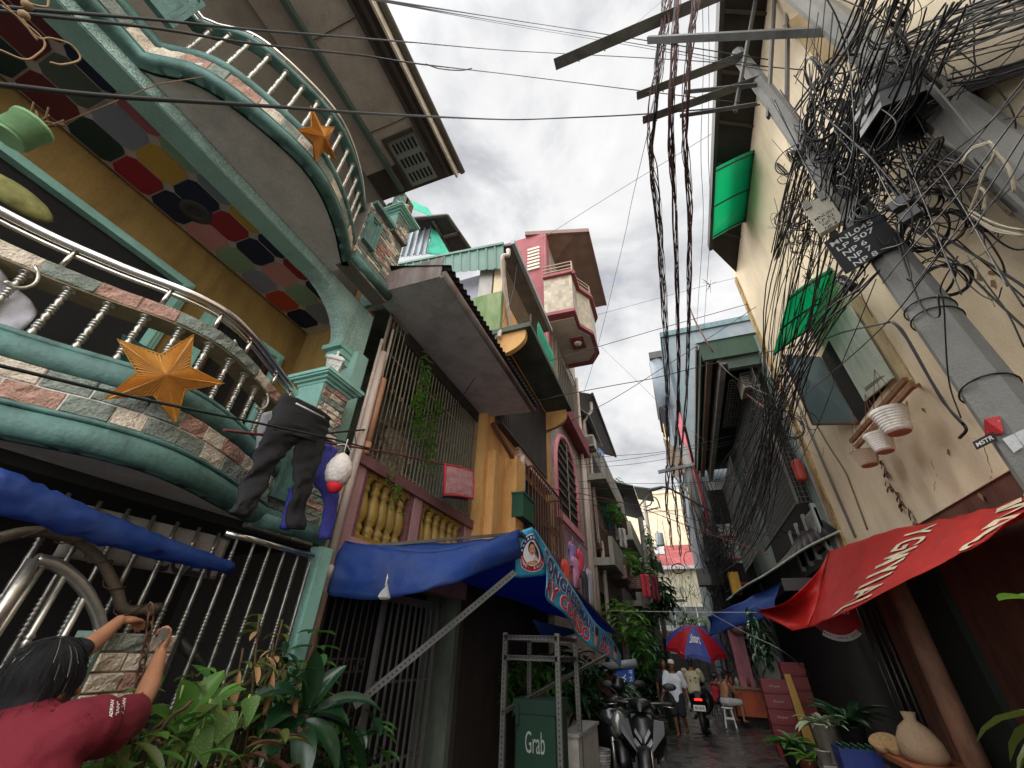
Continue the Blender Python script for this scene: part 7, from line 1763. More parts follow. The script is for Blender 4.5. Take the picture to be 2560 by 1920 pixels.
for s in (-1, 1): obox_mesh(m, cc+h_*s*.13+u_*.2+n_*.1, h_, u_, n_, .07, .07, .06)
for s in (-.12, .1): obox_mesh(m, cc+h_*.24+u_*s+n_*.06, h_, u_, n_, .04, .07, .08)
m.build('clip', black, B1)
m = MB()
for i, t_ in enumerate(('MNL045', 'LP 507', 'NP 6', 'NP 7', 'NP 8')):
    wid = (.36, .32, .2, .2, .2)[i]; vv = .13-.073*i; uu = (-.02, -.02, -.06, -.05, -.04)[i]
    text_on(m, t_, lambda u, v: cc+n_*.1115+h_*((u-.5)*1.0+uu)+u_*((v-.5)+vv), wid, .05, bold=.01)
m.build('lettering', mat('white_marker', 'd0d0cc', rough=.6), B1)
c = P(824, 215, x=2.36); cc2, h2, u2, n2 = obox(c, R(30), .3, .4, .2, .6)
B2 = thing('splice_box', 'cream splice box with black hand lettering left of the black one', 'splice box', cc2)
m = MB(); obox_mesh(m, cc2, h2, u2, n2, .26, .40, .2, .01); m.build('shell', mat('cream_plastic_box', 'b5b09c', rough=.5, dirt=.3), B2)
m = MB()
for s in (-1, 1): obox_mesh(m, cc2+h2*s*.08+u2*.19+n2*.05, h2, u2, n2, .07, .1, .14)
m.build('clip', mat('grey_clip', '7d7b72', rough=.5), B2)
m = MB(); obox_mesh(m, cc2+h2*.134-n2*.02-u2*.02, h2, u2, n2, .01, .32, .15); m.build('brown_side', mat('rust_brown_side', '5a4438', rough=.7), B2)
m = MB()
for i, t_ in enumerate(('MNL001', 'LP 52', 'NP 3', 'NP 4')): text_on(m, t_, lambda u, v: cc2+n2*.1015+h2*((u-.5)-.0)+u2*((v-.5)-.02-.05*i), (.19, .15, .12, .12)[i], .035, bold=.01)
m.build('lettering', black, B2)
c = P(897, 103, x=2.72); B3 = thing('cable_hood', 'large dark hood-shaped cable closure open at the bottom on the far pole', 'cable closure', c)
m = MB(); ax_ = V((-.25, .1, -1)).normalized(); m.v = []
pr = [(.2, -.3), (.27, -.22), (.29, .3), (.27, .3), (.24, -.15), (.02, -.2)]
m.lathe(pr, c, ax_, n=6, smooth=False); m.build('hood', mat('dark_grey_hood', '3a3b3d', rough=.5, var=.15), B3)
m = MB(); m.lathe([(.29, -.05), (.31, -.03), (.31, .05), (.29, .07)], c, ax_, n=6, smooth=False); m.build('collar', bk, B3)
for k, (px, py, x_) in enumerate(((868, 190, 2.45), (872, 201, 2.42))):
    c = P(px*1.0+60*0, py, x=x_); cc3, h3, u3, n3 = obox(D(1945, 443+k*27, x=2.5) if False else D((1945, 1968)[k], (440, 465)[k], x=2.45), R(40), .1, .1, .08)
    m = MB(); obox_mesh(m, cc3, h3, u3, n3, .13, .1, .08); tag(m.build('tap_box', bk), ('small black tap box hanging above the lettered black box, the upper one', 'small black tap box hanging above the lettered black box, the lower one')[k], 'tap box')
c = D(1830, 610, x=2.45); m = MB(); m.tube([c+V((-.0, .05, .12)), c+V((.02, -.03, -.16))], .05, 8); tag(m.build('splice_sleeve', bk), 'black ribbed splice sleeve hanging under the lettered box', 'splice sleeve')

# ---------------------------------------------------------------- cables
def cable(pts, r, mm, label, group=None, sub=8, name='cable', kind=None):
    m = MB(); m.tube(spline(pts, sub), r, 5); return tag(m.build(name, mm), label, 'cable', group, kind)
GX = 'single wires strung across the lane'
def wire(pts, r, mm, label): return cable(pts, r, mm, label, GX, 6, 'wire')
# across the sky; every wire hangs between the houses at a height of its own
y = 3.2
wire([Q(-60, 10, x=-2.1), Q(65, 22, x=-2.1), Q(400, 50, x=-2.1), Q(640, 75, x=-2.05), Q(960, 100, x=-1.9), Q(1280, 127, y=3.3), Q(1700, 150, y=3.6), Q(2010, 175, y=3.8)], .008, wire_m, 'upper thin wire running from the ceiling panels level across to the right pole')
wire([Q(-60, 22, x=-2.1), Q(100, 38, x=-2.1), Q(400, 72, x=-2.1), Q(640, 110, x=-2.05), Q(910, 139, x=-1.9), Q(1064, 162, x=-1.6), Q(1280, 187, y=3.4), Q(1612, 228, y=3.7), Q(1860, 258, y=3.85)], .008, wire_m, 'thin wire with a kink that ends at the middle crossarm')
wire([Q(1064, 160, x=-1.6), Q(1100, 172, x=-1.5), Q(1150, 176, x=-1.35), Q(1180, 171, x=-1.25)], .006, wire_m, 'short loose loop twisted round the kinked wire')
wire([Q(-60, 205, x=-2.1), Q(38, 216, x=-2.1), Q(285, 241, x=-2.1), Q(640, 263, x=-2.05), Q(987, 287, x=-1.9), Q(1280, 299, y=3.4), Q(1434, 294, y=3.6), Q(1616, 285, y=3.8), Q(1900, 262, y=3.9)], .012, wire_m, 'thickest of the wires across the top, passing just over the small star')
for k, (dy, lab) in enumerate(((0, 'topmost of the three wires slanting down across the sky to the strut'), (9, 'middle of the three wires slanting down across the sky to the strut'), (14, 'lowest of the three wires slanting down across the sky to the strut'))):
    wire([Q(900, -10+dy*.2, x=-1.5), Q(956, 0+dy*.3, x=-1.4), Q(1280, 50+dy, y=2.8), Q(1562, 93+dy*1.3, y=3.0), Q(1920, 149+dy*2, y=3.4)], .008-.002*k, wire_m, lab)
wire([Q(1670, -10, y=6), Q(1550, 93, y=6), Q(1500, 136, y=7)], .006, wire_g, 'short grey wire meeting the longest crossarm from above')
wire([Q(1285, 640, y=9.5), Q(1540, 480, y=8.5), Q(1790, 328, y=7.5), Q(1840, 300, y=7.3)], .009, wire_g, 'straight grey wire climbing from the brown roof to the cream eave')
wire([Q(1623, 316, y=4.2), Q(1580, 500, y=6.5), Q(1550, 640, y=8), Q(1470, 950, y=12), Q(1380, 1180, y=14)], .007, wire_g, 'grey wire dropping steeply from the lowest crossarm to the arched window')
wire([D(850, 815, x=-2.6), Q(987, 1002, y=4), Q(1130, 960, y=6), Q(1280, 929, y=8), Q(1492, 868, y=8.5), Q(1666, 817, y=9), Q(1870, 760, y=9.5)], .009, wire_m, 'black wire crossing the lane above the tiled arch level')
wire([Q(700, 1100, x=-2.7), Q(830, 1082, x=-2.7), Q(1064, 1058, y=5), Q(1211, 1030, y=6.5), Q(1280, 1016, y=7.5), Q(1411, 987, y=8), Q(1542, 962, y=8.5), Q(1627, 947, y=8.8), Q(1708, 927, y=9), Q(1778, 910, y=9), Q(1920, 880, y=8), Q(2045, 852, y=6), Q(2110, 830, y=5), Q(2225, 805, y=3.8)], .010, wire_m, 'knotted black wire sagging from the barred porch to the nearer pole')
m = MB()
for (a, b, yy) in ((1411, 987, 8), (1542, 962, 8.5), (1627, 947, 8.8), (1778, 910, 9), (2045, 852, 6)):
    m.ell(Q(a, b, y=yy), (.03, .03, .025), nu=8, nv=5)
for (pts, lab) in (((( 1280, 1122), (1496, 1018), (1666, 914), (1866, 783), (2000, 690)), 'wire slanting up from the orange house to the second green awning'),):
    wire([Q(*p, y=9.5) for p in pts], .009, wire_m, lab)
fw = [(((1280, 1160), (1532, 1140), (1665, 1128), (1850, 1085)), 13, 'highest of the far level wires under the tank'), (((1290, 1180), (1540, 1152), (1680, 1130), (1850, 1100)), 13.4, 'second of the far level wires under the tank'), (((1290, 1170), (1530, 1165), (1700, 1140), (1900, 1090)), 14, 'third of the far level wires under the tank'),
      (((1280, 1197), (1560, 1208), (1700, 1207), (1860, 1200)), 14, 'far wire running almost level past the crossarm of the middle pole'), (((1290, 1212), (1500, 1222), (1700, 1215), (1870, 1180)), 14.5, 'lower far wire running almost level past the middle pole'), (((1300, 1240), (1560, 1258), (1760, 1305), (1950, 1345)), 12, 'wire sloping down to the right in front of the transformer')]
for pts, yy, lab in fw: wire([Q(*p, y=yy) for p in pts], .008, wire_m, lab)
wire([Q(1485, 850, y=18), Q(1600, 960, y=17), Q(1680, 1040, y=16), Q(1760, 1100, y=15)], .008, wire_g, 'pale thin wire slanting down right across the gap of sky')
wire([Q(560, 1075, x=-2.3), Q(850, 1112, x=-2.6), Q(1060, 1150, x=-2.75), Q(1280, 1203, y=8), Q(1560, 1258, y=11), Q(1760, 1330, y=13), Q(1920, 1385, y=12)], .010, mat('red_brown_line', '6a3330', rough=.6), 'red-brown clothesline along the house fronts carrying the pink mat')
wire([Q(-60, 905, x=-2.2), Q(0, 914, x=-2.2), Q(300, 985, x=-2.2), Q(540, 1036, x=-2.2), Q(800, 1090, x=-2.3), Q(932, 1123, x=-2.7)], .008, mat('dark_green_line', '1f2a26', rough=.5), 'dark clothesline stretched in front of the big star and the black trousers')
wire([Q(1525, 1527, y=14), Q(1720, 1530, y=13.5), Q(1930, 1531, x=2.2)], .006, wire_w, 'white string stretched level over the umbrella to the red tarpaulin')
wire([Q(1770, 1530, y=13), Q(1860, 1580, y=12), Q(1960, 1630, y=11), Q(2030, 1690, x=2.9)], .012, wire_g, 'grey cable sloping down to the right below the turned red corner')
wire([D(880, 910, x=-2.85), D(1000, 855, x=-2.6), D(1100, 660, x=-2.3), D(1120, 545, x=-2.5)], .006, wire_m, 'thin black wire under the grey canopy going up to the green eave')
wire([Q(1600, 660, y=9), Q(1740, 625, y=10), Q(1900, 590, y=11), Q(1520, 788, y=12)] and [Q(1490, 788, y=13), Q(1600, 758, y=12.5), Q(1770, 712, y=12), Q(1900, 680, y=10.2)], .008, wire_g, 'grey wire with a dry tuft caught on it, high across the sky')
m = MB(); c = Q(1775, 712, y=12)
for i in range(14): m.tube([c, c+V((random.uniform(-.22, .22), random.uniform(-.2, .2), random.uniform(-.3, .3)))], .008, 3)
tag(m.build('dry_tuft', twig), 'dry tuft caught on the wire against the sky', 'dry plant')
# straw strings at the top left
m = MB()
for pts in (((0, 10), (60, 55), (105, 100), (100, 150), (60, 150), (0, 125)), ((0, 0), (30, 30), (80, 80), (140, 108), (185, 120), (193, 140), (150, 155), (135, 165)), ((75, 10), (95, 25), (105, 5), (120, 0)), ((60, 40), (70, 70), (84, 92))):
    m.tube(spline([Q(*p, x=-2.0)+V((0, random.uniform(-.02, .02), 0)) for p in pts], 6), .004, 4)
for a, b in ((68, 13), (60, 38)): m.ell(Q(a, b, x=-2.0), (.018, .018, .018), nu=8, nv=6)
tag(m.build('straw_string', mat('straw_string', '9a7f5e', rough=.8)), 'loose straw-coloured strings dangling at the top left corner', 'string')

# three main bundles along the lane
def bundle(path, n, spread, r, label):
    core = spline(path, 14); m = MB()
    for k in range(n):
        ph = random.uniform(0, 6.3); w = random.uniform(.4, 1.2)*spread; fr = random.uniform(.25, .8)
        pts = [p+V((w*math.cos(ph+i*fr*.5)+.02*nz((i*.3, k, 1)), 0, w*math.sin(ph+i*fr*.5)*1.2+.02*nz((i*.3, k, 7)))) for i, p in enumerate(core)]
        m.tube(pts, r*random.uniform(.6, 1.3), 4, mi=random.choice((0, 0, 0, 1)))
    return tag(m.build('cable_bundle', [wire_r, wire_m]), label, 'cable bundle', 'thick cable bundles strung along the lane')
mz = 19.7
MP = [D(1443, 1010, y=mz), D(1453, 1007, y=mz), D(1470, 1003, y=mz)]
bundle([D(1445, -60, y=2.6), D(1436, 60, y=2.9), D(1408, 262, y=3.85), D(1420, 450, y=6), D(1437, 700, y=10), D(1443, 900, y=15), MP[0]], 18, .075, .0085, 'leftmost of the three thick cable bundles against the sky')
bundle([D(1470, -60, y=2.6), D(1460, 60, y=2.9), D(1450, 262, y=3.85), D(1457, 480, y=6), D(1465, 700, y=10), D(1464, 900, y=15), MP[1]], 16, .05, .0095, 'middle one of the three thick cable bundles against the sky')
bundle([D(1510, -60, y=2.6), D(1496, 60, y=2.9), D(1480, 262, y=3.85), D(1490, 480, y=6), D(1487, 700, y=10), D(1482, 870, y=15), MP[2]], 16, .055, .0095, 'rightmost of the three thick cable bundles against the sky')
for k, (tx, lab) in enumerate((((1452, 1185), 'left strand of cables running on from the middle crossarm to the red roof'), ((1470, 1200), 'middle strand of cables running on from the middle crossarm to the red roof'), ((1492, 1190), 'right strand of cables running on from the middle crossarm to the red roof'))):
    core = spline([MP[k], D(1440+k*18, 1080, y=26), D(1447+k*19, 1140, y=33), D(*tx, y=40)], 12); m = MB()
    for j in range(6):
        ph = random.uniform(0, 6.3); m.tube([p+V((.1*math.cos(ph+i*.4), 0, .12*math.sin(ph+i*.5))) for i, p in enumerate(core)], .03, 4)
    tag(m.build('cable_strand', wire_r), lab, 'cable', 'cable strands beyond the middle crossarm')
for k, (xt, xb, lab) in enumerate(((1517, 1519, 'thin wire hanging plumb beside the thick bundles, the left one'), (1530, 1535, 'thin wire beside the thick bundles, with a bend half way down'))):
    wire([D(xt, -20, y=3), D(xt+2, 150, y=3.8), D(xb-5, 330, y=5), D(xb, 480, y=7), D(xb-10, 640, y=10), D(xb-15, 720, y=13)], .006, wire_m, lab)
# pink-red cable from the bundle into the mesh
wire([D(1488, 660, y=10), D(1505, 700, y=10), D(1540, 760, y=10.2), D(1565, 800, x=2.6), D(1600, 840, x=2.7), D(1650, 880, x=2.8)], .022, mat('dusty_red_cable', '8a5a58', rough=.6), 'dusty red cable looping from the bundles into the wire mesh')
wire([D(1550, 780, y=10), D(1580, 810, y=10), D(1620, 835, x=2.7), D(1700, 870, x=2.8)], .014, wire_g, 'grey cable beside the dusty red one')
# middle pole
M2 = P(692, 481, y=mz); MPX = thing('utility_pole', 'leaning-looking grey pole with a short crossarm in the middle of the lane end', 'utility pole', (M2.x+.25, mz, 0))
mx_ = P(700, 520, y=mz).x
m = MB(); m.lathe([(.27, 0), (.2, 6), (.16, P(689, 445, y=mz).z)], (mx_, mz, 0), n=12); m.build('mast', pole_m, MPX)
m = MB(); a = D(1422, 1020, y=mz-.2); b = D(1500, 1003, y=mz-.2); m.bar(a, b, .12, .14); m.bar(a.lerp(b, .3), V((mx_, mz-.2, a.z-1.6)), .06); m.build('crossarm', am, MPX)
m = MB(); c = D(1535, 1245, y=mz-.4); m.box(c+V((-.5, -.3, -.35)), c+V((.4, .25, .25))); m.build('control_box', mat('dim_grey_box', '55524c', rough=.6), MPX)
SLp = thing('street_lamp', 'street lamp on a thin arm reaching left from the middle pole', 'street lamp', (mx_, mz-.2, P(694, 530, y=mz).z))
a = D(1560, 1118, y=mz-.3); b = D(1432, 1052, y=mz-.3); m = MB(); m.tube(spline([a, a.lerp(b, .4)+V((0, 0, .05)), a.lerp(b, .85)+V((0, 0, .1)), b], 5), .045, 6); m.build('arm', bars_d, SLp)
m = MB(); e_ = D(1400, 1060, y=mz-.3); m.loft([[b.lerp(e_, f)+V((0, .1*w*math.cos(q), .07*w*math.sin(q))) for q in [2*math.pi*k/10 for k in range(10)]] for f, w in ((-.1, .3), (.1, 1), (.7, 1.2), (1, .5))]); m.build('lamp_head', mat('grey_lamp_head', '5f6264', rough=.4), SLp)

# fan of cables from the poles up to the right edge
GF = 'cables fanning out from the poles to the upper right'
LF = 'black cable of the dense fan running from the poles to the upper right edge'
random.seed(21)
fan = [((1010, 150), (1659, -60)), ((1050, 180), (1659, 10)), ((1000, 210), (1659, 40)), ((1080, 250), (1659, 20)), ((1100, 260), (1659, 75)), ((1030, 300), (1659, 95)), ((1150, 280), (1659, 120)), ((950, 330), (1659, 110)), ((1060, 340), (1659, 150)), ((1120, 380), (1659, 235)),
       ((1160, 375), (1659, 205)), ((1030, 420), (1659, 290)), ((1180, 480), (1659, 265)), ((1160, 520), (1659, 370)), ((1200, 540), (1659, 400)), ((1190, 560), (1659, 425)), ((1220, 600), (1659, 470)), ((860, 250), (1300, -40)), ((800, 200), (1100, -40)), ((900, 220), (1450, -60)), ((760, 170), (960, -40)), ((1100, 210), (1500, -60)), ((930, 280), (1659, -20)), ((880, 300), (1580, -80))]
for (a, b) in fan:
    A = Q(1920+a[0]/2.592, a[1]/2.592, x=2.85); xb = random.uniform(3.0, 3.15); Bp = Q(1920+(b[0]*1.06-60)/2.592, b[1]*1.0/2.592, x=xb)
    Bp = A+(Bp-A)*1.25
    if Bp.x > 3.19: Bp.x = 3.17
    cable([A, A.lerp(Bp, .33)+V((0, 0, random.uniform(-.06, .03))), A.lerp(Bp, .66)+V((0, 0, random.uniform(-.06, .03))), Bp], random.choice((.004, .005, .007, .010)), wire_m, LF, GF, 5)
for a, b, lab in (((1400, 1380), (1700, 900), 1), ((900, 1640), (1659, 690), 2), ((1090, 1659), (1659, 870), 3), ((1150, 1659), (880, 1000), 4), ((1440, 1659), (1150, 1150), 5), ((980, 1290), (1659, 520), 6), ((1180, 1000), (1659, 560), 7)):
    A = Q(1920+a[0]/2.592, a[1]/2.592, x=2.3); Bp = Q(1920+b[0]/2.592, b[1]/2.592, x=2.55); d = Bp-A
    cable([A-d*.3, A, A.lerp(Bp, .5)+V((0, 0, -.03)), Bp, Bp+d*.15], .005, wire_m, 'long straight black cable crossing in front of the poles and the cream wall', 'long straight cables before the cream wall')
# crossing in front of the lower wall: from the pole to the left and down
for pts, r in ((((1105, 0), (800, 400), (480, 700), (230, 900), (0, 1050)), .006), (((700, 150), (590, 430), (480, 690), (330, 1080), (210, 1330)), .005), (((1230, 0), (1120, 200), (1140, 330), (1170, 800), (1250, 1050)), .0055), (((1290, 0), (1430, 200), (1560, 380), (1659, 590)), .005), (((1440, 0), (1560, 180), (1659, 330)), .0055)):
    cable([Q(1920+a/2.592, 640+b/2.592, x=2.3) for a, b in pts], r, wire_m, 'long straight black cable crossing in front of the poles and the cream wall', 'long straight cables before the cream wall', 6)
# bundle tied down the pole
m = MB()
for k in range(5):
    m.tube(spline([Q(1920+(a+random.uniform(-8, 8))/2.592, 640+(b+random.uniform(-8, 8))/2.592, x=2.36) for a, b in ((810, 430), (860, 480), (930, 580), (1010, 730), (1050, 800), (1130, 930), (1200, 1020), (1270, 1090))], 5), .008, 5)
m.tube(spline([Q(1920+a/2.592, 640+b/2.592, x=2.37) for a, b in ((1270, 1090), (1285, 1130), (1240, 1180))], 4), .012, 5)
tag(m.build('tied_cables', wire_m), 'black cables tied together down the edge of the nearer pole', 'cable bundle')
m = MB()
for k in range(4): m.tube(spline([Q(1920+(a+k*9)/2.592, (b-k*7)/2.592, x=2.72) for a, b in ((1030, 560), (1150, 700), (1300, 880), (1450, 1060), (1659, 1290), (1800, 1450))], 5), .012, 5)
tag(m.build('taped_conduit', mat('taped_grey_conduit', '5a5853', rough=.6)), 'grey conduits strapped along the second pole', 'conduit')
m = MB()
for pts in (((1440, 920), (1470, 990), (1390, 1130), (1370, 1230), (1300, 1380)), ((1460, 960), (1560, 1100), (1600, 1250)), ((1370, 1210), (1400, 1250), (1400, 1370)), ((1250, 1060), (1330, 960), (1440, 920)), ((1310, 1390), (1450, 1480), (1659, 1530)), ((1300, 1370), (1480, 1450), (1659, 1500))):
    for k in range(3): m.tube(spline([Q(1920+(a+random.uniform(-10, 10))/2.592, (b+random.uniform(-10, 10))/2.592, x=2.6) for a, b in pts], 5), .007, 4)
tag(m.build('plastic_twine', mat('white_twine', '9c937e', rough=.7)), 'pale plastic twine knotted round the second pole', 'twine')

# down-sloping cable run in front of the right houses
GR = 'cables running down the lane in front of the right houses'; LR = 'black cable of the slack run sloping down along the houses on the right'
random.seed(5)
for k in range(52):
    s = random.uniform(0, 1)
    a0 = D(random.uniform(1740, 1960), random.uniform(-30, 330), x=random.uniform(2.35, 2.7)) if k < 34 else D(random.uniform(1800, 1900), random.uniform(540, 620), x=2.4)
    if k < 34:
        e = D(random.uniform(1590, 1680), random.uniform(1000, 1160), x=random.uniform(2.0, 2.5)); mid = D(random.uniform(1655, 1775), random.uniform(600, 720), x=random.uniform(2.3, 2.6))
    else:
        e = D(random.uniform(1540, 1630), random.uniform(1020, 1180), x=random.uniform(1.9, 2.4)); mid = D(random.uniform(1685, 1730), random.uniform(770, 850), x=random.uniform(2.3, 2.5))
    f = D(random.uniform(1530, 1580), random.uniform(1180, 1290), y=random.uniform(18.5, 19.5))
    cable([a0, mid, e, f], random.choice((.005, .006, .008, .011)), wire_m, LR, GR, 7)
# heavy bundles threading the tangle
for bi, (path, n_, lab) in enumerate(((((700, -60), (560, 250), (430, 480), (340, 640), (270, 900), (170, 1260), (60, 1660)), 15, 'heavy bundle of black cables sweeping down from the top past the cream splice box'), (((1150, 60), (1020, 330), (900, 620), (760, 900), (640, 1200), (560, 1400)), 12, 'heavy bundle of black cables hanging under the hood-shaped closure'), (((1659, 60), (1300, 170), (1080, 300), (860, 430), (650, 560), (480, 800), (330, 1150)), 12, 'heavy bundle of black cables arching from the right edge into the tangle'), (((860, -60), (700, 330), (600, 600), (520, 900), (440, 1200), (430, 1500)), 12, 'heavy bundle of black cables dropping between the two poles'))):
    random.seed(60+bi); m = MB()
    for k in range(n_):
        j = V((random.gauss(0, .05), random.gauss(0, .06), random.gauss(0, .06))); x_ = 2.5 if bi != 2 else 2.75
        m.tube(spline([Q(1920+a/2.592, b/2.592, x=x_)+j+V((random.gauss(0, .025), random.gauss(0, .04), random.gauss(0, .04))) for a, b in path], 7), random.uniform(.004, .011), 5)
    tag(m.build('cable_bundle', wire_m), lab, 'cable bundle')
# tangles: nobody could count these
def tangle(name, label, c, rad, n, r, coils, seed, rc=(.08, .22)):
    random.seed(seed); m = MB(); c = V(c)
    def rp(s=1.0): return c+V((random.gauss(0, 1)*rad[0], random.gauss(0, 1)*rad[1], random.gauss(0, 1)*rad[2]))*s if False else c+V((random.gauss(0, .5)*rad[0], random.gauss(0, .5)*rad[1], random.gauss(0, .55)*rad[2]))
    for i in range(n):
        p = rp(); st = V((random.gauss(0, .35)*rad[0], random.gauss(0, .7)*rad[1], random.gauss(0, .75)*rad[2])); q = p+st; L = st.length
        sg = random.uniform(.1, .5)*L; sd = V((random.gauss(0, .2), random.gauss(0, .3), -1))*sg
        pts = [p, p.lerp(q, .22)+sd*.65, p.lerp(q, .5)+sd, p.lerp(q, .78)+sd*.65, q]
        if random.random() < .35: pts.insert(2, pts[1]+V((random.gauss(0, .08), random.gauss(0, .08), random.gauss(0, .08))))
        pts = [V((min(w_.x, 3.14), w_.y, w_.z)) for w_ in pts]
        m.tube(spline(pts, 7), r*random.uniform(.4, .95), 4)
    for i in range(coils):
        p = rp(); R_ = random.uniform(*rc); ax1 = V((random.gauss(0, 1), random.gauss(0, 1), random.gauss(0, .4))).normalized(); u = ax1.orthogonal().normalized(); w = ax1.cross(u)
        for j in range(random.randint(1, 4)):
            jj = V((random.gauss(0, .012), random.gauss(0, .012), random.gauss(0, .012)))
            m.tube([p+jj+(u*math.cos(q)+w*math.sin(q))*R_*(1+.05*math.sin(q*3+j)) for q in [2*math.pi*k/18 for k in range(18)]], r*random.uniform(.6, 1), 4, closed=True)
    return tag(m.build(name, wire_m), label, 'cable tangle', kind='stuff')
tangle('cable_tangle', 'dense black tangle of coiled cables slung between the two near poles', P(868, 150, x=2.72), (.42, .65, 1.4), 150, .0095, 66, 3)
tangle('cable_tangle', 'dark tangle of cables around the top of the second pole', P(895, 70, x=2.85), (.3, .6, .8), 40, .008, 14, 4)
tangle('cable_tangle', 'loose coils hanging on the wall side of the cable run by the second awning', P(800, 215, x=2.6), (.25, .5, .7), 40, .006, 22, 8, (.06, .14))
tangle('cable_tangle', 'matted black cables in front of the wire mesh cage', D(1690, 880, x=2.55), (.2, .9, .7), 60, .007, 10, 9)
tangle('cable_tangle', 'black mass of cables wrapped on the middle pole over the far shops', D(1560, 1260, y=19.2), (.5, .6, 2.1), 380, .018, 24, 12, (.15, .4))
tangle('cable_tangle', 'fine web of slack wires in front of the cream building', D(1480, 1290, y=24), (1.6, 2.5, 1.6), 60, .013, 6, 14, (.3, .6))
# ================================================================ people
random.seed(77)
skin_m = mat('brown_skin', '9a6a4c', rough=.55, var=.12, scale=8, bump=.06, fine=.05)
skin_d = mat('tanned_skin', '7d5238', rough=.55, var=.12, scale=8, bump=.05)
hair_m = mat('black_hair', '191818', rough=.7, var=.3, scale=30, bump=.12, bscale=160)
grey_h = mat('grey_strands', '8d8b88', rough=.5)
maroon = mat('maroon_jersey', '6a1422', rough=.85, var=.12, bump=.15, bscale=200)
def fuse(m, name, mm, voxel, parent=None, at=None, smooth=4, wr=0):
    """fuse limbs into ONE continuous surface"""
    o = m.build('tmp', mm, None, at=at or (0, 0, 0)); o.location = (0, 0, 0)
    if at: 
        for v in o.data.vertices: v.co += V(at)
    r = o.modifiers.new('r', 'REMESH'); r.mode = 'VOXEL'; r.voxel_size = voxel; r.use_smooth_shade = True
    s = o.modifiers.new('s', 'SMOOTH'); s.iterations = smooth; s.factor = .5
    me = evmesh(o); bpy.data.objects.remove(o)
    if wr:
        for v in me.vertices: v.co += v.normal*wr*(nz(v.co*7)+.6*nz(V((v.co.x*16, v.co.y*16, v.co.z*5))))
    off = wloc(parent) if parent else V(at or (0, 0, 0))
    for v in me.vertices: v.co -= off
    me.materials.clear(); me.materials.append(mm)
    for p in me.polygons: p.use_smooth = True
    q = bpy.data.objects.new(name, me); COL.objects.link(q)
    if parent: q.parent = parent
    else: q.location = off
    return q
def limb(m, pts, rad, n=12):
    pts = [V(p) for p in pts]; sp_ = spline(pts, 5); rr = []
    N = len(pts)-1
    for i in range(len(sp_)):
        t = i/(len(sp_)-1)*N; k = min(int(t), N-1); f = t-k; rr.append(rad[k]*(1-f)+rad[k+1]*f)
    m.tube(sp_, rr, n); m.ell(sp_[0], (rr[0],)*3, nu=10, nv=8); m.ell(sp_[-1], (rr[-1],)*3, nu=10, nv=8)
def torso(m, pelvis, chest, neck, right, wid=(.16, .19, .05), dep=(.11, .115, .05), n=16):
    pelvis, chest, neck, right = V(pelvis), V(chest), V(neck), V(right).normalized()
    path = spline([pelvis-(chest-pelvis)*.18, pelvis, pelvis.lerp(chest, .5), chest, chest.lerp(neck, .72), neck], 4); ws = [wid[0]*.8, wid[0], wid[0]*.92, wid[1], wid[1]*.62, wid[2]]; ds = [dep[0]*.8, dep[0], dep[0]*.95, dep[1], dep[1]*.8, dep[2]]
    rings = []
    for i, p in enumerate(path):
        t = i/(len(path)-1)*5; k = min(int(t), 4); f = t-k; w = ws[k]*(1-f)+ws[k+1]*f; d = ds[k]*(1-f)+ds[k+1]*f
        up = (path[min(i+1, len(path)-1)]-path[max(i-1, 0)]).normalized(); fw_ = up.cross(right).normalized(); rings.append([p+right*w*math.cos(q)+fw_*d*math.sin(q) for q in [2*math.pi*k2/n for k2 in range(n)]])
    m.loft(rings)
def head(m, c, f, up=(0, 0, 1), s=1.0):
    c = V(c); f = V(f).normalized(); up = V(up).normalized(); r = f.cross(up).normalized(); up = r.cross(f)
    M3 = Matrix((r, f, up)).transposed()
    W = lambda x, y, z: c+(r*x+f*y+up*z)*s
    m.ell(W(0, -.005, .03), (.074*s, .093*s, .092*s), nu=16, nv=12, rot=M3); m.ell(W(0, .025, -.05), (.058*s, .066*s, .07*s), nu=14, nv=10, rot=M3)
    m.ell(W(0, .07, -.095), (.027*s, .024*s, .022*s), rot=M3); m.tube([W(0, .085, .025), W(0, .105, -.012), W(0, .112, -.025)], [.010*s, .014*s, .016*s], 8); m.ell(W(0, .108, -.027), (.019*s, .014*s, .012*s), rot=M3)
    m.ell(W(0, .086, -.06), (.026*s, .012*s, .007*s), rot=M3); m.ell(W(0, .085, -.072), (.022*s, .012*s, .008*s), rot=M3); m.ell(W(0, .078, .038), (.05*s, .016*s, .01*s), rot=M3)
    for q in (-1, 1):
        m.ell(W(q*.074, -.008, -.012), (.011*s, .02*s, .032*s), nu=10, nv=8, rot=M3); m.ell(W(q*.045, .06, -.02), (.022*s, .02*s, .018*s), rot=M3)
    m.tube([W(0, -.01, -.06), W(0, -.03, -.17)], [.05*s, .055*s], 12)
    return W, M3
def eyes(W, M3, s, par):
    m = MB()
    for q in (-1, 1): m.ell(W(q*.031, .078, .012), (.012*s, .007*s, .006*s), rot=M3)
    m.build('eyes', mat('dark_eye', '1c1614', rough=.2), par)
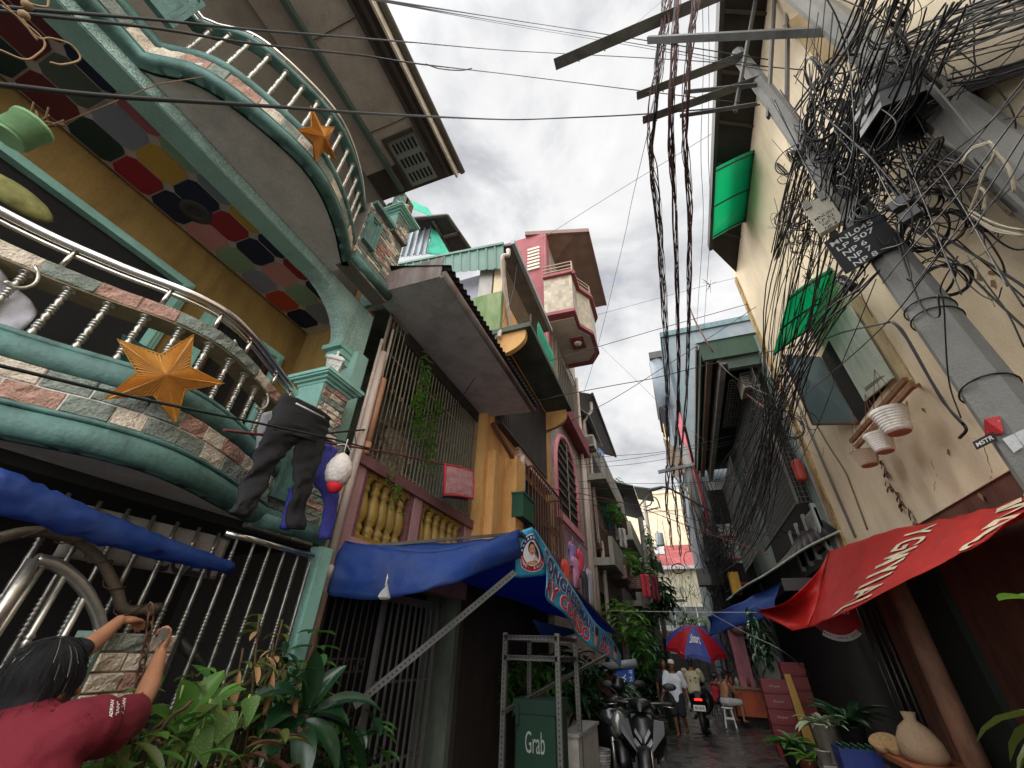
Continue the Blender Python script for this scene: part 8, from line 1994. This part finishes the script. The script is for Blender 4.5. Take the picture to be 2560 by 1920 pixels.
def hand(m, wrist, d, pn, curl=.6, s=1.0, side=1, spread=.18):
    """palm, four unequal jointed fingers and a thumb leaving the side of the palm"""
    wrist = V(wrist); d = V(d).normalized(); pn = V(pn); pn = (pn-d*pn.dot(d)).normalized(); ac_ = d.cross(pn)*side
    pc = wrist+d*.045*s
    M3 = Matrix((ac_, d, pn)).transposed(); m.ell(pc, (.038*s, .052*s, .016*s), nu=14, nv=10, rot=M3)
    for i, (o, L) in enumerate(((-.028, .066), (-.009, .078), (.010, .072), (.028, .056))):
        p = wrist+d*.085*s+ac_*o*s; dd = (d+ac_*(o*spread*6)).normalized(); pts = [wrist+d*.05*s+ac_*o*.9*s, p]; a = 0
        for seg in (.45, .32, .25):
            a += curl*(.8 if seg == .45 else 1.0); q = dd*math.cos(a)+pn*math.sin(a); pts.append(pts[-1]+q*L*seg*s)
        m.tube(pts, [.0095*s, .0092*s, .0085*s, .0078*s, .0062*s], 8); m.ell(pts[-1], (.0064*s,)*3, nu=8, nv=6)
    t0 = wrist+d*.025*s-ac_*.03*s; t1 = t0+(d*.7-ac_*.55+pn*.3).normalized()*.035*s; t2 = t1+(d*.85-ac_*.1+pn*(.3+curl*.5)).normalized()*.03*s; t3 = t2+(d*.8+ac_*.25+pn*(.3+curl*.6)).normalized()*.024*s
    m.tube([pc-ac_*.018*s, t0, t1, t2, t3], [.016*s, .015*s, .0115*s, .010*s, .007*s], 8)
# ---- the person at the gate, seen from behind -------------------------
C = D(97, 1483, x=-1.84); fd = V((-.32, .93, .14)).normalized(); rt = V((.72, .69, 0)).normalized()
nk = D(92, 1582, x=-1.72); rs = D(196, 1572, x=-1.70); ls = D(5, 1545, x=-1.9); ch = nk+V((.02, -.0, -.2)); pv = V((nk.x+.04, nk.y-.0, .86))
eR = D(298, 1530, x=-1.93); wR = D(346, 1412, x=-2.1); wL = D(258, 1341, x=-2.16); eL = D(150, 1425, x=-2.02)
fp = V((pv.x, pv.y, 0))
PERSON = None
m = MB(); Wd, M3h = head(m, C, fd, (.05, .05, 1), .92)
torso(m, pv, ch, nk+V((0, 0, -.03)), rt, (.12, .12, .045), (.08, .08, .045))
limb(m, [rs, rs.lerp(eR, .5)+V((0, 0, -.01)), eR], [.042, .041, .034]); limb(m, [eR, eR.lerp(wR, .4)+V((.01, 0, -.005)), wR], [.035, .036, .023])
limb(m, [ls, ls.lerp(eL, .5), eL], [.042, .041, .034]); limb(m, [eL, eL.lerp(wL, .4)+V((0, 0, -.01)), wL], [.035, .034, .022])
hand(m, wR, (D(361, 1380, x=-2.12)-wR), V((-.6, -.7, .1)), 1.15, .95, 1, .1)
hand(m, wL, (D(300, 1338, x=-2.2)-wL), V((-.15, .1, -1)), .5, .95, -1, .15)
for sgn in (-1, 1):
    hip = pv+rt*.085*sgn; kn = hip+V((-.02, .03, -.42)); an = kn+V((.03, -.03, -.38)); limb(m, [hip, kn, an], [.085, .055, .038]); limb(m, [an+V((0, 0, -.03)), an+fd*.16+V((0, 0, -.06))], [.035, .025])
PERSON = fuse(m, 'person', skin_m, .006, None, (fp.x, fp.y, 0), 3)
tag(PERSON, 'person in a maroon shirt seen from behind, reaching up to the chain on the gatepost', 'person')
m = MB(); se = rs.lerp(eR, .86); sl = ls.lerp(eL, .7)
torso(m, pv+V((0, 0, -.02)), ch, nk+V((.0, -.0, -.03)), rt, (.2, .2, .08), (.125, .125, .08))
limb(m, [nk+V((.01, 0, -.07)), nk.lerp(rs, .55)+V((0, 0, -.02)), rs], [.095, .088, .078]); limb(m, [nk+V((0, 0, -.07)), nk.lerp(ls, .55)+V((0, 0, -.02)), ls], [.095, .088, .075])
limb(m, [rs-rt*.05+V((0, 0, -.02)), rs.lerp(se, .5)+V((0, 0, -.025)), se+V((0, 0, -.012))], [.075, .072, .066]); limb(m, [ls+rt*.03, ls.lerp(sl, .5), sl], [.075, .07, .06])
SH = fuse(m, 'shirt', maroon, .008, PERSON, None, 4, .014)
bpy.context.view_layer.update()
m = MB(); hit_ok = 0
def on_shirt(dx, dy):
    d3 = ROT @ V(((dx*KD-CX)/FOC, (dy*KD-CY)/FOC, 1)); d3.normalize(); off = wloc(SH)
    ok, p_, n_, _i = SH.ray_cast(V((0, 0, CAMZ))-off, d3)
    if ok: return p_+off-d3*.004
    return D(dx, dy, x=-1.86)
for txt, a, b, w in (('ADRIAN', (239, 1549), (243, 1512), 11), ('"IAN"', (253, 1545), (256, 1515), 10), ('ALBAN', (264, 1542), (269, 1508), 10)):
    a, b = V((a[0], a[1], 0)), V((b[0], b[1], 0)); dv = (b-a); pp = V((dv.y, -dv.x, 0)).normalized()*-w
    text_on(m, txt, lambda u, v: on_shirt(*((a+dv*u-pp*(v-.5))[:2])), 1, .7, bold=.03, cv=.5)
m.build('lettering', white, SH)
m = MB()
for sgn in (-1, 1):
    hip = pv+rt*.085*sgn; kn = hip+V((-.02, .03, -.42)); limb(m, [hip, kn, kn+V((.02, -.02, -.1))], [.11, .085, .08])
torso(m, pv+V((0, 0, -.08)), pv+V((0, 0, .05)), pv+V((0, 0, .12)), rt, (.165, .16, .15), (.12, .12, .11)); fuse(m, 'shorts', mat('dark_shorts', '2a2c34', rough=.85), .012, PERSON, None, 3, .006)
# hair: a cap of hair with loose strands
m = MB(); W = Wd
m.ell(W(0, -.022, .04), (.082, .093, .091), nu=18, nv=12, rot=M3h); m.ell(W(0, -.052, -.03), (.075, .057, .092), nu=16, nv=10, rot=M3h); m.ell(W(0, -.05, -.1), (.07, .045, .06), rot=M3h)
for q in (-1, 1): m.ell(W(q*.06, .005, .02), (.026, .055, .05), rot=M3h)
m.ell(W(0, .035, .1), (.06, .05, .03), rot=M3h)
HR = fuse(m, 'hair', hair_m, .007, PERSON, None, 6, .002)
m = MB(); mg = MB()
for i in range(620):
    a = random.uniform(0, 6.28); z0 = random.uniform(.02, .14)
    p = W(.09*math.cos(a)*.9, -.022+.1*math.sin(a)*.9, z0*.95) if False else None
    th = random.uniform(0, math.pi*2); ph = random.uniform(.05, 1.5)
    def hp(ph_, k=1.0): return W(.093*k*math.sin(ph_)*math.cos(th), -.03+.103*k*math.sin(ph_)*math.sin(th), .04+.103*k*math.cos(ph_))
    if math.sin(th) > .75 and ph > .9: continue
    L = random.uniform(.5, 1.0); pts = [hp(ph), hp(ph+L*.4, 1.03), hp(ph+L*.75, 1.05), hp(ph+L, 1.06+random.uniform(0, .1))]
    if ph+L > 1.7: pts[2] = pts[1]+V((0, 0, -.035)); pts[3] = pts[2]+V((random.uniform(-.01, .01), random.uniform(-.01, .01), -.035))
    (mg if random.random() < .03 else m).tube(spline(pts, 3), [.0006]*10, 3, cap=False)
m.build('hair_strands', hair_m, HR); mg.build('grey_strands', grey_h, HR)
m = MB(); c = D(352, 1372, x=-2.1); m.box(c+V((-.012, -.012, -.02)), c+V((.012, .012, .025))); tag(m.build('padlock', steel_d), 'small padlock held in the hand of the person in maroon', 'padlock')
# ---- figures in the lane ------------------------------------------------
def figure(label, at, f, H, pose, skin=skin_d, vox=.014):
    """pose: dict of local joints (right, forward, up) for a 1.0 m tall body"""
    at = V(at); f = V(f).normalized(); r = f.cross(V((0, 0, 1))).normalized()
    J = {k: at+(r*v[0]+f*v[1]+V((0, 0, 1))*v[2])*H for k, v in pose.items()}
    m = MB(); s = H/1.62
    Wf, M3 = head(m, J['head'], (f+r*pose.get('turn', (0,))[0]) if 'turn' in pose else f, (0, 0, 1), s)
    torso(m, J['pelvis'], J['chest'], J['neck'], r, (.15*s, .175*s, .05*s), (.1*s, .105*s, .05*s))
    for q in 'LR':
        limb(m, [J['sh'+q], J['el'+q]], [.048*s, .036*s]); limb(m, [J['el'+q], J['wr'+q]], [.037*s, .024*s]); hd = (J['wr'+q]-J['el'+q]); hand(m, J['wr'+q], hd, r*(-1 if q == 'R' else 1)+f*.4, .45, s*.95, 1 if q == 'R' else -1)
        limb(m, [J['hip'+q], J['kn'+q]], [.085*s, .055*s]); limb(m, [J['kn'+q], J['kn'+q].lerp(J['an'+q], .35), J['an'+q]], [.055*s, .056*s, .034*s]); limb(m, [J['an'+q]+V((0, 0, -.035*s)), J['an'+q]+f*.15*s+V((0, 0, -.055*s))], [.034*s, .024*s])
    o = fuse(m, 'person', skin, vox, None, tuple(at), 2); tag(o, label, 'person'); eyes(Wf, M3, s, o)
    return o, J, Wf, M3, r, f, s
def tee(o, J, r, s, mm, sl=.75, low=-.06, name='shirt'):
    m = MB(); torso(m, J['pelvis']+V((0, 0, low*s)), J['chest'], J['neck']+V((0, 0, -.03*s)), r, (.19*s, .205*s, .075*s), (.135*s, .135*s, .075*s))
    if sl:
        for q in 'LR': limb(m, [J['sh'+q], J['sh'+q].lerp(J['el'+q], sl)], [.085*s, .078*s])
    return fuse(m, name, mm, .016*s, o, None, 3, .010)
def pants(o, J, r, s, mm, to=.9, w=1.0, name='shorts'):
    m = MB(); torso(m, J['pelvis']+V((0, 0, -.03*s)), J['pelvis']+V((0, 0, .06*s)), J['pelvis']+V((0, 0, .1*s)), r, (.16*s, .155*s, .14*s), (.12*s, .115*s, .11*s))
    for q in 'LR':
        k = J['hip'+q].lerp(J['kn'+q], min(1, to)); limb(m, [J['hip'+q], k], [.105*s*w, .085*s*w])
        if to > 1: limb(m, [J['kn'+q], J['kn'+q].lerp(J['an'+q], to-1)], [.08*s*w, .06*s*w])
    return fuse(m, name, mm, .016*s, o, None, 3, .006)
def haircap(o, W, M3, s, mm=None, back=True):
    m = MB(); m.ell(W(0, -.02, .045), (.084*s, .1*s, .093*s), nu=14, nv=10, rot=M3)
    if back: m.ell(W(0, -.06, -.03), (.07*s, .05*s, .07*s), rot=M3)
    fuse(m, 'hair', mm or hair_m, .014, o, None, 2, .006)
stand = dict(head=(0, .02, .93), neck=(0, 0, .835), chest=(0, 0, .72), pelvis=(0, 0, .53), shL=(-.115, 0, .80), shR=(.115, 0, .80), elL=(-.155, -.02, .62), elR=(.155, -.02, .62), wrL=(-.165, .04, .47), wrR=(.17, .05, .47), hipL=(-.055, 0, .51), hipR=(.055, 0, .51), knL=(-.055, .03, .28), knR=(.055, .0, .28), anL=(-.055, 0, .05), anR=(.055, -.06, .06))
ft = D(1475, 1592, z=0)
wk = dict(stand); wk.update(knR=(.055, .10, .285), anR=(.05, .04, .05), knL=(-.06, .03, .28), anL=(-.06, -.16, .10), elR=(.16, .05, .62), wrR=(.2, .14, .48), elL=(-.155, -.08, .62), wrL=(-.17, -.06, .46))
wk = {k: ((-v[0], v[1], v[2]) if k[-1] not in 'LR' else v) for k, v in wk.items()}
o, J, W, M3, r, f, s = figure('person in a white cap, white shirt and black shorts walking towards the camera', ft, (-.15, -1, 0), 1.63, wk)
tee(o, J, r, s, mat('white_tshirt', 'c9cbd0', rough=.85, var=.08), .8, -.1)
pants(o, J, r, s, mat('black_shorts', '1b1c20', rough=.85), .95, 1.15)
m = MB(); m.ell(W(0, -.01, .06), (.085*s, .1*s, .075*s), nu=16, nv=10, rot=M3); CP = fuse(m, 'cap', mat('white_cap', 'c4c2ba', rough=.8), .012, o, None, 2)
m = MB(); m.loft([[W(x_*.075, .07+.075*math.cos(x_*1.2)*k, .045-.01*k-.01*x_*x_+h) for x_ in (-1, -.5, 0, .5, 1)]+[W(x_*.075, .07+.075*math.cos(x_*1.2)*k, .052-.01*k-.01*x_*x_+h) for x_ in (1, .5, 0, -.5, -1)] for k, h in ((0, 0), (.6, 0), (1, 0))]); m.build('cap_peak', mat('white_cap2', 'bcbab2', rough=.8), o)
m = MB(); bb_ = J['wrL']+V((0, -.04, -.09)); m.lathe([(.005, 0), (.028, .01), (.03, .12), (.012, .16), (.012, .18)], J['wrL']+V((0, -.05, -.18)), V((.1, 0, 1)), n=10); tag(m.build('water_bottle', mat('clear_bottle', 'b9c3c8', rough=.08, trans=.3)), 'clear water bottle held by the walking person in white', 'bottle')
for q in 'LR':
    m = MB(); a = J['an'+q]; m.loft([[a+f*y_+r*.045*w*x_+V((0, 0, -.085+h)) for x_ in (-1, 1)]+[a+f*y_+r*.045*w*x_+V((0, 0, -.068+h)) for x_ in (1, -1)] for y_, w, h in ((-.07, .7, 0), (0, .85, 0), (.12, 1.1, 0), (.2, .6, .005))], smooth=False); m.build('sandal', mat('dark_sandal', '33261f', rough=.6), o)
# motorcycle and its rider
mc_ = D(1528, 1590, z=0); mc_ = V((mc_.x, mc_.y+.75, 0))
BIKE = scooter('motorcycle', 'black motorcycle with a lit red tail lamp, ridden away from the camera', (mc_.x, mc_.y, 0), R(176), sc_black)
sit = dict(head=(0, .08, .80), neck=(0, .04, .70), chest=(0, .02, .59), pelvis=(0, -.05, .40), shL=(-.12, .03, .67), shR=(.12, .03, .67), elL=(-.17, .13, .53), elR=(.17, .13, .53), wrL=(-.16, .27, .56), wrR=(.16, .27, .56), hipL=(-.06, -.04, .40), hipR=(.06, -.04, .40), knL=(-.12, .2, .38), knR=(.12, .2, .38), anL=(-.12, .14, .14), anR=(.12, .14, .14))
zs = .86-.40*1.66
o, J, W, M3, r, f, s = figure('rider in a khaki printed shirt sitting on the motorcycle, back to the camera', (mc_.x-.12, mc_.y-.25, zs+.05), (0.07, 1, 0), 1.66, sit)
TS = tee(o, J, r, s, mat('khaki_tshirt', 'a39a7c', rough=.85, var=.1), .75, -.02)
m = MB()
for i in range(16):
    q = J['chest']+r*random.uniform(-.1, .1)+V((0, 0, random.uniform(-.18, .02)))-f*.165*s; m.prism([q, q+r*.02+V((0, 0, .03)), q+r*.035+V((0, 0, -.01))], f*-.004)
m.build('back_print', mat('dark_print', '3a3630', rough=.8), TS)
pants(o, J, r, s, mat('dark_trousers', '26262a', rough=.85), 1.85, 1, 'trousers'); haircap(o, W, M3, s*1.05)
# bare-backed man on the stool
bs_ = dict(head=(.0, .10, .87-.14), neck=(0, .05, .63), chest=(0, .03, .52), pelvis=(0, -.02, .33), shL=(-.12, .04, .60), shR=(.12, .04, .60), elL=(-.16, .14, .46), elR=(.16, .14, .46), wrL=(-.1, .27, .48), wrR=(.1, .27, .48), hipL=(-.06, 0, .33), hipR=(.06, 0, .33), knL=(-.11, .25, .33), knR=(.11, .25, .33), anL=(-.1, .24, .08), anR=(.1, .24, .08))
o, J, W, M3, r, f, s = figure('bare-backed man in white shorts sitting on the white plastic stool', (so_l.x, so_l.y, .49-.27*1.62+.02), (.75, .62, 0), 1.62, bs_, skin_m)
pants(o, J, r, s, mat('white_shorts', 'b9b8b4', rough=.85), .9, 1.05); haircap(o, W, M3, s)
# seated person in red beyond him
rp_ = V((so_l.x-.25, so_l.y+1.0, 0))
t = thing('stool', 'dark low stool under the person in the red sleeveless top', 'stool', rp_); MB().lathe([(.17, .42), (.18, .46), (.01, .46)], rp_, n=16).build('seat', bars_d, t)
for k in range(4):
    a = math.pi/4+k*math.pi/2; m = MB(); m.bar(rp_+V((math.cos(a)*.13, math.sin(a)*.13, .43)), rp_+V((math.cos(a)*.17, math.sin(a)*.17, 0)), .04); m.build('leg', bars_d, t)
o, J, W, M3, r, f, s = figure('person in a red sleeveless top sitting just beyond the bare-backed man', (rp_.x, rp_.y, .46-.27*1.6+.02), (.9, .35, 0), 1.6, bs_)
tee(o, J, r, s, mat('red_singlet', 'a82430', rough=.85), 0, -.02, 'singlet'); pants(o, J, r, s, mat('dark_shorts2', '22232a', rough=.85), .95); haircap(o, W, M3, s)
# onlookers farther down the lane
o, J, W, M3, r, f, s = figure('person in dark clothes standing farther down the lane behind the walker', D(1452, 1568, z=0), (.2, -1, 0), 1.62, stand, skin_d, .02)
tee(o, J, r, s, mat('dark_tshirt', '24252a', rough=.85), .7); pants(o, J, r, s, mat('dark_trousers2', '2a2a30', rough=.85), 1.8, 1, 'trousers'); haircap(o, W, M3, s)
# ================================================================ ground, sky, light
m = MB()
def gfn(u, v):
    x = -60+120*u; y = -20+140*v
    return (x, y, 0)
gm = bpy.data.materials.new('wet_asphalt'); gm.use_nodes = True; nt = gm.node_tree; nd = nt.nodes; lk = nt.links
b = nd['Principled BSDF']; tc = nd.new('ShaderNodeTexCoord')
n1 = nd.new('ShaderNodeTexNoise'); n1.inputs['Scale'].default_value = 1.1; n1.inputs['Detail'].default_value = 7; n1.inputs['Roughness'].default_value = .65; n1.inputs['Distortion'].default_value = .6
lk.new(tc.outputs['Object'], n1.inputs[0])
r1 = nd.new('ShaderNodeValToRGB'); r1.color_ramp.elements[0].position = .35; r1.color_ramp.elements[0].color = (.018, .017, .016, 1); r1.color_ramp.elements[1].position = .68; r1.color_ramp.elements[1].color = (.075, .07, .064, 1)
lk.new(n1.outputs[0], r1.inputs[0]); lk.new(r1.outputs[0], b.inputs['Base Color'])
n2 = nd.new('ShaderNodeTexNoise'); n2.inputs['Scale'].default_value = 2.3; n2.inputs['Detail'].default_value = 5
lk.new(tc.outputs['Object'], n2.inputs[0])
r2 = nd.new('ShaderNodeMapRange'); r2.inputs[1].default_value = .4; r2.inputs[2].default_value = .6; r2.inputs[3].default_value = .07; r2.inputs[4].default_value = .5
lk.new(n2.outputs[0], r2.inputs[0]); lk.new(r2.outputs[0], b.inputs['Roughness'])
n3 = nd.new('ShaderNodeTexNoise'); n3.inputs['Scale'].default_value = 7; n3.inputs['Detail'].default_value = 8
lk.new(tc.outputs['Object'], n3.inputs[0]); bp = nd.new('ShaderNodeBump'); bp.inputs['Strength'].default_value = .55; bp.inputs['Distance'].default_value = .05
lk.new(n3.outputs[0], bp.inputs['Height']); lk.new(bp.outputs[0], b.inputs['Normal'])
m.grid(gfn, 40, 40, 0, smooth=False)
tag(m.build('street', gm, at=(0, 0, 0)), kind='structure')
# pavement strips along the houses
pm = mat('wet_pavement', '4a4742', rough=.35, var=.3, scale=3, bump=.4, dirt=.5, dcol='211f1c')
for a, c in ((-3.1, -2.35), (2.5, 3.3)):
    m = MB(); m.box((a, -3, 0), (c, 42, .12)); tag(m.build('pavement', pm), kind='structure')
W = bpy.data.worlds.new('World'); SC.world = W; W.use_nodes = True
nt = W.node_tree; nd = nt.nodes; lk = nt.links
bg = nd['Background']
SUN_DIR = V((-.42, .30, .86)).normalized()
sky = nd.new('ShaderNodeTexSky'); sky.sky_type = 'NISHITA'; sky.sun_disc = False
sky.sun_elevation = math.asin(SUN_DIR.z); sky.sun_rotation = math.atan2(SUN_DIR.x, SUN_DIR.y); sky.dust_density = 2
sc = nd.new('ShaderNodeVectorMath'); sc.operation = 'SCALE'; sc.inputs['Scale'].default_value = .1
lk.new(sky.outputs[0], sc.inputs[0])
tc = nd.new('ShaderNodeTexCoord')
mp = nd.new('ShaderNodeMapping'); mp.inputs['Scale'].default_value = (1, 1, 1.7); mp.inputs['Location'].default_value = (.3, .1, .45)
lk.new(tc.outputs['Generated'], mp.inputs[0])
def wn(scale, det, dist=0., rough=.55):
    n = nd.new('ShaderNodeTexNoise'); n.inputs['Scale'].default_value = scale; n.inputs['Detail'].default_value = det
    n.inputs['Distortion'].default_value = dist; n.inputs['Roughness'].default_value = rough; lk.new(mp.outputs[0], n.inputs[0]); return n
na = wn(3.2, 9, .5); nb = wn(5.5, 8, .3)
rc = nd.new('ShaderNodeValToRGB'); e = rc.color_ramp.elements
e[0].position = .36; e[0].color = (.47, .48, .52, 1); e[1].position = .60; e[1].color = (.92, .92, .93, 1)
x = e.new(.46); x.color = (.70, .71, .73, 1); x = e.new(.52); x.color = (.84, .84, .85, 1)
mixn = nd.new('ShaderNodeMath'); mixn.operation = 'MULTIPLY_ADD'; mixn.inputs[1].default_value = .35; 
lk.new(nb.outputs[0], mixn.inputs[0])
s2 = nd.new('ShaderNodeMath'); s2.operation = 'MULTIPLY'; s2.inputs[1].default_value = .65; lk.new(na.outputs[0], s2.inputs[0]); lk.new(s2.outputs[0], mixn.inputs[2])
lk.new(mixn.outputs[0], rc.inputs[0])
# gaps of blue between the clouds
gp = nd.new('ShaderNodeMapRange'); gp.inputs[1].default_value = .33; gp.inputs[2].default_value = .25; gp.inputs[3].default_value = 0; gp.inputs[4].default_value = .5
lk.new(wn(4.2, 6, .2).outputs[0], gp.inputs[0])
mx = nd.new('ShaderNodeMix'); mx.data_type = 'RGBA'; lk.new(gp.outputs[0], mx.inputs[0]); lk.new(rc.outputs[0], mx.inputs[6]); lk.new(sc.outputs[0], mx.inputs[7])
# added sky brightness overhead and behind the viewer, out of frame, lights the walls
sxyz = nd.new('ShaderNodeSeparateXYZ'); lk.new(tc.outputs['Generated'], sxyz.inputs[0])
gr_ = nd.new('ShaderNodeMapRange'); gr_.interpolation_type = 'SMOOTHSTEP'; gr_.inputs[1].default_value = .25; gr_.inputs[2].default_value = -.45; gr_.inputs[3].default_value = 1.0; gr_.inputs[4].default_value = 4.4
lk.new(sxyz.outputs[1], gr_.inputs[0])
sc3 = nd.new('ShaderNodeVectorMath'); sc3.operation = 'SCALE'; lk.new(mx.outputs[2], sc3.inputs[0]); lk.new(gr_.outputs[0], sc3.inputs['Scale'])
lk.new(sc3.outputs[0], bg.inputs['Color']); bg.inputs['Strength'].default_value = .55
sl = bpy.data.lights.new('sun', 'SUN'); sl.energy = 1.5; sl.angle = R(22); sl.color = (1, .95, .88)
so = bpy.data.objects.new('sun', sl); COL.objects.link(so)
so.rotation_euler = (-SUN_DIR).to_track_quat('-Z', 'Y').to_euler()
vs = SC.view_settings; vs.view_transform = 'Standard'; vs.look = 'None'; vs.gamma = 1; vs.use_curve_mapping = False; vs.exposure = .98
SC.cycles.max_bounces = 6; SC.cycles.use_denoising = True
